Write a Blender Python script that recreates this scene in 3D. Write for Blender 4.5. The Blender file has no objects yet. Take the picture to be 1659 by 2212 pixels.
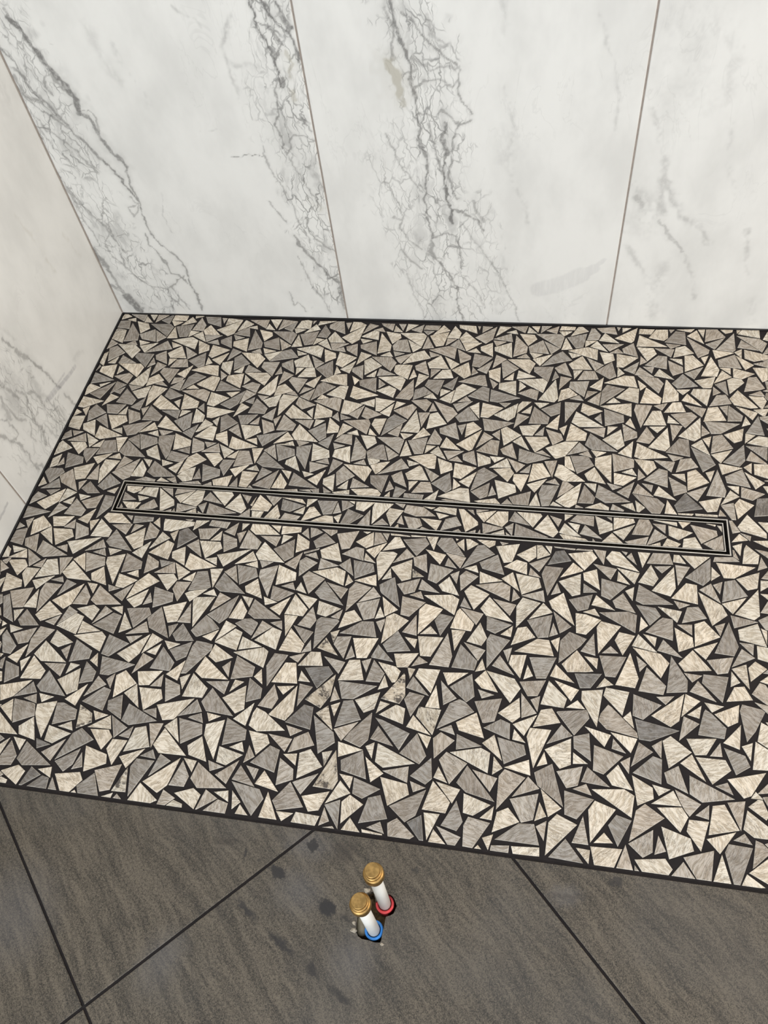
import bpy, math, random
import numpy as np
from mathutils import Matrix, Vector, geometry

# ------------------------------------------------------------------ camera
S = bpy.context.scene
COL = S.collection
cam_d = bpy.data.cameras.new('camera')
cam = bpy.data.objects.new('camera', cam_d)
COL.objects.link(cam)
cam_d.sensor_fit = 'HORIZONTAL'
cam_d.sensor_width = 36.0
cam_d.lens = 36.0 * 1718.55 / 1659.0
cam_d.clip_start = 0.02
_R = ((0.98285835, 0.1536773, -0.10184672), (0.06692326, -0.81214058, -0.57961103), (-0.17178692, 0.56285963, -0.80850374))
_m = Matrix(((_R[0][0], -_R[1][0], -_R[2][0], 1.02283), (_R[0][1], -_R[1][1], -_R[2][1], -1.43140),
             (_R[0][2], -_R[1][2], -_R[2][2], 1.26131), (0, 0, 0, 1)))
cam.matrix_world = _m
S.camera = cam

# ------------------------------------------------------------------ light
world = bpy.data.worlds.new('world')
S.world = world
world.use_nodes = True
_bg = world.node_tree.nodes['Background']
_bg.inputs[0].default_value = (0.98, 1.0, 1.025, 1)
_bg.inputs[1].default_value = 0.93


def area_light(name, loc, target, sx, sy, power, col):
    d = bpy.data.lights.new(name, 'AREA')
    d.shape = 'RECTANGLE'
    d.size, d.size_y = sx, sy
    d.energy = power
    d.color = col
    o = bpy.data.objects.new(name, d)
    COL.objects.link(o)
    o.location = loc
    o.rotation_euler = (Vector(target) - Vector(loc)).to_track_quat('-Z', 'Y').to_euler()
    return o


area_light('window_daylight', (0.35, -3.3, 1.15), (0.7, -0.2, 0.1), 1.6, 1.5, 28.0, (0.86, 0.94, 1.0))
area_light('warm_right_fill', (3.1, -0.75, 1.5), (0.0, -0.5, 0.2), 0.9, 0.9, 13.0, (1.0, 0.72, 0.40))  # added warm fill from the right to tint the left wall, no fitting there
S.view_settings.view_transform = 'Standard'
S.view_settings.look = 'None'
S.view_settings.gamma = 1.0
S.view_settings.use_curve_mapping = False
S.view_settings.exposure = 0.19
S.cycles.max_bounces = 6
S.cycles.diffuse_bounces = 3
S.cycles.glossy_bounces = 3
S.cycles.caustics_reflective = False
S.cycles.caustics_refractive = False

# ------------------------------------------------------------------ data (metres/millimetres measured in the place)
VEINS_BACK=[[
(3.6,0.75,'g',[(49,684),(62,664),(68,640),(79,615),(88,593)]),
(5.0,0.75,'g',[(88,593),(96,580),(103,563),(111,549),(115,536),(112,508)]),
(2.8,0.65,'g',[(112,508),(126,494),(132,460),(145,431),(157,410),(164,395)]),
(1.4,0.6,'g',[(164,395),(157,358),(164,320),(158,274),(159,233),(176,202),(200,171),(214,146),(209,113),(218,65),(217,19)]),
(2.0,0.6,'g',[(4,636),(18,608),(25,573),(36,546),(55,514),(72,485)]),
(2.8,0.6,'g',[(72,485),(83,466),(101,436),(116,411)]),
(1.7,0.7,'g',[(116,411),(134,379),(151,342),(162,314)]),
(1.7,0.5,'g',[(-4,621),(-5,583),(4,552),(19,524),(56,495),(77,476)]),
(2.5,0.45,'g',[(5,583),(8,552),(21,538),(39,533)]),
(1.7,0.5,'g',[(48,699),(56,680),(58,656),(71,627),(81,598),(88,572),(94,554)]),
(1.1,0.5,'g',[(88,572),(84,585),(72,581),(59,564),(70,546)]),
(1.1,0.5,'g',[(116,517),(137,508),(137,484),(132,460)]),
(1.4,0.45,'g',[(10,505),(24,472),(43,457),(68,431),(82,406),(94,385)]),
(1.1,0.4,'g',[(5,515),(9,482),(18,437),(43,411),(52,385)]),
(1.4,0.5,'g',[(-1,386),(11,342),(23,308),(38,280),(60,250),(67,214),(78,182)]),
(2.5,0.4,'g',[(5,353),(12,320),(15,297)]),
(1.1,0.45,'g',[(5,353),(12,297),(17,244),(22,201)]),
(5.6,0.6,'g',[(4,188),(8,156),(15,129)]),
(3.4,0.5,'g',[(15,129),(22,102),(27,68)]),
(7.3,0.7,'g',[(30,54),(40,32),(49,15)]),
(2.8,0.5,'g',[(4,88),(23,75),(33,54)]),
(1.1,0.5,'g',[(61,268),(69,232),(66,182),(66,137),(85,110),(111,84),(145,78),(200,119)]),
(1.1,0.45,'g',[(70,262),(63,232),(36,207),(43,169),(72,137)]),
(1.4,0.55,'g',[(148,233),(148,202),(162,177),(172,139),(173,126),(194,119),(205,99)]),
(1.1,0.5,'g',[(145,78),(147,50),(139,17)]),
(1.1,0.45,'g',[(159,85),(171,50),(185,19)]),
(2.2,0.4,'g',[(193,184),(207,159),(211,146)]),
(1.4,0.4,'g',[(145,325),(158,303),(138,280),(131,303),(160,308)]),
(1.4,0.8,'g',[(507,696),(508,675),(514,648),(526,625),(532,597),(531,569),(535,548)]),
(1.7,0.75,'g',[(526,696),(537,673),(549,655),(564,646),(577,650)]),
(3.9,0.55,'g',[(559,673),(565,658),(568,646)]),
(2.0,0.7,'g',[(554,694),(561,673),(566,654),(573,627),(575,596)]),
(1.1,0.6,'g',[(514,663),(535,648),(548,628),(532,597)]),
(1.1,0.55,'g',[(539,684),(529,659),(540,632),(559,620)]),
(2.2,0.4,'t',[(553,612),(562,592),(552,568)]),
(2.5,0.4,'t',[(552,543),(553,526)]),
(1.4,0.6,'g',[(538,564),(535,548)]),
(1.4,0.6,'g',[(530,565),(518,531),(515,496),(506,478),(512,450),(511,431)]),
(1.1,0.5,'g',[(511,431),(520,421),(535,459),(553,459),(578,443)]),
(1.4,0.6,'g',[(564,491),(577,463)]),
(1.1,0.45,'g',[(468,436),(470,402),(486,367),(495,335),(507,298),(514,259),(526,212)]),
(1.1,0.45,'g',[(514,426),(523,402),(536,372),(549,335),(563,303)]),
(3.4,0.3,'g',[(562,381),(572,366),(573,346)]),
(3.4,0.3,'t',[(550,314),(567,298)]),
(1.4,0.5,'g',[(528,276),(527,241),(539,224),(557,207),(580,189)]),
(2.5,0.6,'g',[(493,230),(500,212),(507,194)]),
(3.9,0.55,'g',[(506,200),(511,185)]),
(2.0,0.6,'g',[(507,191),(528,164),(546,139),(563,114)]),
(4.5,0.6,'g',[(563,114),(578,107),(577,81)]),
(3.9,0.5,'g',[(579,74),(576,33)]),
(1.1,0.4,'g',[(493,176),(504,119),(531,53),(542,19)]),
(1.1,0.45,'g',[(452,78),(455,37),(469,51),(480,20)]),
(1.1,0.45,'g',[(455,314),(469,287),(485,264)]),
(1.1,0.3,'g',[(366,695),(385,675),(407,663),(412,652)]),
(2.2,0.2,'g',[(231,630),(238,589),(259,546),(260,523)]),
(1.4,0.3,'g',[(471,676),(439,624),(442,571),(448,524)]),
(1.7,0.25,'g',[(434,604),(448,591),(492,590),(508,565)]),
(0.8,0.3,'g',[(225,341),(204,280),(215,233)]),
(0.6,0.7,'g',[(400,414),(429,415),(469,419)]),
(0.8,0.25,'g',[(342,467),(391,471)]),
(3.9,0.16,'g',[(194,671),(199,619),(220,568)]),
],
[
(1.7,0.7,'g',[(748,687),(756,654),(761,621),(775,586),(776,546),(782,513),(784,482),(782,447)]),
(2.2,0.6,'g',[(782,447),(787,428),(793,409)]),
(1.4,0.65,'g',[(793,409),(791,370),(785,320),(789,272),(797,227)]),
(2.8,0.5,'g',[(794,221),(790,192),(797,181)]),
(1.4,0.6,'g',[(797,181),(809,163),(828,139),(842,101),(846,49),(858,0)]),
(1.4,0.55,'g',[(766,668),(787,646),(810,623),(828,600),(852,584),(864,572),(859,540),(867,515),(881,494)]),
(2.0,0.35,'g',[(808,663),(814,634),(837,615)]),
(2.0,0.4,'g',[(780,594),(811,573),(831,577),(856,572),(864,576)]),
(1.4,0.45,'g',[(780,542),(797,554),(822,557),(847,544),(859,556)]),
(1.4,0.5,'g',[(785,495),(815,490),(828,503),(845,490),(861,472),(881,481)]),
(2.5,0.7,'g',[(836,477),(826,446),(831,423)]),
(3.9,0.6,'g',[(831,437),(833,413)]),
(2.0,0.75,'g',[(831,423),(828,390),(829,355),(830,325),(838,299),(837,261)]),
(1.4,0.55,'g',[(861,472),(848,450),(843,423),(838,370),(844,335),(853,320)]),
(1.4,0.5,'g',[(801,473),(808,446),(815,409),(823,380)]),
(1.4,0.55,'g',[(838,299),(866,283),(890,272),(904,245)]),
(2.5,0.4,'g',[(881,320),(890,288),(904,267)]),
(1.1,0.45,'g',[(717,461),(727,429),(738,400),(758,371),(779,335)]),
(1.1,0.45,'g',[(706,361),(726,320),(737,282),(729,249),(747,221),(775,198)]),
(1.4,0.5,'g',[(797,227),(822,239),(846,233),(855,199),(856,151)]),
(1.4,0.45,'g',[(729,192),(753,162),(767,150)]),
(1.4,0.4,'g',[(717,277),(731,272),(748,299)]),
(1.1,0.35,'g',[(856,267),(889,217),(919,171),(944,116),(971,59),(983,6)]),
(1.1,0.35,'g',[(735,137),(746,73),(769,13)]),
(1.1,0.35,'g',[(828,139),(858,127),(888,90),(909,44)]),
(3.4,0.3,'g',[(811,320),(814,288),(808,266)]),
(3.9,0.3,'g',[(743,238),(767,221),(785,198)]),
(7.3,0.55,'t',[(737,583),(748,563),(751,534)]),
(2.8,0.4,'t',[(758,534),(759,513)]),
(2.0,0.5,'g',[(738,673),(752,647),(745,614),(746,591)]),
(2.5,0.2,'g',[(934,679),(942,658),(933,612)]),
(2.2,0.22,'g',[(941,538),(959,462),(952,408),(958,360),(986,309),(995,267)]),
(7.3,0.16,'g',[(949,444),(954,408)]),
(1.4,0.2,'g',[(1090,653),(1127,565),(1137,517),(1141,459)]),
(1.4,0.2,'g',[(942,245),(946,177),(960,98)]),
(19.6,0.14,'s',[(1025,99),(1069,113),(1110,138)]),
(11.2,0.14,'s',[(1110,138),(1137,156)]),
(5.0,0.14,'s',[(1137,159),(1154,177)]),
],
[
(9.5,0.16,'g',[(1225,637),(1248,631),(1274,624)]),
(4.5,0.14,'g',[(1293,618),(1319,585),(1313,548),(1319,505)]),
(22.4,0.08,'g',[(1239,569),(1261,514)]),
(2.2,0.25,'g',[(1195,496),(1224,440),(1238,396),(1240,349),(1246,299)]),
(6.2,0.28,'g',[(1186,339),(1207,314),(1225,284)]),
(3.9,0.35,'g',[(1197,324),(1212,309)]),
(3.4,0.3,'g',[(1240,309),(1252,292)]),
(3.9,0.3,'g',[(1242,358),(1250,351)]),
(2.5,0.28,'g',[(1242,358),(1267,314),(1285,284),(1325,259),(1352,216)]),
(2.5,0.32,'g',[(1249,269),(1283,229),(1306,199)]),
(2.8,0.3,'g',[(1277,234),(1286,224)]),
(2.8,0.25,'g',[(1190,214),(1225,164),(1248,141)]),
(5.6,0.18,'g',[(1276,165),(1266,117),(1274,35)]),
(1.7,0.25,'g',[(1306,199),(1337,136),(1352,82)]),
(2.2,0.25,'g',[(1418,254),(1442,150)]),
(2.0,0.16,'g',[(1337,460),(1349,394),(1379,319)]),
(11.2,0.1,'g',[(1190,279),(1224,258)]),
(2.8,0.2,'g',[(1177,247),(1155,241)]),
(3.4,0.15,'g',[(1484,23),(1474,79)]),
]]
VEINS_LEFT=[
(1.8,0.5,'g',[(-395,278),(-393,256),(-381,238)]),
(4.6,0.45,'g',[(-379,230),(-377,212),(-367,196)]),
(2.5,0.55,'g',[(-367,196),(-357,173),(-346,146)]),
(1.8,0.5,'g',[(-346,146),(-339,118),(-334,89),(-329,70)]),
(1.6,0.4,'g',[(-329,52),(-322,21),(-316,1)]),
(10.5,0.22,'g',[(-443,232),(-439,202),(-445,182)]),
(2.5,0.4,'g',[(-465,226),(-461,211),(-456,187),(-449,164)]),
(2.5,0.4,'g',[(-418,151),(-403,132),(-401,113),(-402,96)]),
(2.1,0.45,'g',[(-441,181),(-428,158),(-430,140),(-439,132),(-441,110)]),
(3.2,0.45,'g',[(-443,108),(-445,85),(-442,60),(-455,33)]),
(2.5,0.4,'g',[(-487,207),(-485,185),(-484,163),(-481,136),(-467,118)]),
(5.3,0.35,'g',[(-492,189),(-497,171),(-498,155)]),
(1.4,0.45,'g',[(-521,177),(-509,160),(-503,137),(-502,118),(-516,116),(-531,127)]),
(1.6,0.45,'g',[(-542,160),(-535,142),(-532,126),(-516,105)]),
(1.4,0.45,'g',[(-518,104),(-515,86),(-514,66),(-517,43),(-513,15)]),
(1.8,0.4,'g',[(-516,34),(-502,13),(-500,-2)]),
(1.4,0.4,'g',[(-463,106),(-466,88),(-480,81),(-477,63)]),
(1.2,0.4,'g',[(-403,90),(-399,60),(-393,31),(-371,14)]),
(1.2,0.35,'g',[(-382,97),(-379,72),(-372,38),(-368,-1)]),
(1.2,0.35,'g',[(-428,62),(-425,37),(-419,7)]),
(1.2,0.35,'g',[(-393,65),(-362,46),(-363,21)]),
(1.6,0.3,'g',[(-464,141),(-450,148),(-444,134),(-450,123)]),
(4.9,0.4,'s',[(-376,86),(-328,76),(-284,67),(-254,63)]),
(2.8,0.3,'s',[(-386,93),(-347,88),(-295,82)]),
(3.2,0.4,'s',[(-668,51),(-654,51),(-631,52)]),
(2.1,0.15,'g',[(-383,297),(-372,269),(-365,247)]),
(1.8,0.12,'g',[(-244,78),(-217,71),(-205,63)]),
(1.7,0.22,'t',[(-189,409),(-172,355),(-168,306),(-156,250)]),
(1.4,0.15,'t',[(-19,468),(-18,428)]),
(8.4,0.12,'g',[(-49,586),(-39,558)]),
(1.4,0.15,'t',[(-76,286),(-53,209)]),
]
BANDS_BACK=[[(51,0.9,[(33,681),(38,542),(56,406),(62,297),(74,144),(133,42)]),
(43,1.0,[(538,695),(551,580),(537,450),(537,325),(550,195),(564,87)]),
(32,0.5,[(494,602),(495,450)])],
[(51,0.95,[(775,686),(807,573),(817,446),(819,299),(829,157),(845,1)]),
(48,0.6,[(724,447),(736,272),(776,125),(796,7)]),
(37,0.5,[(890,299),(909,188),(930,65)])],
[]]
BANDS_LEFT=[(45,0.75,[(-447,242),(-430,160),(-432,75),(-441,28)]),
(33,0.8,[(-395,124),(-385,60),(-375,11)]),
(24,0.4,[(-535,138),(-522,49)])]
HOLE_OUTLINE=[(0.8362, -1.2338), (0.841, -1.2314), (0.8447, -1.2297), (0.8508, -1.243), (0.8544, -1.2372), (0.8621, -1.232), (0.8683, -1.23), (0.8731, -1.2317), (0.8769, -1.2358), (0.8817, -1.244), (0.8784, -1.2543), (0.8737, -1.2575), (0.868, -1.2598), (0.8676, -1.2673), (0.8669, -1.2753), (0.8658, -1.2923), (0.8641, -1.2939), (0.8566, -1.2945), (0.8488, -1.2931), (0.8385, -1.2929), (0.832, -1.2899), (0.8281, -1.2842), (0.8274, -1.2729), (0.8274, -1.2643), (0.8285, -1.2496)]
SMEARS_AND_SHEEN=[(0.6043, -1.1907, 0.114, 0.0294, 0.008, 0.5, 'b', 0.8), (0.6423, -1.2021, 0.133, 0.004, 0.006, 0.8, 'k', 0.5), (0.6646, -1.2108, -0.205, 0.0049, 0.004, 0.7, 'k', 0.5), (0.6967, -1.223, -0.33, 0.0198, 0.009, 0.9, 'k', 0.4), (0.7429, -1.1788, 0.204, 0.0098, 0.011, 0.9, 'k', 0.35), (0.7805, -1.2599, -0.385, 0.0181, 0.012, 0.95, 'k', 0.4), (0.8104, -1.2712, -0.334, 0.0139, 0.008, 0.7, 'k', 0.8), (0.663, -1.2791, -0.57, 0.0331, 0.007, 0.85, 'k', 0.8), (0.7262, -1.3155, -0.484, 0.0399, 0.008, 0.8, 'k', 0.8), (0.776, -1.3391, -0.594, 0.0189, 0.01, 0.8, 'k', 0.7), (0.8209, -1.366, -0.505, 0.0291, 0.008, 0.75, 'k', 0.8), (0.7939, -1.179, -0.272, 0.0265, 0.03, 0.6, 'b', 0.9), (0.9037, -1.1918, 0.135, 0.0103, 0.003, 0.6, 'k', 0.5), (1.1892, -1.1685, -0.581, 0.0105, 0.01, 0.75, 'k', 0.5), (1.0888, -1.1601, 0.227, 0.0034, 0.005, 0.5, 'k', 0.6), (1.2391, -1.2199, -0.094, 0.0031, 0.003, 0.5, 'k', 0.5), (0.7344, -1.1789, -0.107, 0.0564, 0.035, 0.3, 'h', 0.9), (0.7374, -1.2436, -0.25, 0.0581, 0.05, 0.28, 'h', 0.95), (0.8301, -1.3207, -0.496, 0.0524, 0.05, 0.28, 'h', 0.95), (0.309, -1.3336, -0.941, 0.1068, 0.1, 0.3, 'h', 0.9), (0.5562, -1.3577, -0.402, 0.045, 0.06, 0.25, 'h', 0.95), (1.1178, -1.1975, 0.214, 0.0394, 0.022, 0.3, 'h', 0.9), (1.1303, -1.1973, 0.137, 0.0713, 0.006, 0.35, 'b', 0.8), (1.1571, -1.3509, -1.18, 0.0314, 0.004, 0.3, 'k', 0.9)]
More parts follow.
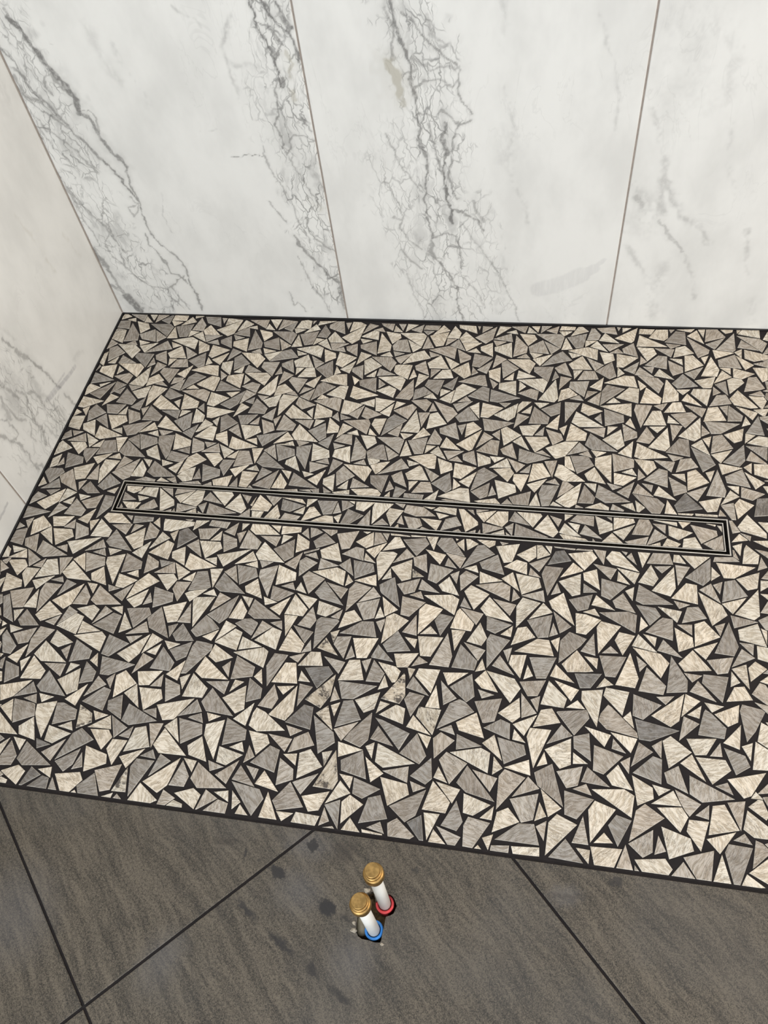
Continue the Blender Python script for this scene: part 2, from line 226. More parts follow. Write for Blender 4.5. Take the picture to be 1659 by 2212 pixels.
# tone, first corner (x, -y), then corner offsets, in half millimetres
CHIPS_LARGE='''
g 2684 2218 17 -83 34 -83 78 22 12 25
w 2510 2168 18 -89 88 -58 81 -24
w 2176 2294 91 99 31 123 7 96
m 2568 2247 33 -54 73 -54 86 30
m 2416 2223 104 80 49 115 22 92
w 2642 2175 88 24 52 94 18 86
g 2027 2268 131 0 114 59 68 55
m 2329 1863 24 -25 121 -43 118 -26 42 49 30 58 7 26 1 8
w 2309 2084 116 -70 126 -4 96 12
w 2299 2147 6 -94 81 11 19 30
m 2596 2062 35 -21 129 0 3 56
g 2134 2054 11 -38 91 -94 54 34
m 2025 2181 83 107 18 126 1 102
g 1698 2212 54 -42 85 -18 108 63
m 1931 2240 3 -60 29 -61 33 -61 79 17 12 27
m 2064 2144 38 -66 73 -53 86 27
g 1897 2115 32 -26 122 -44 29 57
d 2453 1910 34 -2 124 42 -11 67
g 2765 1779 8 -68 12 -101 40 -65 76 3 67 11 9 22
g 2227 2098 2 -71 38 -81 89 -16
w 2621 1946 43 -79 101 -30 87 1
w 1867 2022 124 -52 127 13 97 26
w 2105 1942 25 -99 76 30 9 30
m 2312 2025 32 -9 92 54 3 80
g 2633 1874 78 -4 86 29 87 31 45 75 27 87 21 76 2 11
w 1800 2209 73 -3 84 31 68 49 24 90
g 1611 2275 87 24 55 92 18 79
g 1181 2200 90 -97 117 -40 97 -13
w 2493 1827 58 -31 85 -8 105 85
g 1816 1950 116 71 93 93 81 103 63 109 33 91 6 22
w 2709 2004 42 -52 64 -42 113 33
w 2306 2251 11 -50 67 -50 91 4
s 1447 2183 65 -2 77 28 53 124
g 1327 2242 21 -28 103 -8 46 64
w 1632 2020 0 -61 28 -77 128 -52
w 1657 2127 35 -85 98 -43 87 -12
g 2543 1744 65 10 69 51 21 134
w 2163 1977 48 -56 82 -39 81 45
w 2524 1906 15 -85 86 -27 25 18
w 1190 2012 32 -17 126 -3 45 52 12 64 4 45
g 2196 1849 57 -72 104 -10 99 10 94 18 84 16 3 3
m 1042 2208 30 -27 127 -16 12 54
w 886 2238 59 -29 86 0 103 91
g 2431 2018 84 -25 89 52 62 59
g 1521 2089 7 -33 92 -51 67 38 65 38
w 2323 1885 20 130 -48 118 -49 87
g 1518 2022 58 -19 80 8 81 36 79 100 77 101 19 32 13 23
w 1963 1733 82 -102 114 -48 92 -16 -3 4
m 1835 2050 40 -73 90 -1 21 28
g 898 1856 18 2 84 99 85 102 83 121 58 126 25 129 20 129 10 108
g 2039 2039 67 38 59 68 -26 84
w 2431 2271 20 -30 93 -30 105 -13 86 14
w 881 2115 27 -25 124 -23 23 60
g 1403 1952 39 -126 88 -83 77 -50
w 2441 1592 87 -102 116 -46 89 -15
w 1382 2083 7 -82 83 -35 34 17
g 2197 1675 20 18 73 71 92 99 35 120 32 118 4 84 3 68
g 1930 1843 31 -69 37 -70 70 -60 71 -54 88 20
w 2382 1734 63 -4 75 30 50 121
g 828 2196 24 -94 75 29 12 29
g 1226 2133 87 -23 88 52 53 63
m 752 2287 32 10 44 95 -42 65
m 2455 1747 78 -5 88 27 29 87
w 1042 2025 4 -38 58 -113 61 22
g 2656 1696 59 -62 84 28 7 30
g 2704 1585 61 -5 78 31 54 120
w 1252 1969 56 -13 78 22 72 114 -4 3
g 423 2218 27 -19 128 -7 11 61
w 414 2025 6 -29 8 -35 26 -65 64 -114 68 -60 70 12 69 16 69 19
w 848 1978 37 -51 74 -44 76 -43 127 37
g 2435 1833 32 -11 91 45 4 73
w 2741 2146 28 -20 63 -20 72 -16 75 9 74 13 16 56
g 558 2205 110 82 53 116 27 94
g 1002 1949 26 -31 125 -38 26 53
g 1463 1823 22 -60 62 -58 135 -3 3 1
g 1706 2044 68 -28 87 1 49 71
w 2667 1355 37 -128 90 -83 75 -46
w 2581 2172 37 -52 65 35 9 34
g 1480 1984 83 35 45 99 13 93
g 1110 1995 6 -93 80 -67 76 -33
g 1951 1617 8 -103 80 9 11 26
w 785 2150 86 26 51 94 15 83
w 2144 1828 75 -5 84 28 24 85
g 943 2015 30 -86 95 -45 86 -12
s 1360 1900 59 -25 85 23 89 100
s 1743 1914 61 -59 80 29 6 32
w 2500 2114 63 -64 88 -18 71 9
d 1310 1986 90 -16 85 62 52 67
m 1764 1729 67 -2 75 40 51 126
w 2322 1528 5 -99 81 11 15 25 11 20
g 323 2015 3 -14 16 -52 29 -85 99 -52 84 -11 78 -8
m 2414 2229 40 -34 68 -16 72 48
w 2208 1678 19 -27 79 -21 104 -16 49 56 2 2
g 1610 1936 93 -99 120 -40 24 -5
g 2331 1469 119 -68 126 1 98 12
w 2786 1490 2 -38 78 -54 85 -55 65 29
w 2344 1775 59 -62 82 20 8 28
w 2781 1431 61 -17 81 1 86 105
w 2642 1568 84 44 37 100 4 85
w 1876 1921 12 -26 95 -43 64 40
g 1340 1609 2 -42 10 -103 77 3 82 13 76 19 70 20 13 23 0 10
w 2049 1648 132 -4 114 54 74 55
g 2484 1529 88 -24 90 -1 92 49 91 56 59 60 46 50
g 741 2047 31 -13 126 13 7 62
g 2331 1634 19 -73 52 -73 88 4
w 649 2146 23 -85 92 -50 83 -20
w 1703 1528 7 -90 65 -15 80 10 84 18 20 34 1 10
g 2100 1665 26 -74 58 -71 90 8
w 578 2250 38 -51 71 -51 102 -8 84 16
g 2357 2184 27 -58 68 22 24 33
g 1903 1849 25 23 10 103 -60 48
s 1618 1868 64 -12 80 18 70 92 65 98
w 1586 1666 41 42 85 98 35 120 28 121 3 105
g 2186 2297 96 -4 100 -4 48 58
w 2586 1635 18 -27 103 -15 48 53
g 1841 1730 78 -3 85 32 83 34 23 89
w 1072 1927 59 -50 87 -31 73 53
w 2429 2026 14 -90 62 -64 60 -31
w 1548 1809 -25 73 -62 68 -88 -11
g 2085 1524 40 -65 75 -59 86 29
w 948 1844 30 -20 126 -16 20 61
g 2454 1410 25 -13 126 -3 13 66
w 1230 1852 91 5 71 80 33 77
w 2097 2209 -36 38 -69 21 -80 -40
g 585 1823 16 -68 49 -69 134 -19
g 498 2089 77 27 70 61 13 80 -11 77
w 1712 1625 17 -74 53 -73 89 4
w 2250 1482 3 -74 36 -78 87 -17 35 0 1 2
w 1066 1756 122 -47 125 17 104 30
w 2510 1364 63 -17 82 17 80 105
g 2627 1299 58 -29 84 -2 85 4 91 88
w 1484 1657 26 -74 61 -70 90 9
g 2743 1388 87 32 50 94 15 84
w 2575 1388 88 -16 89 61 53 66
g 1433 1642 133 -3 113 57 71 54
w 928 1938 73 3 82 39 68 49 16 88
m 2202 2042 31 -48 65 -36 79 25
w 1714 1461 116 -69 127 -4 99 12
g 703 1655 1 -4 17 -35 20 -39 105 -73 88 -41 50 32 39 50
w 2736 1228 21 -61 56 -60 132 -7
w 1923 2145 3 -58 34 -63 85 -25
g 1083 1768 0 -89 75 -71 75 -35
w 764 1923 41 -79 97 -31 82 1
g 384 1960 23 -18 122 -26 23 62
m 1700 2263 7 -38 74 -38 87 -28 28 18
w 2045 1474 3 -83 83 22 20 38
w 1722 1774 60 -57 82 30 9 28
d 1337 1787 56 -70 102 -10 81 15
w 322 1842 37 -24 135 -19 24 56
w 1228 1731 80 -2 86 33 25 90
w 2157 1441 12 -28 90 -88 50 38
g 2707 1907 28 -81 72 -51 60 -18
w 2597 1891 22 -49 56 -45 90 11
w 2035 1338 25 -86 94 -50 83 -12
w 1919 1494 23 -27 118 -44 29 50
g 574 1996 87 -25 90 52 61 60
w 452 1929 56 -50 89 -29 69 52
m 2525 2006 7 -31 67 -56 43 26
g 1863 2249 49 -10 65 19 40 79
w 664 1889 17 -81 85 -21 29 23
w 1514 1324 22 -91 32 -76 66 0 76 31 60 39 10 34 8 30
g 2127 1332 24 -88 76 33 12 35
g 1593 1670 20 -27 100 -14 46 58 20 26
w 1548 2218 8 -65 69 0 23 24
w 2785 1965 50 3 57 64 17 89
g 2251 1924 2 -38 55 -74 49 16
w 1418 2217 30 -44 62 -36 86 25
w 2353 2037 16 -27 78 -36 35 39
g 1197 1793 20 -76 69 47 19 49
w 309 1939 77 6 83 39 15 91
w 2823 1064 10 -18 96 -43 98 -22 39 58
g 883 1688 25 -22 32 -22 63 -6 105 18 68 51 41 67 25 42
w 855 1562 3 -17 30 -112 80 19 9 10
g 1544 1434 6 -23 12 -32 87 -84 52 38 47 37 0 2
w 445 1754 122 -52 125 8 103 26
w 1130 1702 86 -28 91 46 55 57
g 1078 1598 29 -19 127 -10 12 60
g 2337 1402 31 -13 89 49 1 72
m 1895 1400 124 -54 124 6 94 20
g 778 1849 76 -3 83 31 24 86
m 1434 1460 3 -93 82 13 19 30
g 926 1619 56 -31 82 -2 99 90
g 1574 2139 3 -50 36 -62 89 -26
w 1821 1582 73 -5 81 20 81 26 53 55 38 70 26 81 17 68
w 245 1972 27 -56 66 -36 73 -27 113 31
w 637 1808 55 -28 83 11 99 89
m 1472 1518 37 -64 74 -52 82 28
w 986 1725 88 -23 92 49 63 61
g 668 2279 12 -22 84 -22 54 33 45 48 3 4
g 2455 942 66 -86 97 -86 115 -42 89 -15 22 -3
w 2123 1908 86 24 58 70 23 60
w 933 2301 20 12 -54 59 -78 0
w 2118 735 22 -30 39 -52 44 -52 79 -37 84 -29 129 41 75 38
g 577 1814 31 -8 91 50 3 78
g 1835 1334 119 72 75 109 52 106
w 1856 1430 40 -72 90 -4 22 28
m 454 1604 27 -17 126 -6 13 66
m 1635 1472 3 -75 35 -80 87 -17
g 1750 2112 51 -21 70 -1 60 65
g 501 1704 93 -28 98 48 63 57
m 1079 1411 1 -29 55 -112 65 25 58 24
w 2687 1800 38 -37 69 -19 78 40
w 2375 1268 95 -23 28 56 0 58 -21 27
w 1282 1400 128 -49 125 12 90 26
g 2352 993 93 12 -25 85 -37 26
g 896 1511 11 8 -22 76 -61 69 -74 -15
m 154 1666 40 6 46 94 -43 69
w 2313 813 62 -81 64 60 0 39
w 2189 1357 48 -56 76 -46 77 38
m 1322 2107 5 -87 57 -63 51 -30
g 921 1500 26 -18 125 -19 21 63
w 2165 999 36 -24 53 -27 80 -6 97 94 35 38
m 284 1786 9 -70 77 47 16 55
m 1808 1983 10 -65 70 1 23 23
m 234 1585 23 -89 77 37 7 38
g 610 1624 51 -76 102 -15 85 11
g 463 1769 3 -88 75 -69 75 -37
m 2798 902 -25 102 -74 -26 -8 -30
g 1966 1929 86 -29 84 24 53 35
w 747 1604 38 -62 73 -54 85 30
w 360 1722 89 -27 93 48 59 59 22 22
w 2220 1235 58 -67 103 -9 86 16 79 16
g 2100 967 14 -61 42 -56 77 44 12 42
w 591 1584 106 87 52 117 14 72
w 2009 1874 48 -27 72 -5 72 -1 66 60
w 298 1620 60 -31 85 -7 102 83
g 1309 1488 25 -23 116 -43 28 53
w 1043 1342 18 -26 121 -29 23 57
m 1718 1394 33 -13 89 50 2 70
m 1342 2086 83 34 54 76 11 51
w 1000 2104 13 -30 79 -45 41 36
d 2605 984 10 -31 101 -9 43 61
w 1195 2029 43 -77 80 -34 65 -7
m 2677 1614 30 -47 63 -39 85 19
w 450 1411 3 -26 64 -115 69 21
w 1623 1409 33 13 27 97 -49 55
g 687 1523 20 -88 90 -55 82 -21
w 1003 2260 78 -41 88 6 59 23
g 2585 725 92 -17 91 70 55 75
g 1734 1236 32 -32 110 -47 55 32 12 29
w 778 1424 25 -14 32 -13 92 1 125 11 2 62
w 1109 2093 3 -52 38 -59 86 -19
w 320 1519 102 -3 -6 80 -30 23
w 1620 1924 84 -24 84 30 57 39 51 39
w 1956 1227 32 -69 60 -63 63 -60 86 19
m 2380 746 5 -93 82 -65 83 -26 81 -24
w 2464 755 24 -13 129 3 13 70
m 2554 2054 11 -31 25 -59 38 -75 73 -35
w 2580 1503 9 -90 59 -66 57 -32
d 2251 1708 18 -50 52 -46 88 8
m 2072 1757 29 -48 61 -44 86 14
w 1531 1883 37 -41 70 -24 81 37
w 1285 1589 12 30 -47 86 -70 2
w 2657 910 81 44 36 104 4 89 0 3
m 976 2238 52 1 59 36 24 84
g 1900 1303 12 -25 94 -45 65 39
w 187 1528 93 23 57 91 17 83
w 724 2148 37 -51 63 36 10 35
w 2636 2187 34 -37 84 30
w 2157 875 40 -26 44 -26 119 -20 31 55 14 57
g 2682 690 37 -126 87 -86 71 -45
w 2638 638 60 -22 85 -1 91 106
g 985 1399 28 -83 92 -42 76 -7 74 -6
m 2497 872 88 -29 91 52 59 61
w 258 1687 30 -23 105 15 34 63
w 1711 1013 129 -20 117 47 83 49
g 1429 1335 17 -80 87 -43 77 -11
m 2703 2074 31 -78 51 10
w 627 1212 2 -22 10 -51 11 -55 43 -57 129 -22 129 -6 127 -5
g 1835 975 101 85 44 121 21 102
g 2217 770 27 -89 93 -43 72 -3 55 2
m 2799 831 4 -30 88 -48 66 40
m 385 1484 67 36 55 72 -32 87
w 2745 2265 52 -25 60 49
g 2273 708 29 -24 127 -27 21 62
m 143 1416 37 -18 135 -1 4 59
m 2755 719 86 31 50 100 15 90
w 1147 1383 6 -87 78 -60 74 -28
w 1401 2299 77 -1 86 29 9 32
w 2057 914 86 35 52 98 14 92
w 2519 704 65 -16 84 9 79 109
g 1696 1862 29 -58 66 19 15 27
g 1108 1314 55 -51 86 -28 74 51
m 2743 554 21 -63 58 -60 135 -3
w 2808 1739 -22 44 -53 38 -81 -14
m 1248 1425 38 -71 87 -2 20 25
g 1604 1228 59 -68 101 -10 84 15
w 490 2093 4 -53 35 -60 89 -19
w 2694 2301 -19 76 -48 0
w 1292 1303 13 -34 92 -44 62 38
m 2605 1483 83 26 58 69 21 63
g 2013 810 36 -11 125 22 0 65
g 416 1339 23 -21 123 -36 24 59
w 643 2089 63 -64 87 -18 66 5
w 2032 1695 41 -50 58 37 6 32
w 1926 914 21 -90 88 -54 82 -19
w 1296 2298 59 0 12 81
m 847 1878 27 -86 72 -54 61 -21
w 2382 1571 25 -54 67 23 15 32
g 1150 1845 7 -83 8 -88 56 -69 53 -33
'''
# tone, first corner (x, -y), then corner offsets, in half millimetres
CHIPS_REST='''
g 358 2220 12 -26 53 -21 60 12 20 60
g 2456 1426 43 -77 81 -36 64 -7
w 738 1866 21 -50 58 -45 91 12
w 1654 874 28 -1 29 4 28 60 27 64 14 73 9 75 -11 72 -85 52
w 381 2109 12 -27 78 -41 41 38
m 1343 1223 30 -69 61 -61 84 20
w 1638 1701 16 -47 19 -49 54 -45 85 11
w 2582 459 67 16 69 58 26 134 21 135
g 458 782 1 -9 7 -39 41 -89 69 -123 76 -99 77 -95 69 11
w 2798 1290 34 -42 67 -31 80 34
w 1883 1628 52 -11 67 16 69 20 41 78
w 802 1302 44 -78 101 -27 86 0
w 2218 589 30 -23 130 -19 18 60
w 457 2301 13 47 -18 64 -70 39 -71 36
m 2252 2248 48 0 32 81
m 1203 1941 51 -5 65 33 40 82
g 669 1983 8 -32 69 -61 45 26
w 489 1312 55 -53 85 -37 87 -36 70 51
g 524 1386 6 -87 81 -64 75 -32
w 2850 421 16 -33 78 -48 106 -44 36 50
g 2797 762 60 -16 83 14 86 96
w 611 1374 88 -25 91 49 62 61
w 1309 1781 88 8 70 58 35 56
g 1556 1813 49 2 60 36 16 82
g 560 2210 42 -30 67 -2 74 52
g 1945 1525 3 -51 33 -63 88 -24 12 -2
w 2342 676 58 -50 86 -25 73 59
d 1759 2253 44 -47 57 -47 42 27
w 2035 1626 81 38 49 76 19 68
m 972 1322 72 1 80 35 15 86
w 1923 1768 26 -26 80 -35 34 39
w 2197 691 78 6 84 46 18 93
m 2763 2247 45 42 46 50 27 68 9 74 -7 -5
s 574 2009 16 -84 64 -57 54 -25
g 2226 1428 31 -43 66 -32 82 28
w 2483 2105 88 3 66 47
w 2033 681 43 -80 46 -78 100 -28 87 6
g 2277 2065 86 -6 18 48
w 2504 587 90 5 72 84 38 81
g 1496 2234 54 -67 47 21
w 2077 2281 6 -20 24 -20 83 -18 82 7
m 2469 506 24 -97 74 30 8 32
g 2434 389 -73 21 -93 -15 -103 -100
w 167 1296 41 -78 104 -32 83 1
m 313 996 62 -35 88 -17 101 83
w 77 1604 71 31 61 59 -17 85
w 2739 552 89 10 62 83 23 76
w 993 1234 27 -20 124 -13 67 30 2 28
m 2497 1252 91 3 80 48 23 46
w 2078 470 66 -11 81 11 81 24 70 117 67 120
g 469 981 37 -23 132 -15 14 61
m 2349 509 3 -92 79 -67 78 -30
w 1304 878 102 -84 122 -22 104 -5
w 2156 2102 25 -81 64 -51 10 -8
w 1516 686 72 -2 76 4 79 28 51 124 0 2
w 2825 1223 53 3 61 41 20 81 11 62
m 1852 591 13 -66 45 -68 132 -18
g 932 896 32 -21 127 -25 19 62
w 2574 1971 72 -48 36 32
m 1421 724 105 -83 116 -10 94 5
w 2398 440 89 -27 95 57 54 62
g 1435 715 99 93 39 125 13 94
w 979 1781 33 -20 90 5 11 48
g 1085 800 8 -46 62 -118 63 14
m 1419 1687 45 -51 58 36 7 30
g 224 1879 31 -83 76 -52 61 -18
g 2043 607 79 2 85 38 20 94
w 890 1360 39 -50 130 36
w 254 1355 45 -54 135 33
w 340 1319 79 1 82 33 16 86
d 2886 1013 51 8 60 90 22 85 18 82
g 827 1771 39 -40 71 -20 76 39
w 1049 734 19 -28 122 -34 22 59
w 2465 1334 51 -11 70 21 46 77
g 1389 809 9 -28 93 -36 70 35 66 44 59 46 49 44 3 6 0 3
w 2350 357 136 -20 124 45 83 47
g 196 1849 33 -3 42 31 -23 90 -31 66
w 1807 2218 18 -79 49 1
w 1566 908 14 -30 98 -28 63 38 52 45
m 2070 2137 82 35 46 68
d 705 1265 14 -79 82 -20 31 18 27 17
g 2426 2000 68 54 26 81
m 1553 734 36 -70 71 -65 81 24
m 1841 770 87 -18 90 60 55 64
g 1677 950 62 -42 84 -23 69 59
w 1588 1737 58 -70 69 -68 74 -59 82 -26 62 -11
m 2614 521 53 -71 103 -7 82 16
g 303 880 32 -21 130 -23 29 59 20 65
m 919 905 -35 68 -77 67 -80 48 -83 -20
w 1496 2230 75 41 36 76
m 1329 728 2 -134 60 -112 57 -74
w 710 897 -53 32 -86 5 -103 -85
w 2366 1897 61 -60 82 -12
m 1660 2107 84 -28 82 24
w 2706 1891 47 -16 58 65
g 1041 1643 71 -42 74 -38 85 7 83 12 55 25 32 22
w 1152 777 12 -95 86 -70 77 -34
g 819 1710 21 -25 88 -18 27 46
g 1763 1558 26 -58 65 21 16 29
w 2332 492 126 -52 128 23
w 1760 840 0 -71 32 -79 89 -18
m 2376 1418 10 -26 77 -42 36 34
g 1874 421 0 -69 35 -75 127 -45
w 252 984 22 -73 74 53 6 56
m 2574 1900 65 62 18 82
w 2494 465 81 0 88 32 27 90
m 2822 196 2 -39 92 -47 72 36
w 40 1177 50 -30 95 15 100 80
w 65 1267 17 -70 90 -19 34 27
g 701 922 24 -92 91 -56 84 -23
m 1186 2301 1 32 -35 40 -74 0
w 2096 429 17 64 5 75 -3 83 -109 70
w 2699 400 60 -66 85 29 12 27
w 1424 1623 79 40 45 77 13 63
m 2807 1718 42 -32 52 -34 57 15 45 36 28 41
w 1332 1521 3 -54 37 -62 87 -25
m 2426 2301 -20 68 -47 0
m 85 1032 20 -33 110 -74 45 41
w 2040 2049 83 -16 76 33
w 2695 960 27 -46 62 -40 85 26
m 204 1771 38 -39 73 -28 83 34
m 1943 2068 59 -63 79 -18
w 1890 2180 21 45 -57 61
w 1710 512 101 89 39 118 13 91
g 534 1849 3 -85 50 -71 50 -34
m 1850 2252 39 -49 44 -49 62 -49 76 -23
w 1932 646 17 -88 85 -27 23 16
m 1636 504 71 -119 108 -68 85 -36
m 1105 534 125 -56 123 16 112 20 91 26
m 1260 642 112 -69 119 -7 108 15
g 1883 1960 2 -51 83 -30
m 1608 1423 32 -41 69 -27 82 31
w 1011 1624 52 -1 56 2 62 35 26 84
g 1425 928 7 -40 59 -83 74 6
w 2274 1313 3 -29 59 -66 48 20
m 1379 2178 34 -35 78 37 6 4
w 2761 2079 47 -33 56 -20 55 -13 42 24 29 24
w 1756 740 54 -32 68 -22 99 86
m 184 1223 79 -5 87 27 25 81
g 203 904 91 20 60 88 12 79
w 364 598 43 -28 137 -26 21 60
m 2489 306 82 -100 105 -41 83 -10
g 1987 995 14 -26 19 -33 76 -34 83 35
g 1144 1475 4 -55 34 -63 88 -23
w 2812 294 12 39 -17 116 -64 -1
w 2822 974 6 -55 69 13 19 38 -1 11
w 2033 318 23 63 -3 88 -100 85
g 994 796 30 -86 94 -50 85 -18 15 0
m 2911 377 64 14 84 24 57 88 24 83
w 1621 665 83 34 38 97 6 85
m 1281 923 13 -69 80 -13 25 36
m 1273 1626 49 -8 65 26 42 79
m 2052 66 109 -88 125 -17 109 3
w 1249 842 80 -28 66 61 3 36
m 2203 391 64 -53 84 40 5 33
g 268 735 38 -53 76 -43 127 36
w 1369 373 112 -78 125 -11 112 2 98 9
w 1258 2198 82 -16 22 45
w 1897 568 61 -31 88 -6 98 71
w 2683 273 79 43 38 101 4 96
g 2627 345 21 -28 104 -11 47 58
g 1180 2194 80 -14 18 48
w 131 984 18 -36 33 -61 73 -52 85 33
w 2805 1627 3 -49 58 1 24 25
w 2321 220 2 64 -42 78 -125 52
w 992 616 31 -26 129 -25 23 54
w 2059 1906 37 -35 76 39
w 948 537 13 -94 81 25 10 34
w 1842 583 32 -3 92 56 3 81
g 1736 590 20 -28 100 -11 51 61
w 364 1790 38 -16 88 9 7 50
m 2610 261 5 77 -32 82 -90 20
w 535 460 1 -4 13 -10 89 -40 95 -39 96 -30 101 38 96 46 59 53
w 787 761 2 -62 38 -72 127 -51
d 2147 1290 84 24 58 68 27 61
w 1966 1980 67 -50 37 32
w 1262 499 32 -15 124 15 3 65
m 1120 2186 44 -25 68 55
w 363 1224 32 -25 128 -22 72 22 10 21
m 3007 141 25 56 -1 82 -94 100
g 2608 93 90 -14 90 66 51 72
m 1677 659 5 -26 88 -55 65 37
w 1990 1312 85 -27 83 23 45 33
w 2808 1874 35 -23 42 44 37 52 17 63
g 133 1706 49 -20 -18 97 -39 83
w 1501 2030 9 -50 86 -18
g 1778 467 91 -27 89 51 59 62
w 2647 1761 -45 20 -62 -60
m 2616 1731 80 -27 28 40
m 2618 824 85 31 61 75 20 66
m 1833 1367 9 -62 68 4 21 24
m 1465 497 12 -1 63 -6 75 17 76 29 65 118 20 44
m 2080 1796 5 -86 53 -65
w 808 693 41 -82 102 -34 86 -3
w 282 2070 33 -70 107 -68 1 6
g 1096 1004 122 -7 8 66
g 2249 1001 58 1 65 31 24 89
g 2168 1959 80 36 45 69
g 2372 333 28 17 11 105 -55 48 -59 45
g 1116 707 60 -56 86 -32 68 49
w 1429 85 101 -81 110 -86 125 -12 106 6
m 2597 2301 -30 42 -65 0
w 2286 1887 61 -60 81 -19
g 944 1016 78 -14 94 87
w 158 739 2 -67 28 -78 127 -52
w 1599 2069 29 -78 66 -46
g 2082 268 131 42 89 96 49 66
w 1760 1413 16 -23 79 -37 36 39
g 198 1714 20 -22 92 -14 17 47
w 2753 1637 49 -66 47 21
w 1038 1488 9 -23 78 -45 42 37
w 1110 411 127 -24 114 47 61 41 58 40
w 679 1469 62 -65 87 -14 65 9
w 888 1026 34 -4 63 76 -5 79
s 791 2280 49 2 29 81 13 37
w 2511 846 36 39 26 71 -47 77
m 974 713 74 1 81 37 14 90
w 1121 547 6 -92 82 -74 79 -42
m 2820 133 69 -9 80 2 83 109
w 1434 334 16 -18 69 -46 79 42 55 44 13 42 1 38
m 2848 927 40 -12 87 22 5 49
w 545 854 71 26 66 57 -17 92
g 398 862 65 39 53 70 -34 87
w 320 524 14 -88 82 26 5 43
m 760 1526 34 -50 63 36 7 33
w 2199 251 17 -31 100 -29 58 53
m 2590 848 16 -92 65 -69 63 -42
g 2051 276 1 -27 64 -87 84 6
m 476 508 136 -61 136 1 103 16
w 46 1467 62 -59 88 -13 65 14 56 14 2 8
m 1577 189 121 -53 123 16 116 19 88 28
g 497 691 60 -55 86 -30 70 55
g 276 1071 33 -19 96 23 32 68
w 2619 1207 42 -53 97 1
w 2430 260 64 63 -27 83 -28 2
w 412 1644 79 -43 91 5 62 22
w 1239 600 33 -4 89 57 1 80
m 1233 1425 60 65 10 86 -11 66
m 1318 246 100 -89 120 -33 91 1
g 1187 444 -64 27 -85 5 -98 -88
g 2896 605 69 -8 57 96
w 1906 383 0 -33 77 -68 72 19
m 1728 382 129 -23 114 44 89 44
m 387 1627 58 3 59 38 23 84
g 8 1017 45 -55 90 8 72 27 8 25 0 5
m 2703 59 40 -126 84 -99 90 -77
w 620 774 89 -17 85 59 65 66 57 67 55 66
w 2932 180 36 -18 93 0 96 23 3 51
g 895 750 40 -57 131 33
m 887 1261 26 -84 73 -54 63 -21
w 107 349 121 -85 135 -19 119 -4 113 2
m 1956 216 59 29 61 65 6 136
w 2187 1739 54 -68 79 -26
g 1584 414 63 -53 82 38 11 36
g 70 903 21 -84 91 -52 82 -20
m 2753 1631 77 41 38 71
g 1605 2009 78 -16 19 46
w 174 674 48 -82 105 -31 88 1
w 2385 844 0 -55 34 -61 85 -17
m 1453 920 124 41 86 88
g 344 694 80 -1 89 29 15 88
m 1811 1781 17 -86 59 -58
w 410 1489 13 -29 80 -46 42 34
w 1692 312 59 -50 87 -27 87 -21 70 53
g 2189 82 39 -68 71 -60 87 29
s 1408 1944 62 -48 67 -51 37 31
m 1379 1312 87 -23 81 30 49 36
w 1716 1955 83 -19 18 42
w 525 1479 3 -56 20 -60 37 -61 83 -22
w 496 528 11 -94 85 -77 83 -43
w 1130 1996 48 -19 59 63
m 1653 1304 8 -34 60 -61 47 20 37 16
m 1264 2032 67 -53 83 -8
w 695 249 100 -95 123 -34 90 -3 86 -2
w 2273 859 13 -29 81 -43 38 37
w 837 501 61 -12 78 13 79 16 79 19 70 114
w 626 597 15 -63 38 -66 133 -19
m 1478 1991 32 -36 78 34
g 8 1375 59 -12 48 67 45 70 2 55 0 16
w 1159 303 34 -18 91 47 4 81
w 2034 1257 45 -27 71 -3 70 13 68 48
w 1358 1004 34 -29 120 -27 125 -14 109 4 83 9
g 706 656 21 -85 87 -27 24 19
m 1403 170 9 -29 31 -33 91 -39 64 44 22 37 19 34
w 1467 286 122 43 88 90 39 70 29 54
w 482 375 140 -31 124 36 75 37
w 778 2168 35 -34 80 36
w 2438 1586 66 -14 81 -16 22 46
w 1156 125 54 -40 85 -11 100 83
m 844 2046 32 -80 49 6
w 2488 126 131 3 14 70
w 206 480 72 -11 84 19 70 118
w 126 1518 37 -57 64 30 7 30
w 1779 1881 39 0 18 81 -10 1
m 2021 150 6 -32 92 -41 62 46
g 183 595 82 -12 92 21 24 86
w 967 2098 -33 83 -68 49
g 1257 1265 17 -30 87 1 40 41
w 595 1588 40 -30 64 -12 71 53
w 2965 761 -55 -1 -58 -52 -8 -70
w 1997 911 35 -53 62 34 4 33 2 30
m 500 2186 43 -25 69 53
w 1579 275 12 -31 99 -30 55 51
g 1073 336 59 -53 87 -34 69 56
w 2638 1578 36 -34 79 34
m 2188 477 3 -117 65 -3
w 1288 274 16 -89 86 -28 29 20
g 823 622 76 -2 82 32 19 87
m 2777 85 88 33 58 81 11 79
m 1920 351 65 63 10 111 -12 93
g 2767 1437 7 -48 87 -17
m 1090 2301 59 42 14 65 -3 0
w 619 508 1 -77 34 -86 93 -31
w 956 211 126 -53 126 12 96 27
d 567 2301 -5 35 -7 36 -31 40 -70 0
w 2171 1726 80 -16 18 44
m 1468 570 68 -45 97 24 76 42
w 746 379 110 -74 127 -16 110 0 105 4
g 934 2009 81 25 52 66 8 11
m 1603 1003 87 10 69 59 31 57
g 701 2033 34 -76 70 -36
g 1779 283 33 -7 87 57 4 78
g 1560 1723 80 -9 18 51 0 4
w 629 2083 87 2 68 49
w 1240 517 4 80 -34 80 -85 24
g 329 1116 2 -117 46 -51 43 -3
g 1287 400 7 -29 86 -66 74 22 1 2
w 1188 1236 10 -86 58 -62 54 -32
w 1340 224 58 22 58 57 0 136
w 2775 1431 50 68 -33 37
w 716 1950 70 -46 36 38
w 706 1363 7 -27 68 -57 47 28
m 2269 1624 49 -12 44 71
w 528 99 65 -40 93 -21 114 72
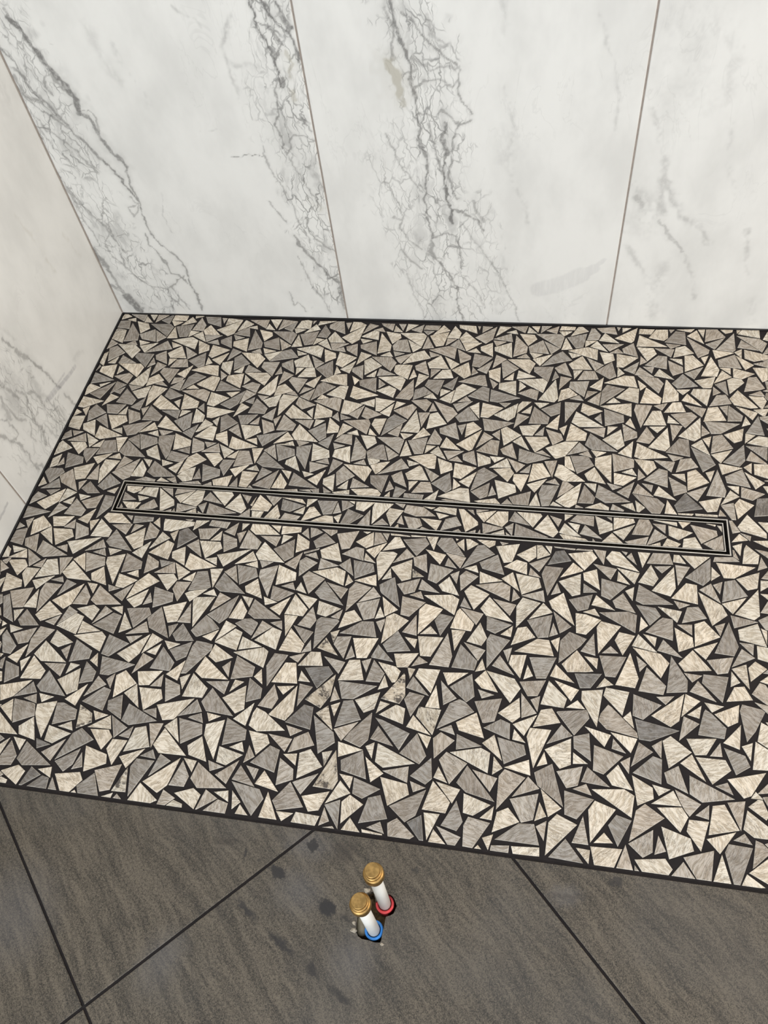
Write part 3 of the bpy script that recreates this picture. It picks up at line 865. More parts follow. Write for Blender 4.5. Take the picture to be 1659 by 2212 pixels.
w 1531 1284 86 24 59 66 39 65
m 2474 676 50 -9 72 25 43 81
m 2520 1595 80 -19 21 43
w 1569 97 34 -69 69 -60 86 28
w 54 217 106 -95 130 -37 94 -5 79 -4
m 780 1248 22 -47 57 -44 89 12
w 960 293 15 -35 101 -36 59 46
w 1815 1752 21 -44 85 8
w 1870 161 2 -21 82 -62 75 34
m 67 1355 13 -34 74 -59 49 26
m 1777 99 51 -38 81 -8 95 75
g 1837 979 39 -32 66 -18 68 -9 71 50
m 2421 585 6 -91 6 -94 57 -70 57 -41
g 899 2219 60 58 18 77
w 430 728 124 -25 18 66
w 2850 312 0 -4 3 -76 5 -80 67 -13 57 7 46 9 20 11
w 2812 619 36 -40 66 -26 78 38
g 1777 1841 -61 64 -80 21
g 683 581 50 -23 80 8 95 92
g 845 299 129 33 85 84 48 70 38 57
w 2542 69 64 -16 82 3 84 56 32 54
g 72 657 16 -61 88 -4 22 43
m 332 396 66 -67 89 23 9 30
m 2768 467 88 19 70 68 33 64
g 950 114 35 -71 74 -62 87 25
w 668 434 79 -43 74 49 1 32
w 1389 576 19 -2 77 63 -12 77
d 477 2301 53 42 10 64 -9 0
w 323 180 133 -57 132 4 98 25
w 2006 625 17 -47 57 -48 88 14
m 612 1384 11 -85 60 -52 54 -28
g 719 231 62 21 60 54 2 139
g 2832 546 54 4 62 33 12 87
w 1423 1253 44 -25 70 -10 62 51
g 146 188 -8 44 -69 122 -70 -10
g 1330 1846 8 -82 48 -7
g 2092 524 41 -38 78 -19 79 45
m 998 1875 77 -39 82 10
w 607 993 33 -27 45 -25 59 -20 71 -16 68 53 38 39 17 22
m 878 394 15 91 -61 89 -64 55
m 1654 1615 53 -9 42 72
w 142 1241 21 -45 67 -41 93 9
g 2174 1481 24 -83 41 -71 63 -53
g 468 507 98 93 43 115 14 85
g 8 1208 5 -50 112 -9 0 11
w 2587 512 87 7 71 61 37 57
w 2396 78 70 -27 83 -13 100 70
m 254 1260 29 -81 76 -54 64 -23
w 1917 859 60 -61 83 -15 67 10
m 1977 1709 76 -27 24 40
w 8 727 4 -28 62 -43 59 40 5 36 0 32
m 235 1154 38 -34 75 -27 83 40
m 963 416 59 -73 85 12 9 22
w 1080 1744 83 20 3 52
g 813 98 107 -83 121 -17 98 1
m 2595 1250 5 -86 50 -5
w 509 1996 46 -19 62 63
m 1961 1450 63 -63 83 -17
g 248 368 15 89 -70 92 -71 89 -74 65
w 1826 1589 18 -79 49 0 32 1
g 533 909 62 -11 79 4 92 29 6 48
w 2771 2301 14 2 -32 32 -49 0
g 176 70 111 -85 125 -17 104 3
m 1910 1561 22 46 -60 63
w 2491 133 40 -84 81 -36 69 -3
m 569 1233 4 -87 49 -70 52 -36
m 1010 2275 -46 21 -54 -26 -27 -26
m 2671 1345 68 -48 41 29
w 2529 1427 61 -56 79 -11
m 1928 1697 22 42 -54 65
m 573 1978 67 52 26 80
w 1688 819 21 -81 67 -56 60 -23
w 9 633 30 -5 112 42 3 64
m 20 248 25 -89 92 -27 35 19
g 2890 672 71 -70 79 -4 73 -2
w 2719 323 32 -42 66 -39 86 26
w 2838 1592 35 -9 41 44 2 48
w 2096 1517 75 31 42 66 -5 -2
m 2773 972 33 -62 48 -62 46 16 5 3
g 447 314 61 -43 89 -29 72 58
g 669 286 17 -79 84 -32 28 24
g 314 85 38 -71 77 -66 86 22
w 727 1797 63 62 15 83
m 2116 634 29 -84 71 -53 62 -23
g 1259 1629 55 -66 78 -19
w 455 1745 84 20 0 53
w 2976 623 -35 5 -80 -34 -5 -50
w 2392 1280 60 -63 79 -16
w 2159 476 81 42 44 81 11 66
m 376 1872 80 -44 83 6
w 1216 1591 22 -83 50 0 44 0
w 284 2051 63 -45 34 34 1 4
m 2310 1271 60 -61 82 -15
s 1364 1707 78 -22 24 42
w 29 408 81 -38 71 52 0 33
w 329 269 21 -29 103 -29 58 51
m 1395 1737 62 -59 78 -14
w 2254 526 32 -23 89 6 7 46
w 845 1865 48 -19 55 59
w 2959 235 30 -82 52 -70 60 0
w 766 1002 12 -27 74 -28 80 31
m 614 781 9 -40 20 -83 22 -86 67 -65 68 -56 60 -27 55 -22
w 1787 700 65 52 28 87 1 74
w 2194 1339 15 6 78 33 80 37 44 67
w 2640 188 87 29 53 73 13 60
w 537 276 19 -14 94 42 1 73
m 718 1876 61 64 16 81
w 692 865 63 -66 88 -23 64 8
w 1904 1342 4 -50 85 -32
m 1253 173 5 -20 86 -63 72 28
m 2238 345 88 9 72 56 26 55
w 986 1720 63 66 19 84
w 404 1008 55 0 57 42 23 87 1 10
w 1385 655 41 -54 43 -51 59 37 10 33 7 29
w 1563 1481 18 -74 20 -78 63 -48
m 1937 754 12 -24 69 -47 46 35
w 1985 1364 67 -48 39 31
w 1027 1023 54 0 61 27 22 79
g 144 612 22 -52 71 -53 94 5
g 314 2008 81 25 51 62
m 2060 1428 83 -18 76 29
m 1477 1513 79 31 46 69
m 2618 209 4 -57 15 -90 58 -68 58 -36
w 634 176 6 -30 82 -64 70 26
m 1633 746 54 -1 61 29 25 82
w 2304 1442 80 -14 16 41
m 932 1604 65 61 17 81
w 75 734 13 -33 82 -66 49 28
w 2911 304 52 32 -29 61 -32 61 -35 8
m 822 1660 51 1 29 81
g 638 500 116 12 5 66
g 784 175 12 -29 91 -47 67 37
m 641 1728 86 16 63 58
w 1349 717 39 -74 75 -38 61 -5
m 1346 1441 65 -64 84 -20
m 1116 1699 67 56 24 77
w 1155 1569 43 -25 67 53
m 1082 43 2 -21 85 -59 65 28 30 25
g 1542 502 75 43 78 45 40 80 3 60
w 1620 2301 -37 39 -59 0
m 1787 792 4 -28 62 -54 44 23
w 1234 960 3 -27 53 -62 43 27
m 1989 437 82 -36 88 16 85 18 54 29
m 142 147 22 -31 100 -46 70 39
w 1844 779 11 -73 60 -51 57 -24
m 1240 758 80 -15 71 41 66 41 28 39
m 1537 508 69 -59 89 -7 65 12
g 808 977 27 87 -24 85 -32 51
w 1448 1423 85 -16 77 32
g 35 550 62 -29 102 80
m 1511 924 15 -29 70 -54 39 26
m 1333 610 27 -16 86 15 8 54
w 1860 348 50 -31 46 63 -5 38
w 425 868 15 -25 83 -48 39 36
w 2780 769 9 -54 86 -17
w 1119 1206 4 -38 80 -21 78 1
w 238 525 42 -42 77 -31 80 40
m 1026 556 35 -31 92 -1 7 41
w 196 1658 52 0 29 80 1 5
m 2653 922 37 -36 78 37
g 11 414 3 -72 111 -44
w 2926 400 43 -70 49 -69 68 -25 58 -2
m 258 635 34 -85 79 -56 64 -20
m 1772 1272 59 -63 77 -15 39 -7
w 1196 628 3 -89 52 -80 52 -48
g 781 640 25 -49 57 -47 90 10
w 871 545 39 -38 70 -28 78 41 71 38
w 606 1640 6 -85 49 -62
m 2081 1291 37 -32 75 36
m 895 657 28 -82 72 -57 58 -20
w 882 1426 32 -79 50 7
m 211 271 131 32 91 86
w 999 481 -48 42 -78 25 -83 -33 -13 -6
g 139 881 7 -29 38 -71 66 12 5 8
w 999 393 86 6 70 53 66 62 27 58
w 1454 494 7 51 -28 70 -80 38
w 1616 371 88 10 70 61 34 56
m 2427 145 5 -24 7 -26 66 -47 49 39
g 208 1089 37 -23 91 -17 26 40
w 2919 29 88 -24 90 25 17 25
w 1694 1263 61 -62 79 -18
w 225 1865 45 -18 57 57
w 1244 1497 58 -59 80 -18
m 2140 278 16 -27 74 -49 45 36
m 2070 2301 1 21 -52 15 -54 0
m 755 1328 76 -49 41 32
w 814 1540 28 -32 82 26 40 18 17 11
m 2172 981 36 31 62 58 37 77 18 79
w 8 183 66 -26 55 65 0 52
w 712 756 6 -25 72 -60 44 25
w 57 843 65 -65 89 -19 71 3
w 2402 743 52 -19 60 67
m 1689 1438 79 -8 8 43
w 8 885 2 -35 71 10 10 48 0 32
w 1468 1287 38 -32 76 40
w 2331 169 20 -75 64 -47 57 -8
w 737 1415 34 -70 69 -31 -2 5
w 1883 2301 -41 38 -52 0
w 2756 725 33 -41 81 30
w 2872 805 32 -80 68 -48
w 2108 1269 47 23 16 61 -3 61
w 1691 761 85 -9 20 56
w 1708 111 13 -26 89 -20 24 48 0 4
m 664 1462 86 5 68 52
w 2531 942 82 -18 20 44
m 2395 937 43 -27 67 53
w 1056 896 71 -34 35 46 1 19
w 972 1395 85 24 58 63
w 1978 67 40 -76 79 -31 66 -4
w 2684 683 59 -43 69 -49 42 33
w 1417 876 0 -3 26 -43 29 -44 43 -31 77 24 40 16
m 941 1433 65 -44 39 32
m 1301 1339 0 -50 76 -26
m 1656 1300 -33 33 -78 -34
m 252 1432 33 -75 54 8
m 819 1228 76 -8 84 22 5 26
m 2540 770 62 -55 78 -3
m 2531 950 -57 58 -78 11
g 445 8 23 -43 99 -69 79 -1
m 1167 1377 47 -19 59 57
m 2950 759 9 1 -45 60 -67 14
m 421 1658 -42 21 -59 -58
w 578 612 6 -88 52 -74 53 -72 51 -37
m 2275 94 51 3 61 35 35 76 20 76
m 1440 1405 -26 76 -63 42
m 1525 295 7 -25 70 -56 44 32
m 2116 805 33 -80 50 8
m 101 1402 38 -80 74 -44
m 1495 1263 47 20 19 59 -5 59
m 370 362 89 7 70 57 20 51
w 312 1433 68 -47 51 1 38 34
m 2204 766 84 30 47 69
m 412 1258 74 -42 86 10
g 403 544 34 -20 88 8 9 50
g 493 1208 6 -36 86 -19 84 -1
m 536 1572 42 -24 62 52
m 752 464 77 -38 84 16 44 29
w 544 1382 47 -21 60 59
m 2487 2250 33 13 13 55
w 2315 2240 55 6 30 33
w 1091 136 14 -25 89 -23 24 48
w 607 1357 70 56 30 82
m 2726 1224 90 8 78 20 70 25 6 19
w 2141 2200 35 18 13 58
w 1807 160 3 -22 60 -60 53 28
w 619 319 3 -36 58 -78 49 14
m 2267 623 81 -41 87 11
m 1041 1258 74 -44 83 3
w 920 72 68 0 72 4 70 54 47 60 16 52
w 121 1323 74 -50 36 34
m 1158 876 12 -56 14 -56 83 -16
w 182 1543 31 -35 83 29
w 2053 927 31 -37 77 34
w 1900 853 86 7 71 45 67 53
m 2609 578 5 -88 48 -5
m 2171 2254 6 59 -25 39
w 1786 933 42 -25 65 50 66 55
w 369 447 -38 38 -77 9 -76 -40
w 1360 77 40 -80 77 -38 69 -12
w 2843 925 -31 28 -71 -44
s 2264 2260 37 -41 41 -2
m 2672 466 63 -64 83 -16
m 2609 2123 37 -8 41 35
w 1650 108 55 -1 62 37 29 82 1 5
m 1706 181 19 -88 63 -60 64 -42
w 1088 207 19 -85 65 -54 58 -24
m 1241 331 2 -13 60 -60 48 30 2 8
w 2467 1206 14 -67 44 -1
m 495 1700 62 58 27 77
m 115 434 81 -43 91 8 68 24
m 1837 754 67 61 27 87
w 2872 464 57 -69 80 -30 75 -26
w 462 109 15 -26 86 -26 93 -26 26 43 1 7
g 311 1597 57 57 11 72
m 1695 2296 -17 34 -57 12
w 2115 621 48 -13 55 72
w 2760 1896 22 -43 33 15
m 2009 870 32 40 -39 70
m 403 104 57 -5 61 37 25 89
m 1983 637 61 67 12 83
m 1353 998 77 11 3 50
m 273 285 10 -27 75 -56 45 31
w 2195 775 1 -49 17 -62 42 -74 19 2 4 1
w 1332 134 -5 56 -30 62 -83 18
w 1170 970 43 -25 65 56
m 2252 2090 57 -13 40 20
w 459 176 26 -89 70 -63 63 -32
m 2710 2181 52 -6 33 23
g 25 1103 88 12 63 58
m 906 312 4 -16 71 -56 47 29
m 2491 1927 27 -36 31 22
w 2277 1022 88 -5 89 9 57 28
m 947 828 68 -47 41 35
w 2796 335 74 41 38 77 1 3
w 1531 821 48 11 14 88
m 2320 17 21 -25 87 -37 77 10
w 1824 2108 45 -12 12 36
m 1707 779 23 -45 84 4
m 2310 1209 36 -63 45 -3
w 256 1245 49 -17 58 58
w 2005 2077 31 24 1 58
m 344 1390 82 23 57 59
m 1188 186 6 -23 62 -60 50 22
w 980 789 84 28 49 68
w 99 54 43 -84 82 -48 64 -15
m 211 1037 53 -2 28 81
w 2488 2047 18 -32 53 -9
m 2663 1938 37 2 34 46
w 2805 135 8 -52 87 -14
g 2672 2029 50 -21 36 15
g 1036 125 48 -5 59 30 24 82
g 1248 938 52 66 7 83
m 1489 2298 31 17 8 57
g 1174 773 48 -27 58 53
w 2568 1025 45 -1 12 64
m 2681 282 38 -34 78 39
w 893 823 32 -80 49 6
w 2251 2012 45 5 0 36
m 121 1246 66 55 20 75
w 2705 51 68 -46 43 39
w 137 1169 60 58 9 75
m 2281 468 47 -21 52 21 57 59
w 2661 441 78 -28 24 40
m 321 986 63 60 15 82
m 1576 575 23 -81 50 3
w 1978 2212 36 -2 40 40
w 1697 18 4 -20 88 -55 78 -6
w 1757 1971 35 -48 44 -9
g 1575 1028 75 -5 79 18 1 20
w 744 808 42 -76 74 -35
w 1132 2240 55 -25 46 10
w 1525 2133 41 -42 45 -4
m 2909 115 84 -15 76 -7 19 47
w 1307 676 -47 20 -62 -63
g 8 99 0 -3 66 -11 66 -9 53 48 46 50 0 45
w 261 804 38 -81 52 7
m 1461 768 26 -77 64 -46
w 2043 228 32 -40 85 36
m 675 856 84 3 64 51
w 1658 492 49 -21 61 60
w 1187 87 72 51 43 69 3 70
w 827 941 32 -36 77 30 69 28
g 1532 1029 22 -1 49 37 4 53
w 2659 1764 21 -31 59 -7
w 1984 710 70 -42 34 31
w 615 748 14 5 67 49 66 52 23 76
w 2928 250 37 30 -30 83
g 557 756 50 -28 59 53
w 1329 2093 48 -32 45 7
w 1347 2272 23 -28 56 0
w 1568 727 75 31 41 68
g 392 858 -20 56 -30 80 -72 49
g 2799 342 48 -61 44 22
w 2328 96 87 -13 26 49
w 2604 1811 36 -9 45 35
w 1191 2228 13 -57 36 -32
w 1793 533 45 -60 37 33 -3 4
m 1719 517 24 -42 83 21
g 204 753 -40 85 -78 49
w 1855 1023 16 -7 102 -8 80 18
m 40 835 92 -2 70 47
m 1203 2137 33 24 6 60
m 681 24 91 -55 91 -51 95 5
m 2855 1447 19 -34 25 -36 36 -24 41 25
m 2779 100 36 -31 83 44
g 568 168 6 -21 68 -52 47 30
m 2276 207 35 -79 72 -42
g 952 993 59 52 11 71
w 2290 384 47 -20 58 59
g 420 634 89 -44 87 7
m 9 1154 1 -32 61 16 13 33
m 1045 651 75 -45 84 4
m 770 571 61 65 11 84 4 42
g 628 2229 35 12 16 59
w 1725 1265 11 62 -34 60
w 744 89 40 -77 73 -38 66 -16
m 1752 2128 14 -33 52 -15
m 2786 1538 39 -43 45 -2
g 625 125 81 -13 66 44 61 45 41 41 29 32
m 2430 275 45 -22 49 -14 67 53
w 1000 2146 40 -42 46 -4
w 1979 352 82 15 6 52
m 2395 1989 25 -34 30 19
w 1722 824 -39 68 -69 32
w 2556 303 82 -19 23 42
w 114 1444 -17 39 -79 -4
m 2565 135 66 -53 82 -4
m 1929 233 -48 26 -59 -59
m 1085 2143 14 -34 57 -15
m 1462 700 47 -16 56 59
m 2088 108 33 -84 70 -47
m 2476 301 80 -10 22 46
w 1990 2268 20 -33 32 14
m 762 727 71 -41 34 38
m 1949 121 -9 54 -88 15
m 918 23 -74 9 -82 -64
g 973 2010 57 -13 42 21 5 5
w 2226 1830 60 1 36 29
w 1883 1203 47 -32 68 -18 69 0
m 890 1251 47 -16 48 47
w 1542 428 54 70 6 85
g 1664 413 45 -21 61 62
w 2065 1030 44 2 26 64
m 2161 407 52 69 5 80
m 2590 1491 46 -35 48 5
m 920 447 57 66 7 87
w 8 523 6 -38 65 14 9 35 6 34 0 16
w 2427 1865 12 -11 2 45 -22 21
m 2369 1950 43 -10 5 33
m 891 641 53 -19 53 57
m 1317 1996 21 -35 58 -12
m 1641 872 35 -71 63 -39
m 1276 604 43 -23 61 56 3 3
w 1724 140 21 -50 87 6
m 1804 306 44 -22 65 61
m 2511 1761 28 -24 56 8
w 2744 1701 31 18 7 55
m 2602 1668 24 -30 57 -3
m 1216 2144 37 -42 44 -7
w 1841 1204 9 -49 48 -18 16 0
w 2282 1641 41 -43 45 -4
w 197 920 34 -35 80 29
m 2111 1816 24 -40 31 16
w 566 2265 -8 35 -53 22
w 2204 72 79 34 53 62 33 61
w 379 2147 41 -42 48 -5
m 1741 189 -37 76 -73 33
w 2060 1957 42 -6 4 35
m 1233 1203 10 -47 53 -18 28 -3
m 2343 121 30 -41 91 6
s 1455 2072 15 -43 33 10
w 2322 1751 54 16 26 38
w 1454 605 11 77 -44 18
g 805 2005 57 -20 45 16
w 13 940 5 -50 34 -35 36 -27 33 27
m 2795 1039 8 -56 36 -47 11 1
w 355 767 82 25 54 63 3 4
w 2588 1238 44 -4 23 31 4 31
g 848 2157 57 -4 38 26
w 1254 1865 27 -27 59 8
w 1255 301 60 64 9 82
g 134 545 61 61 7 79
w 1143 2092 54 -11 39 22
m 349 352 -51 21 -56 -67
m 1824 1952 53 -12 38 20
d 464 2143 14 -33 57 -14
w 1652 229 37 -79 70 -45
w 1044 433 45 -23 64 57
m 103 346 90 4 5 53
w 116 789 40 -77 68 -37
m 1544 184 52 9 15 83
w 562 302 47 -31 71 49
w 2165 162 49 6 18 80
g 264 621 50 -17 53 63
w 1593 2035 27 -38 28 16
w 1718 1616 60 6 33 35
w 761 649 59 60 17 82
w 280 40 74 0 75 36 3 36
m 1361 366 83 11 6 48
m 1448 1899 31 13 5 56
w 2141 2034 32 12 21 49
w 557 956 41 -23 55 48
w 1187 334 46 -23 63 56
w 2290 137 76 -29 30 38
w 1041 2301 -2 11 -34 20 -39 15 -53 0
w 170 226 38 -43 88 25
w 2476 1537 37 -45 44 -10
w 629 2024 19 -32 59 -10
w 899 1872 21 -41 34 18
w 759 1256 55 51 0 48
m 1428 248 17 -26 30 -36 75 32 52 22 12 6
w 807 256 34 -39 83 28
w 1602 1838 34 14 16 54
m 2452 1623 9 -56 32 -28
w 934 1708 37 -13 54 33
m 1197 165 -90 -1 -72 -47
g 2275 1395 48 6 1 38
w 2049 485 -37 0 -52 -21 -54 -33 -57 -68
g 751 2100 38 -4 40 38
w 1503 208 36 33 -32 80
m 802 1914 40 2 34 47
w 2392 1335 45 -12 5 40
w 2169 1596 25 -40 30 17
m 1069 333 35 37 -32 80
w 1609 1921 41 37 8 44
w 1218 2297 42 0 9 30
m 1937 1799 15 -31 55 -14
m 1037 512 46 -21 59 51
w 926 199 51 7 18 86
m 1040 1816 33 -35 26 26
m 1534 55 66 -2 70 4 78 28 7 28
m 1704 1741 54 20 21 39
w 523 2093 58 -9 42 22
w 695 60 9 10 -32 33 -38 34 -50 -3 -59 -42
w 2500 45 53 -1 69 30 4 30
w 1163 1839 37 -25 21 31
m 406 222 33 -81 35 -81 71 -47
w 2084 1747 31 15 11 53
w 465 426 16 82 -45 22
m 413 490 52 -17 57 55
w 405 1985 22 -31 60 -7
w 122 620 63 57 17 75
w 2463 1530 30 25 7 58
w 744 1789 38 -8 46 38
w 2796 1134 58 13 51 20 30 39
w 2874 1332 26 19 37 45 5 44
m 2712 1484 15 -36 35 16
w 1049 172 74 -40 35 36
m 2859 1790 12 33 -46 44
g 637 305 55 61 7 82
m 1471 1741 32 15 12 56
w 1323 1837 42 0 3 38
m 217 112 30 -84 70 -48
m 2831 1996 -38 -39 -36 -41 -10 -36 -4 -32
m 2873 1248 34 16 18 58
m 742 374 79 6 7 48
w 291 167 53 5 18 84
w 1922 1737 34 11 20 50
m 410 2023 -14 34 -56 14
m 884 223 39 32 -28 78
m 1530 1741 22 -40 32 14
w 798 1738 25 -32 62 -7
m 2339 1624 54 5 29 29
m 419 1816 35 -33 29 24
w 1997 1589 36 -6 41 38
w 2713 1305 32 25 6 58
w 1657 1032 45 0 53 51
w 2420 1374 24 -38 31 19
w 1315 536 65 -19 63 11 60 29
m 1555 1585 24 -39 31 4 31 16
w 1659 59 -33 35 -77 -31
w 1666 1633 41 -40 45 -5
w 1091 1903 42 41 9 45
m 1272 1752 34 -18 53 20
w 2998 470 -2 2 -60 -7 -27 -40 -19 -38
w 2798 1151 23 -40 34 15
m 2523 1263 25 -26 58 7
m 2011 1649 18 -41 29 14
w 420 143 77 -43 40 30
w 2904 1691 0 2 -13 41 -27 46 -34 46 -68 19
w 1870 88 66 63 15 67
w 1453 1911 18 -37 30 14
m 2718 1321 21 -36 33 16
m 1310 1732 34 11 24 53 1 2
w 2463 972 4 -52 13 -55 35 -32
g 1847 1492 40 -8 11 38
m 479 141 20 -43 88 4
m 647 1738 25 -24 60 11
m 309 1710 40 -11 51 32
w 1120 1523 13 -35 57 -19
w 1034 1985 14 -29 51 -7
g 793 1680 18 -43 34 14
m 1278 1207 43 -28 64 -9 63 1
m 2163 1581 29 13 12 55 0 4
m 2958 527 48 -40 68 12 54 23 -1 12
m 2583 1398 16 -30 53 -11
m 430 1028 88 -3 89 10 40 21
w 1037 1528 39 -45 45 -7
w 563 66 78 43 1 51
w 162 1676 23 -44 38 9
m 1939 21 62 -39 73 6
w 473 1903 40 38 3 42
g 574 2262 0 -39 30 -39
m 1798 1364 27 -38 32 18
w 2603 835 50 -34 48 6
m 49 4 84 -49 86 0
w 2276 1473 56 -12 39 17
w 2410 998 53 -26 43 13
w 1549 1573 33 11 12 51
w 280 1875 21 -37 31 22
w 174 1736 18 -32 59 -11
w 1398 840 13 -34 18 -33 30 -29 38 -26 54 -13 52 -5 17 -1
w 1295 1033 60 1 57 24 -11 7
w 2273 903 42 -43 46 -1
w 545 1844 37 -21 19 31
w 2155 35 67 3 71 23 7 26
m 1171 1627 50 -23 41 12
g 667 1403 17 -32 62 -6
s 1399 1643 18 -39 31 13
w 781 16 43 -63 56 3
m 1251 94 67 56 23 69 1 4
m 2163 1415 34 13 20 51
m 633 1908 26 -31 25 26
w 412 1531 39 -44 43 -3
m 1660 1464 54 -13 39 19
w 8 1450 26 4 20 41 0 54
w 2527 594 30 -31 63 5
m 1774 1328 45 -8 9 35
w 2897 1037 31 -47 36 -3 35 0
w 2887 660 44 46 7 52
m 1330 22 9 -14 60 -48 63 -2
w 1279 1496 -31 46 -44 12
w 1847 1333 53 -15 43 17
m 2027 1456 28 19 3 53
w 2872 1122 44 -24 55 -24 58 6
m 1177 1473 56 -12 41 19
w 845 1297 41 3 36 48
m 2371 1024 48 -4 50 2 8 27
m 2874 1158 47 -40 49 -23 46 -8
m 32 1516 27 19 -24 52 -24 48
s 1656 1353 5 -37 46 -30
w 8 350 26 -18 16 78 0 64
m 211 1287 48 -3 35 41
w 1815 1236 25 -22 19 32 -7 9
w 547 1627 53 -23 43 11
w 847 1383 55 -24 46 12
m 665 1603 33 15 13 54
w 968 104 74 29 48 63
w 336 2183 19 -31 32 31
w 2678 1016 1 -10 79 -10 80 -1
w 1549 1410 35 11 25 52
m 2725 634 34 20 6 61 1 4
w 2298 735 20 -34 59 -7
m 2592 735 19 -35 59 -13
m 2081 1340 44 -7 5 32
w 2415 839 57 -14 40 21
w 1624 2291 3 -9 36 -10 66 -10 65 -6 63 -6
g 863 76 43 -19 56 51 50 47
w 2729 818 15 -43 34 14
g 9 833 42 24 24 59 3 38
m 410 470 39 18 48 27 50 43 48 44 4 42
w 787 1481 39 -5 41 8 42 36
w 1131 1246 2 -43 40 -4
m 382 1393 59 -13 42 21
w 2729 646 22 -43 35 16
w 28 1393 20 -32 66 -10
m 2896 1419 -2 50 -31 2
m 2474 875 30 20 4 59
w 2804 876 37 -37 42 0
w 438 1369 19 -32 58 -4
m 944 1256 22 -42 34 16
w 886 1535 55 -4 35 24
m 1067 1371 16 -30 54 -1 51 -1
m 1420 1588 6 40 -32 6
g 223 42 45 -23 48 -23 54 38 45 38
w 1469 1333 45 -8 0 33 -1 5
w 310 1249 21 -45 37 12
w 336 75 73 29 42 63
w 2786 2031 -15 -22 19 -22 18 -19
m 2964 212 56 -20 59 10 47 15
w 2598 569 47 -2 6 41
m 2808 468 26 -49 27 -43 34 9
m 1751 638 23 -51 34 7 34 12
w 1919 826 38 29 -21 32
w 2871 781 26 -29 32 24
g 715 998 -23 53 -35 -6
m 2096 41 47 -20 56 30
m 1477 60 46 -17 50 -17 56 36
w 1068 1404 -10 30 -54 11
w 2433 584 40 -27 20 33
w 2860 1477 13 -60 19 -9
w 1451 75 55 50 5 54
m 1238 1330 55 -14 40 16
m 155 1478 39 -4 42 38
w 1585 948 7 -45 37 5
m 627 1029 4 -2 100 0 81 17
w 2360 649 42 45 3 45
w 1763 920 2 -55 31 -32
m 2270 455 52 44 10 47
m 2490 888 34 -40 41 -6
w 556 1476 52 -12 40 20
m 2549 478 32 -23 55 18
m 8 255 44 42 0 68
w 1416 1450 27 22 3 51
m 2359 896 20 -33 55 -16
w 1048 926 41 -48 45 -8
s 1705 1788 14 38 -13 40
w 1302 1003 39 -3 37 42
m 1498 1006 33 18 10 56
w 2219 288 5 -53 40 3
m 505 1290 42 40 3 43
w 2884 571 35 15 19 55
m 2022 868 37 -1 42 42
m 2929 394 59 -5 60 -3 48 24 45 24
g 566 855 59 -15 50 21
m 2427 1230 35 -33 17 18
m 444 747 23 -31 31 -29 68 -5
w 671 1281 27 -33 29 21 27 20
m 1898 677 34 -28 31 27
m 1599 313 4 -52 43 0
m 219 1383 53 -20 40 16
m 1203 1233 36 -23 21 27
m 1183 875 61 -8 48 23
m 1906 997 31 12 12 53
m 195 58 56 54 0 54
w 1631 797 41 41 3 44
w 1467 562 47 38 6 47
w 2062 489 25 -30 61 0
g 847 1029 36 -1 24 47
m 2125 910 54 -10 35 20
m 498 1531 13 -29 52 -12
m 2310 563 31 -30 26 29
g 2966 1645 -18 54 -64 51 -117 3
w 2488 332 9 -61 35 -36
w 2011 548 37 -4 43 43
m 2302 774 -16 34 -52 15
w 1515 696 19 -33 55 -3
m 2071 669 35 -1 38 46
w 1656 439 2 -36 44 -2 5 8
w 898 935 58 -6 36 25
w 1563 837 13 -33 53 -17 49 -15
w 2358 474 57 7 30 33
w 155 1165 41 -9 43 31
w 268 917 61 -4 41 28
w 855 777 56 -23 44 14
m 258 1533 56 -6 42 19
w 2893 144 27 -37 33 21
m 2512 251 36 -39 46 -1 40 0
w 2169 628 19 -36 32 22
g 349 2157 -32 15 -46 -44
w 2027 186 20 -37 59 -9
w 2625 196 52 -37 51 -2
w 2643 381 25 -28 56 4
m 57 1306 4 54 -26 37
m 1076 765 18 -30 22 -29 58 -8 16 -1
m 1734 827 57 -6 32 23
m 2071 57 48 47 3 46
w 1588 486 58 -5 35 28
w 1135 685 42 39 1 43
m 2208 458 57 -8 38 24
w 209 1118 19 -31 56 -8
w 2404 319 30 23 2 59
w 584 1235 36 -21 19 28
w 512 911 14 -34 56 -15
w 2826 241 41 -38 44 -2
m 1737 504 58 9 35 36
m 2786 406 32 18 5 51
m 2882 1280 26 -2 31 41
m 1621 566 34 7 11 51
w 797 878 37 -4 42 40
m 1344 872 55 -4 41 24
g 56 1110 28 -22 59 9
w 2268 139 50 41 2 39 1 35
w 1926 360 39 -1 41 45
w 1993 426 29 30 0 60
w 10 1093 32 18 3 52
w 1087 599 33 -37 25 25
m 2613 104 18 -31 61 -7
g 10 1624 51 -76 93 -25 76 10
m 1238 768 11 -32 53 -12
m 1030 497 53 37 12 44
m 1862 117 15 -35 58 -5
m 1205 624 38 -24 21 30
m 1863 358 19 -58 38 -28
m 1647 158 47 44 4 46
m 1577 200 10 -35 12 -38 54 -21
g 2824 2041 -20 -5 -4 -37
m 848 686 39 -1 35 43
m 2004 1029 -23 26 -44 -1
w 1509 380 32 20 13 63
w 1073 1205 39 -31 41 0
m 208 487 25 -33 66 -7
w 167 862 40 0 42 15 44 43
m 567 1011 37 -18 51 -18 35 12
w 1109 15 -81 -5 -85 -32
m 1373 384 8 -58 35 -32
m 3098 232 2 59 -5 62 -18 66 -96 42
w 399 769 57 -16 41 19
w 792 214 14 -35 66 -17
m 2078 763 62 -16 27 14
w 220 667 38 1 31 49
m 1806 24 1 -42 46 -3
w 1137 927 17 -30 52 -12
w 2153 43 18 -29 21 -32 57 0
m 673 800 20 -30 55 -3
w 429 912 39 -42 41 -5
w 390 2287 6 -14 30 -14 30 -2 5 5
w 2010 60 45 1 7 42
m 2379 173 53 0 31 28 -5 0
m 2499 240 31 20 5 54
w 226 760 55 -20 42 15
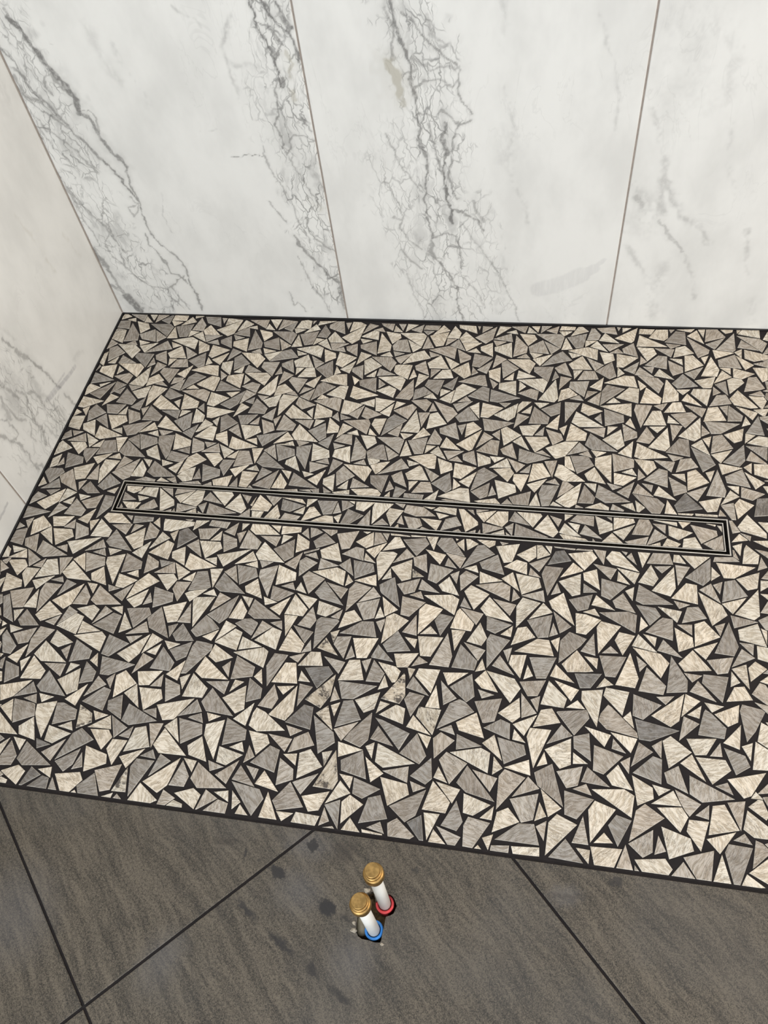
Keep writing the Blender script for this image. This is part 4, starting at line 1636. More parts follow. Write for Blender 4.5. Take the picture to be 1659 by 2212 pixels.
w 2196 179 17 -34 56 -15 48 -12
g 1238 603 8 -34 51 -21
m 1973 222 59 -1 38 28
g 792 556 40 -13 41 -7 39 29
m 184 1059 16 -38 32 15
w 1341 720 -13 30 -53 9
w 1357 238 59 -4 40 28
w 2753 8 20 -51 31 2
w 691 509 30 -24 60 10
m 624 371 19 -60 40 -29
m 947 654 17 -37 30 24
w 692 378 39 -3 39 42 36 39
w 396 128 1 -25 47 12 2 19
g 2130 357 30 25 13 62
m 506 190 64 -11 47 23
w 514 626 0 -38 42 -2
w 328 1095 37 -9 43 25
g 212 1910 12 -1 3 45 -9 30
w 1750 194 61 -6 38 24
m 1129 212 62 -9 47 22 2 1
m 257 367 34 25 12 65
w 2754 185 13 -38 32 14
w 674 681 29 -27 26 28
m 585 608 36 -23 20 31
w 69 686 -3 57 -31 38
m 40 776 18 -30 55 -3
w 2849 6 18 -23 48 -11 51 0
m 318 628 22 -39 33 16
m 840 513 27 -32 54 -7
w 1314 373 39 -1 42 40
w 1396 75 43 -2 3 41
w 750 392 8 -60 32 -30
w 1027 181 46 39 7 46
m 1782 341 28 18 0 53
w 277 44 24 -36 62 -6
w 1117 524 39 7 52 11 18 30 13 25
w 1249 372 20 -55 37 -24
w 981 334 5 -45 36 0
w 8 21 1 -22 49 2 24 17 4 17
w 325 193 18 -39 57 -21
w 2193 1024 -36 22 -48 3
w 2135 1208 22 -34 26 -1
m 2788 1020 -20 30 -28 -1
m 1053 1032 89 -2 84 11
w 1380 712 36 -4 1 35
w 1262 161 41 22 -17 31
m 890 384 33 11 16 54
m 1914 498 27 -25 50 1
m 2861 1124 5 21 -31 32
m 795 251 -17 34 -54 8
w 1194 355 -27 40 -29 -14
w 2664 11 58 -15 75 5
m 1413 206 11 -32 53 -12
w 1551 1204 3 -7 77 -8 77 -5 36 -1
g 151 532 33 -12 44 33
w 913 75 14 -32 58 -4
w 153 186 17 -34 61 -15
w 461 578 34 -32 26 18
w 494 494 60 4 26 27
g 1207 1032 23 -1 19 20 -18 14
w 349 305 9 -45 38 0
w 2029 15 30 -39 38 2
m 2796 1167 0 -29 19 -42 6 -2
w 137 58 44 -1 1 44
w 773 83 46 -5 8 37
m 333 472 65 -12 29 18 12 9
w 954 1207 6 -33 29 1
w 539 286 1 -53 31 -37
w 527 1027 56 1 14 21
w 2932 869 21 -47 26 2
w 763 2301 7 0 33 0 35 16
m 624 131 17 -34 57 -15
w 958 222 13 -34 53 -20
w 51 349 36 -1 40 45
m 1519 1205 23 -31 28 1
w 2873 1342 29 -27 32 0
m 49 978 29 13 13 48
w 3018 60 20 -7 26 53
m 32 1477 8 -2 16 27 8 26 -16 11
m 1413 23 25 -45 35 0
m 8 1314 31 18 0 34
g 1241 1002 9 -30 38 -24 32 -20
w 116 366 6 -54 32 -26
g 3048 462 18 83 -52 82 -60 56 -56 48
g 1230 1317 2 -8 55 16 58 23
m 156 220 -20 28 -25 27 -60 5
w 2616 1020 2 -6 50 -7 57 2
m 1301 69 55 -11 38 19
w 9 647 0 -43 31 -18
m 971 499 55 -8 32 18
m 2307 1217 0 6 -54 6 -61 0
g 1534 64 23 -28 51 -2
w 1970 69 -10 26 -52 8
m 1726 1028 22 -5 91 -4 16 4
m 2167 1209 4 -4 75 -9 78 -6 78 -3
m 833 2301 -20 15 -29 0
w 1075 796 -13 26 -45 10
w 150 4 32 -40 40 0
w 2430 40 38 31 0 31
m 1157 24 19 -46 28 4
m 399 2274 -29 15 -37 -27 -28 -27
w 733 87 -9 25 -50 11
w 1631 1205 1 -6 58 -4 58 0
m 734 1032 39 0 31 19
w 146 1762 10 -22 18 13
w 216 1921 19 -39 28 -35 13 -1
m 3014 150 15 3 19 43 -5 2
m 3044 351 -2 11 -59 -18 -15 -25
w 8 1598 27 -20 51 -2 56 46 54 59 0 20
w 92 57 -10 28 -50 14
w 1497 1030 23 -1 20 26
m 457 1206 30 -25 29 -2
w 60 490 11 -16 50 18
m 2830 2165 -34 -15 -19 -31
m 1540 2301 -7 7 -38 0
w 1990 2301 -11 11 -21 0
m 1145 1024 53 -8 46 2 42 5
m 2999 315 3 -42 14 -37 43 2 4 2
m 532 13 19 -39 27 -2
m 8 127 44 9 51 10 5 20 0 8
w 145 1746 16 12 -7 23
m 1968 1205 10 -15 32 -4
m 2443 2301 -12 15 -13 0
m 244 2046 25 -63 39 5
m 2240 1025 30 2 2 14
m 2410 1207 15 -17 21 -4
m 135 1724 -24 17 -29 16 -46 -35
w 391 4 4 -17 45 0
m 2631 13 6 -22 23 1
m 3004 641 22 69 -27 66
w 1030 788 -35 -5 31 -7
w 2860 1809 -21 0 -4 -27
w 2915 4 0 -23 10 -12 18 0
m 3035 454 -26 22 -53 -4 -54 -8
w 675 2301 -9 9 -19 0
m 713 1207 13 -6 25 -7 33 1
w 1444 1204 16 -9 29 1
m 927 1029 23 -2 7 12
m 2406 6 7 -23 17 -2
g 9 403 14 31 5 41
m 1783 24 10 -26 14 -1
w 189 1853 7 -14 13 -1
m 995 18 3 -21 15 3
m 131 1862 26 27 42 49 41 53 13 63
m 122 1702 -18 32 -66 -13
m 2939 842 21 -4 22 7
w 1802 1205 4 -10 11 -3
w 37 1808 51 -26 85 21 97 76 96 79 44 40
m 147 1854 35 2 30 39 29 41
m 8 1542 28 13 9 50 0 11
g 3011 1041 -2 6 -79 17 -72 -18 -59 -31
w 3721 214 2 58 -42 72 -116 49
g 3589 82 39 -68 71 -60 75 -38 79 26
w 3599 251 17 -31 100 -29 58 53
w 3559 476 74 38 31 76 11 66
w 3604 72 72 31 72 41 53 62 33 61
w 3619 288 5 -52 40 3
w 3599 185 14 -28 53 -9 45 -6 4 4
m 3608 458 57 -8 38 24
w 3713 813 55 -72 50 55 1 40 0 28
m 3452 66 109 -88 125 -17 109 3
w 3567 881 30 -20 34 -20 85 -16 99 -5 21 61 15 62
g 3834 389 -67 20 -84 1 -93 -15 -102 -93 -98 -95
w 3500 411 13 46 1 57 -7 65 -110 52 -16 -8
w 3870 758 8 -5 100 9 10 61
w 3739 1755 -64 -12 -65 -43 -18 -125
w 3433 318 23 63 7 78 -89 76
w 3572 1004 29 -19 46 -22 73 -1 89 94 86 95
g 4009 1727 0 8 -48 94 -64 -9
g 3500 967 14 -60 42 -55 77 44 12 42
w 3202 419 -53 25 -79 -2 -90 -80
m 3780 757 5 -82 71 -58 72 -10 8 8
w 3626 595 15 -12 101 -12 15 49
g 3698 714 80 -2 2 63 -5 65 -22 13
g 3534 2054 10 -35 14 -40 76 -84 44 28
w 3454 1820 3 6 17 47 3 69 -67 84
g 3752 993 93 12 -25 85 -37 26
d 3853 1910 28 -2 119 43 -11 67
w 3884 369 -10 57 -51 59 -124 18
g 3327 884 -48 30 -62 18 -80 -68
g 3930 1028 22 0 40 44 23 61 -58 76
g 3274 425 0 -65 35 -71 78 -57 115 -36 15 -1
w 3929 1691 28 53 14 69 -70 83
g 3351 1617 8 -103 80 9 11 26
g 3619 780 25 -79 91 -33 73 0 43 2
w 3505 1942 25 -99 71 17 73 30 9 30
w 3798 440 76 -23 82 58 54 62
w 3924 705 51 -13 61 -13 66 -8 61 91 -3 3
m 3272 657 25 -2 101 42 99 50 -12 65
w 3709 2084 112 -67 122 -2 96 12
w 3272 2024 119 -50 122 6 84 23
g 3419 812 30 -9 106 19 107 29 0 64
m 3425 2181 83 107 18 126 1 102
w 3897 1829 51 -27 67 -10 84 68
m 3234 1716 5 27 -19 112 -65 -1 -3 -3
w 3238 1464 -25 15 -108 5 -9 -54
g 2863 1823 22 -60 62 -58 135 -3 3 1
g 3850 1530 6 59 -3 66 -21 73 -104 63 -104 60
w 3111 1013 129 -20 119 33 110 42 76 44
w 3665 2194 -47 19 -83 -21 -89 -97
g 3427 2268 131 0 116 52 58 47
w 3457 914 80 32 46 97 14 92
g 3452 606 70 1 76 37 25 81 9 85 -5 20
m 3899 577 39 100 -8 102 -20 80
m 3816 2223 104 80 68 103 44 105 20 86
w 3675 685 4 27 -55 69 -70 -3
s 2912 2185 12 30 -6 101 -48 2
g 3134 1236 32 -32 103 -46 107 -42 55 32 12 29
g 3482 268 131 41 86 93 49 66
m 3416 181 1 30 -54 101 -60 -29
g 3297 2115 32 -26 122 -44 29 57
g 3155 2252 28 22 50 99 -53 42
m 4010 261 5 77 -32 82 -70 41 -84 18
w 3792 1524 -25 14 -37 16 -59 16 -65 6 -60 -87
g 3485 1524 40 -65 75 -59 86 29
g 3881 1423 78 8 92 14 -12 77 -15 76 -26 20
w 3463 1422 66 34 55 72 -24 83
m 3824 570 4 10 3 31 -60 55 -58 -19
m 3050 527 57 -96 94 -45 89 -38
w 3699 2147 4 -59 14 -83 81 11 19 30
g 3527 1332 23 -83 29 -77 76 33 12 35
w 3909 586 82 4 74 51 60 81 36 78
w 3785 1734 50 -3 63 32 43 105
g 3252 1324 97 59 51 98 48 98
w 3433 681 43 -80 46 -78 100 -28 87 6
w 3910 1364 60 -16 63 -16 77 24 75 97 70 92
w 3742 676 52 -46 63 -46 86 -25 74 51 70 56
w 3461 1648 107 -4 112 22 102 54 75 54
m 3712 2025 32 -9 87 49 2 74
w 3755 501 92 -38 104 4 105 32 -17 10
g 2921 2089 7 -33 81 -49 58 33
m 2992 804 32 5 42 94 -26 74 -28 54
m 3897 872 73 -24 89 -9 91 52 59 61
w 3319 1494 23 -27 107 -42 111 -37 35 43 15 26
w 3975 464 5 22 -51 76 -74 0
m 3179 101 49 -36 79 -6 93 72
m 3610 396 57 -48 77 45 20 40 4 31
w 2921 1730 24 3 51 77 49 82 -25 75
w 2923 1736 -37 -5 -61 -78 -62 -84 25 -73
w 3516 1449 -51 13 -65 -14 -63 -82
g 3269 488 -2 72 -32 83 -83 30 -80 23
g 2891 1980 72 31 34 95 12 91
g 3776 331 24 15 7 103 -59 46
g 3250 1730 69 -3 76 32 74 34 31 74 10 76 -7 8
w 3910 2168 17 -84 86 -54 80 -23
w 3154 360 25 21 25 27 9 96 -55 48
w 3200 2209 73 -3 84 31 68 49 32 82 21 76
w 3112 1625 17 -74 53 -73 89 4
m 3421 150 6 -32 92 -41 62 46
w 3622 2027 23 11 22 95 -48 56
w 3329 927 18 -74 85 -37 79 -6 35 4
w 3022 665 82 34 37 97 6 86
m 3868 1748 60 -4 72 31 26 78
g 3451 276 1 -27 64 -87 84 6
g 3011 2275 74 20 42 88 18 79
m 3410 1443 -1 45 -33 60 -103 45
m 3464 2144 38 -66 55 -59 75 -45 84 14 64 20
w 3557 1441 12 -28 78 -79 45 26 35 26
m 3133 383 124 -22 110 39 90 44
w 3830 260 64 63 -27 83 -28 2
w 3242 583 32 -3 92 56 28 74 3 77
m 3254 772 74 -16 77 62 42 66 2 20
g 3500 1665 20 -56 31 -69 53 -71 58 -71 68 -47 78 7
w 3297 568 61 -31 88 -6 97 62 63 45
g 3136 590 16 -22 48 -22 100 -11 51 61
m 2879 1529 29 -50 31 -53 61 -43 69 37 1 14
m 3331 2240 3 -60 29 -61 33 -61 79 17 12 27
w 4009 118 -55 32 -111 42 -120 -2
g 3303 1849 25 23 10 103 -59 49 -57 46
w 3023 1409 33 13 27 97 -49 55
g 3179 283 33 -7 87 57 4 78
g 3439 2039 67 38 59 68 -26 84
w 3270 161 0 -3 81 -44 75 34
g 3759 1707 24 0 58 72 -18 69
w 3942 1985 61 50 61 54 8 93 -13 78
m 3243 2064 32 -59 82 13 18 40
w 2966 908 14 -30 98 -28 63 38 52 45
m 3335 337 50 49 -5 97 -8 94
w 3306 383 0 -24 9 -37 71 -65 66 17
m 3118 1394 30 -12 85 51 2 70
w 3775 1268 91 -22 25 57 19 57 -1 56 -21 27
w 3548 1828 66 -5 76 32 24 82
g 3737 1402 31 -13 89 49 1 72
w 3332 646 17 -88 80 -31 18 12
s 3143 1914 61 -59 80 29 6 32
w 3391 1295 16 3 39 85 -32 68
g 2997 1676 16 -21 92 -9 44 56
m 3035 1472 3 -75 35 -80 86 -19 83 -16
w 3264 1445 24 -43 69 17 18 41
w 3156 740 40 -23 71 -10 99 86
w 3620 1235 58 -67 103 -9 88 13 63 12
g 3835 1833 29 -10 87 46 9 71 4 67
m 3078 665 4 -20 87 -49 65 37
w 4009 79 16 32 17 66 -35 64 -60 21
w 3160 840 0 -71 32 -79 35 -75 81 -16
g 3114 2047 60 -25 78 2 44 64
g 3915 2043 5 77 -22 84 -84 26
g 3007 1230 44 -52 87 7 82 14
g 3077 950 62 -42 84 -23 69 59
w 3640 1412 25 9 26 93 -48 57
g 3300 1303 12 -25 88 -44 93 -41 65 39
w 3805 1829 19 67 -56 74 -59 62
w 3122 1774 58 -55 77 20 64 29 9 28
w 3276 1921 12 -26 91 -42 94 -40 64 40
w 3821 87 45 -18 64 71 -19 13
w 3709 2262 8 -39 64 -39 81 0
w 3831 2271 20 -30 93 -30 105 -13 86 14
w 3937 211 35 42 23 75 -38 77
g 3387 995 14 -26 25 -30 76 -31 83 27 65 27
w 3916 840 31 33 21 65 -43 70
g 3500 532 33 -30 70 -11 71 53 -4 9
m 3642 345 84 9 68 56 22 55 -4 1
w 3429 672 34 -1 64 59 -14 46
w 3108 111 13 -26 85 -21 85 -16 24 47 0 4
g 3649 1001 58 1 65 31 28 83 24 86
m 3897 1252 88 3 88 14 84 30 73 47 23 46
m 3827 676 0 -3 51 21 51 43 -5 83
w 3269 354 37 -22 33 62 24 62 -14 44 -11 23
w 3907 2121 56 -57 81 -11 68 9
m 3891 679 33 -6 53 24 28 71 -6 6
w 3831 2036 9 -63 17 -77 46 -61 58 -28 58 -21 20 -2
w 3380 70 38 -73 77 -28 64 -1 18 2
w 3607 1882 -26 44 -61 34 -83 -22
w 3037 369 48 6 65 15 49 59 33 57
m 3003 1003 87 10 69 59 31 57
w 2931 1883 27 -30 73 -6 81 37
w 3698 891 56 -11 13 69 -18 40
w 3397 911 34 -52 62 34 4 33 2 30
w 3785 844 0 -55 34 -61 78 -23 77 -16
g 3651 1924 2 -38 54 -74 48 15
w 3283 1628 52 -11 67 16 69 20 44 70 33 63
g 3346 1530 2 -46 32 -58 80 -24
g 3903 1498 34 36 17 65 -40 72
w 3497 2209 -36 38 -69 21 -80 -40
g 3660 1470 32 10 48 70 -7 51 -29 42
w 3187 700 65 52 28 87 1 74
m 3827 145 5 -24 7 -26 54 -43 39 31
m 3513 1803 20 2 40 48 34 54 -32 43 -7 1
w 3038 1701 11 -32 56 -41 85 11
w 3697 544 35 18 34 24 -35 58 -39 29
g 3757 2184 27 -58 68 22 24 33
d 3669 1758 34 4 61 44 56 56 -18 50
w 3323 2145 3 -58 34 -63 85 -25
m 3123 2301 51 0 64 10 5 56 -9 47
w 2820 2219 8 -12 31 -37 62 -29 83 24
w 2948 2218 8 -65 69 0 23 24
m 3008 1423 32 -41 69 -27 82 31
w 3049 108 56 -1 63 37 30 82
m 3389 437 74 -33 81 20 54 29
w 3871 1336 45 -9 64 23 40 79 -2 8
g 2974 2139 3 -50 36 -62 89 -26
m 3675 94 51 3 61 35 35 76 31 76 14 54
g 3366 1929 86 -29 84 21 50 33
m 3818 2233 36 -30 64 -12 68 52 -3 5
m 3208 1983 9 -58 14 -59 68 2 23 23
w 3731 169 20 -75 64 -47 57 -8
w 3514 1586 -30 36 -38 34 -64 13 -78 -37
g 3239 980 37 -31 64 -17 66 -8 69 51 0 3
m 3540 278 15 -26 17 -28 74 -49 45 36
w 3379 916 21 42 5 67 -56 58
m 3516 634 29 -84 60 -61 68 -41 62 -23
w 3432 1695 41 -50 58 34 5 29
w 3804 1600 17 17 38 53 -7 61 -18 39
w 3118 895 37 20 30 53 -19 72
w 3390 1312 85 -27 83 23 45 33
g 3003 1811 2 0 13 34 -31 80 -46 0
g 3195 1603 33 66 -16 74 -25 57
g 3150 2112 51 -21 67 15 61 57 57 61
g 3096 1862 25 -50 36 -45 66 19 23 26 12 22
d 3556 1287 75 21 51 61 25 55
w 3208 167 2 -15 59 -53 52 35 14 15
m 3925 2006 7 -31 50 -49 30 18
g 3263 2249 49 -10 65 19 40 79
m 3033 746 54 -1 61 29 25 82
w 3753 2037 16 -27 68 -35 29 33
w 3674 1313 3 -29 59 -66 48 20
m 3252 1418 49 55 2 75 -10 61
m 3776 1418 10 -26 58 -37 65 -36 29 28
m 3053 1304 8 -34 60 -61 50 1 36 16
w 3323 1768 26 -26 64 -32 30 35
m 3107 190 16 -72 29 -72 62 -51 63 -40
m 3337 754 12 -24 64 -45 42 32
w 3180 1437 43 -10 7 53 -18 26
w 2938 1282 79 22 52 64 38 63
w 3452 1268 27 -16 53 8 52 24 51 36
m 3187 792 4 -28 62 -54 47 12 24 13
w 3097 18 4 -20 82 -52 88 -50 78 -8 53 -4 11 -1
w 3265 847 39 17 36 44 -9 63
m 3720 17 21 -25 87 -37 77 9 67 9
w 3091 761 85 -9 20 56
w 2801 2299 77 -1 86 29 9 32
m 3954 2054 11 -31 25 -59 38 -75 72 -36 72 -34
m 3349 121 -9 54 -88 15
w 3802 743 44 -16 50 57
w 3728 96 73 -11 66 9 26 49
w 3443 228 32 -40 85 36
w 3124 140 18 -42 73 5
m 3141 189 -37 76 -73 33
m 3303 219 -22 12 -30 -53 10 -13
w 3067 496 37 -16 40 -13 52 64 -1 12
m 3750 646 4 34 -53 27
m 3488 108 33 -84 70 -47
m 3685 733 -30 32 -36 32 -77 -27
g 2949 2288 -6 75 -46 57
m 3439 569 -44 15 -54 -51 -48 -53
m 3576 977 32 27 58 54 33 73 14 75 -2 7
m 3516 805 24 -58 37 6
m 3676 207 35 -79 72 -42
m 3060 2107 84 -28 82 24
m 3246 747 58 54 18 80 -7 -3
m 3058 1616 49 -8 38 73 2 11
w 3515 621 39 -11 45 58
g 3677 2065 86 -6 18 48
w 2896 2230 75 41 36 76
g 3283 1960 2 -49 3 -51 77 -32 74 -27
w 3770 1900 57 -57 78 -9 20 0
w 3043 696 -34 37 -37 37 -78 -30
m 3313 1555 19 40 -53 55 -59 53 -11 2
m 3369 1458 55 -55 73 -15
w 3300 853 85 7 67 53
d 3159 2253 44 -47 57 -47 42 27
w 3459 1906 37 -35 76 39
m 3494 1878 35 15 -3 63
w 3379 352 82 15 6 52
w 2916 2077 71 29 -8 46
w 3843 1587 55 -12 11 35 5 23
w 3899 2105 72 3 50 47 -7 7
w 3304 1342 4 -50 80 -34 78 -30
m 3204 306 39 -19 44 -16 63 59
m 3943 773 59 -52 74 -3 56 -2
m 3710 1271 60 -61 82 -15
g 3826 2000 68 54 26 81
w 3290 2180 21 45 -52 60 -55 58
m 3212 1784 16 -83 57 -56
m 3128 532 15 -27 73 35 2 18
g 3064 413 45 -21 58 46 48 48
m 2879 1512 73 28 71 37 44 68 0 3
w 3792 1280 57 -60 75 -15
m 3795 937 43 -27 67 53
m 3876 301 70 -9 20 40
m 3546 2096 -30 27 -69 -29
m 3702 478 26 -11 31 31 36 69 -18 13
w 3186 933 36 -21 46 -10 65 48 59 49
m 3927 946 -53 54 -74 7 0 -4
m 3830 275 45 -22 49 -14 67 53
m 3373 807 36 -65 68 -23 -3 7
w 3392 1370 56 -39 59 -39 32 37 1 13
m 3669 1624 49 -12 45 55 39 64
w 3440 2049 83 -16 76 33
w 3585 2172 29 23 -19 62
w 3193 533 45 -60 37 33 -3 4
m 3043 876 33 -67 60 -37
m 3180 1280 46 -49 57 -39 66 -14
w 2984 1558 42 29 -13 71 -17 67
w 3226 1589 16 -70 44 1 32 1
w 3941 944 52 -12 58 -9 8 41 -6 11
m 3676 2188 -23 -57 11 -58
w 3587 1739 52 -65 56 -65 79 -26
w 3052 229 37 -79 70 -45
w 3371 1983 62 -47 32 35 1 9
m 3746 125 27 -37 82 5
w 3179 1881 39 0 18 81 -10 1
w 3453 927 31 -37 77 34
w 3696 387 31 -13 39 38
m 2893 2008 17 -19 63 51 -7 20
w 3496 1517 75 31 42 66 -5 -2
m 3343 2068 59 -63 79 -18
w 3237 1795 63 51 12 46 -15 35 -5 7
w 3565 162 49 6 18 80
w 3159 1315 14 34 -47 48
m 3107 779 23 -45 84 4
w 3207 2218 18 -79 49 1
m 3596 334 -22 5 -31 -8 -33 -44
w 3956 303 60 -14 66 -3 23 42
w 3571 1726 64 -13 14 35
m 3056 1300 -33 33 -78 -34
g 3572 1958 76 35 43 67
w 3192 1967 -53 50 -67 16
m 3925 1592 60 -14 20 28
g 3177 1841 -61 64 -76 31 -70 19
m 3331 1692 19 37 -48 58
w 3001 2075 27 -72 64 -40 10 -2
m 3543 1446 -7 47 -82 18
w 3932 1430 53 -48 60 -49 73 -13 68 -9
w 3689 1890 47 -47 63 -47 77 -18
w 3690 137 76 -29 30 38
m 3481 1291 37 -32 69 25 60 29
w 3477 2281 6 -20 24 -20 83 -18 82 7
m 3447 1729 -46 60 -68 24
w 3552 1243 -28 35 -47 35 -44 -21
m 3997 2301 -24 34 -53 0
w 3384 710 70 -42 34 31
w 3906 45 47 -1 63 30 -2 30 -6 2
w 3122 824 -39 68 -69 32
w 3779 1452 -59 51 -74 13
m 3089 1438 77 -8 8 42
m 3250 2252 39 -49 44 -49 62 -49 76 -23
w 3270 88 66 63 19 67 15 66
m 3826 2301 -17 57 -24 57 -47 0
g 2958 1024 23 32 -16 46 -21 3
g 2985 1029 65 -4 69 19 -9 21 -10 2
m 3403 54 7 31 2 39 -55 34
w 3449 485 -32 0 -53 -28 -54 -33 -57 -68
w 3677 1022 88 -5 89 9 57 28
w 3555 35 67 3 71 23 7 26
w 3255 1023 8 -4 99 -4 80 18
w 3869 1214 11 -53 13 -56 38 -1
w 4007 1020 -28 54 -38 0
w 3497 1028 12 0 -6 62 -31 0
m 3717 1222 29 -50 38 9 5 11
w 3125 1265 11 62 -27 61 -32 57
m 3505 45 38 -16 45 25
w 3287 1206 40 -27 64 -14 64 0
w 3020 2301 -37 39 -59 0
w 3242 1210 8 -43 47 -12 18 5
m 3470 2301 1 21 -52 15 -54 0
w 3057 1032 45 0 53 51
w 3963 618 27 29 -24 25
m 3503 11 -29 0 -31 -30
w 3283 2301 -41 38 -52 0
m 3151 638 23 -51 34 7 34 12
m 3670 455 52 44 10 47
m 3699 766 -13 26 -44 9 -44 5 -4 -6
w 3427 186 20 -37 59 -9
m 3047 158 47 44 4 46
m 3206 30 1 -36 40 -2
w 3722 767 35 25 -19 32
m 3262 117 15 -35 58 -5
w 3863 972 4 -52 13 -55 35 -32
w 3678 908 37 -38 41 4 2 5
w 3061 472 39 31 0 41 -3 36
w 3148 1584 -29 -31 24 -26
w 3668 139 50 41 2 39 1 35
w 3792 1335 45 -12 5 40
w 3833 584 36 -25 21 22 11 18
w 3448 59 -32 34 -38 0
g 3675 1395 48 6 1 38
w 2993 486 43 -4 49 1 30 28 28 27 4 7
m 3954 482 24 -17 32 -10 50 22 0 6
w 3491 516 32 27 -23 27
w 3553 43 18 -29 21 -32 57 0
w 3319 826 38 29 -21 32
w 3810 998 53 -26 43 13
w 3157 1971 35 -48 44 -9
w 3804 319 30 23 2 59
m 3914 254 34 -36 44 2 38 3 2 3
w 3544 2198 25 12 31 17 12 53
w 3760 649 41 43 40 45 3 45
w 3398 421 24 25 0 50
w 3888 332 9 -61 35 -36
w 3815 839 57 -14 40 21
m 3137 504 58 9 46 23 30 30
m 3298 677 34 -28 31 27
w 3333 360 32 -1 33 37
w 3682 1641 36 -38 40 -4
w 3229 2109 40 -11 8 35 0 17 -4 4
w 3411 548 37 -4 43 43
m 3095 2296 -17 34 -57 12
w 3405 2077 31 24 1 58
w 3569 1596 21 -32 30 14 24 14
m 3891 1927 27 -36 31 22
m 3571 2254 6 56 2 56 -25 39
w 3031 797 41 41 3 44
m 3879 872 25 17 3 50 -1 53 -4 3
w 2985 948 7 -45 37 5
m 3779 173 53 0 31 28 -5 0
m 2955 1585 19 -32 24 -36 31 4 31 16
w 2925 2133 41 -42 45 -4
m 3021 566 34 7 11 51
m 3381 222 51 -1 30 28 20 20
m 3263 358 18 -56 22 -53 38 -28
w 3758 474 57 7 30 33
m 3771 1024 48 -4 50 2 8 27
w 3770 2234 -25 27 -54 -5
w 3640 1830 46 1 28 23
m 3923 1263 25 -26 58 7
m 2848 1899 31 13 5 56
m 3738 584 -4 48 -25 24
m 3652 2090 57 -13 40 20
m 3306 997 31 12 12 53
w 3163 920 2 -55 22 -39 29 -30
w 3651 2012 45 5 0 36
w 3827 1865 12 -11 2 45 -22 21
w 3215 1236 25 -22 19 28 12 26 -7 9
m 3198 1364 23 -33 28 -24 31 12 24 14
m 2871 1741 32 15 14 53 11 54
w 2949 1573 33 11 14 48 11 47
w 3206 194 -18 24 -48 5
w 3820 1374 21 -33 26 -27 31 19
m 3104 1741 54 20 21 39
w 3886 1549 25 -30 28 -28 32 -8
w 3768 1729 -19 15 -36 -11
m 3513 1820 22 -36 28 15
m 3887 2250 33 13 13 55
m 3174 1328 45 -8 9 35
m 3182 341 28 18 0 53
m 3471 669 35 -1 38 46
g 3255 1493 32 -7 4 38 0 30 -6 10
w 3003 1838 33 14 16 53
m 2896 2294 24 13 8 41 0 42 -6 5
m 3422 868 37 -1 42 42
m 3911 1761 28 -24 50 1 45 7
s 3666 2261 6 -7 36 -35 39 -3
m 3926 216 -21 29 -26 -16
w 2949 1410 35 11 25 52
w 3867 1527 26 22 9 46 2 51 -3 1
w 3066 1633 41 -40 45 -5
w 2976 870 40 16 36 18 -12 33
w 3397 1589 33 -5 38 33
w 3571 632 17 -32 25 6 24 16
m 2930 1741 22 -40 32 14
w 3247 1333 53 -15 43 17
s 2873 2104 10 29 12 41 -12 33
s 3056 1353 5 -37 46 -30
w 3888 2047 18 -32 53 -9
m 3152 2128 14 -33 52 -15
m 3060 1464 46 -11 33 16
w 3431 18 28 -36 36 5 4 3
m 3853 1632 8 -47 31 -19 12 -2
w 3018 1913 32 29 -1 36 -7 2
m 3224 1952 53 -12 38 20
w 3378 2212 36 -2 40 40
w 3484 1747 25 12 25 26 11 53
m 3759 896 20 -33 55 -16
w 3460 1957 42 -6 4 35
m 3924 928 7 34 -34 40
m 3337 1799 15 -31 55 -14
m 3769 1950 43 -10 5 33
g 3530 357 26 22 14 60
w 3322 1737 34 11 20 50
m 3795 1989 14 -19 26 -27 30 19
m 3134 827 57 -6 32 23
w 3020 2066 1 47 -23 33
m 3571 1412 26 10 12 48 -7 0
m 3525 910 54 -10 35 20
m 3739 1624 49 4 51 6 45 14 29 29
m 3411 1649 13 -28 20 9
m 3481 1340 44 -7 5 32
m 3563 1581 28 13 12 55 0 4
w 3390 2268 20 -33 32 14
m 3432 1453 21 15 4 42 -2 50 -4 19
w 3676 1473 46 -9 51 -3 39 17
w 3369 65 -9 22 -51 4 -4 -3
m 3478 763 55 -15 55 -11 27 14
w 2853 1911 18 -37 30 14
w 3541 2034 32 12 21 49
m 3381 1003 -21 -27 22 -26
m 3314 498 27 -25 45 -5 39 1
m 3827 1230 35 -33 17 18
w 3830 40 38 31 0 31
s 3108 1780 11 30 -10 31
w 3593 1024 -32 20 -39 17 -48 3
w 2960 1211 68 -1 68 2 27 6 1 7
w 3024 2291 3 -9 36 -10 66 -10 65 -6 63 -6
m 2919 1205 23 -31 28 1
w 3535 1208 22 -34 26 -1
m 3126 1028 17 -4 82 -3 16 4
m 3640 1025 30 2 2 14
m 3368 1205 10 -15 32 -4
m 3807 8 6 -21 16 0
m 3183 25 10 -25 14 -1
m 2940 2301 -7 7 -38 0
m 3843 2301 -12 15 -13 0
m 3811 1209 14 -15 20 -2 8 0
w 3390 2301 -11 11 -21 0
w 3202 1205 4 -10 11 -3
m 3729 1863 6 -6 37 -27 121 -43 118 -26 42 49 35 54 27 54 7 26 1 8
w 3054 874 24 -1 25 65 14 73 9 75 -1 74 -83 51
w 3518 735 22 -30 35 -48 57 -46 79 -37 84 -29 124 34 59 29
w 3001 1650 8 9 68 83 20 104 13 105 3 99
g 3216 1950 116 71 93 93 81 103 63 109 33 91 6 22
w 2914 1324 17 -69 25 -87 32 -76 66 0 76 31 60 39 9 34
w 3103 1528 6 -77 74 10 13 26 1 10
w 3482 471 62 -10 77 12 77 25 66 118
g 3672 1570 -26 9 -35 10 -72 -36 -74 -75
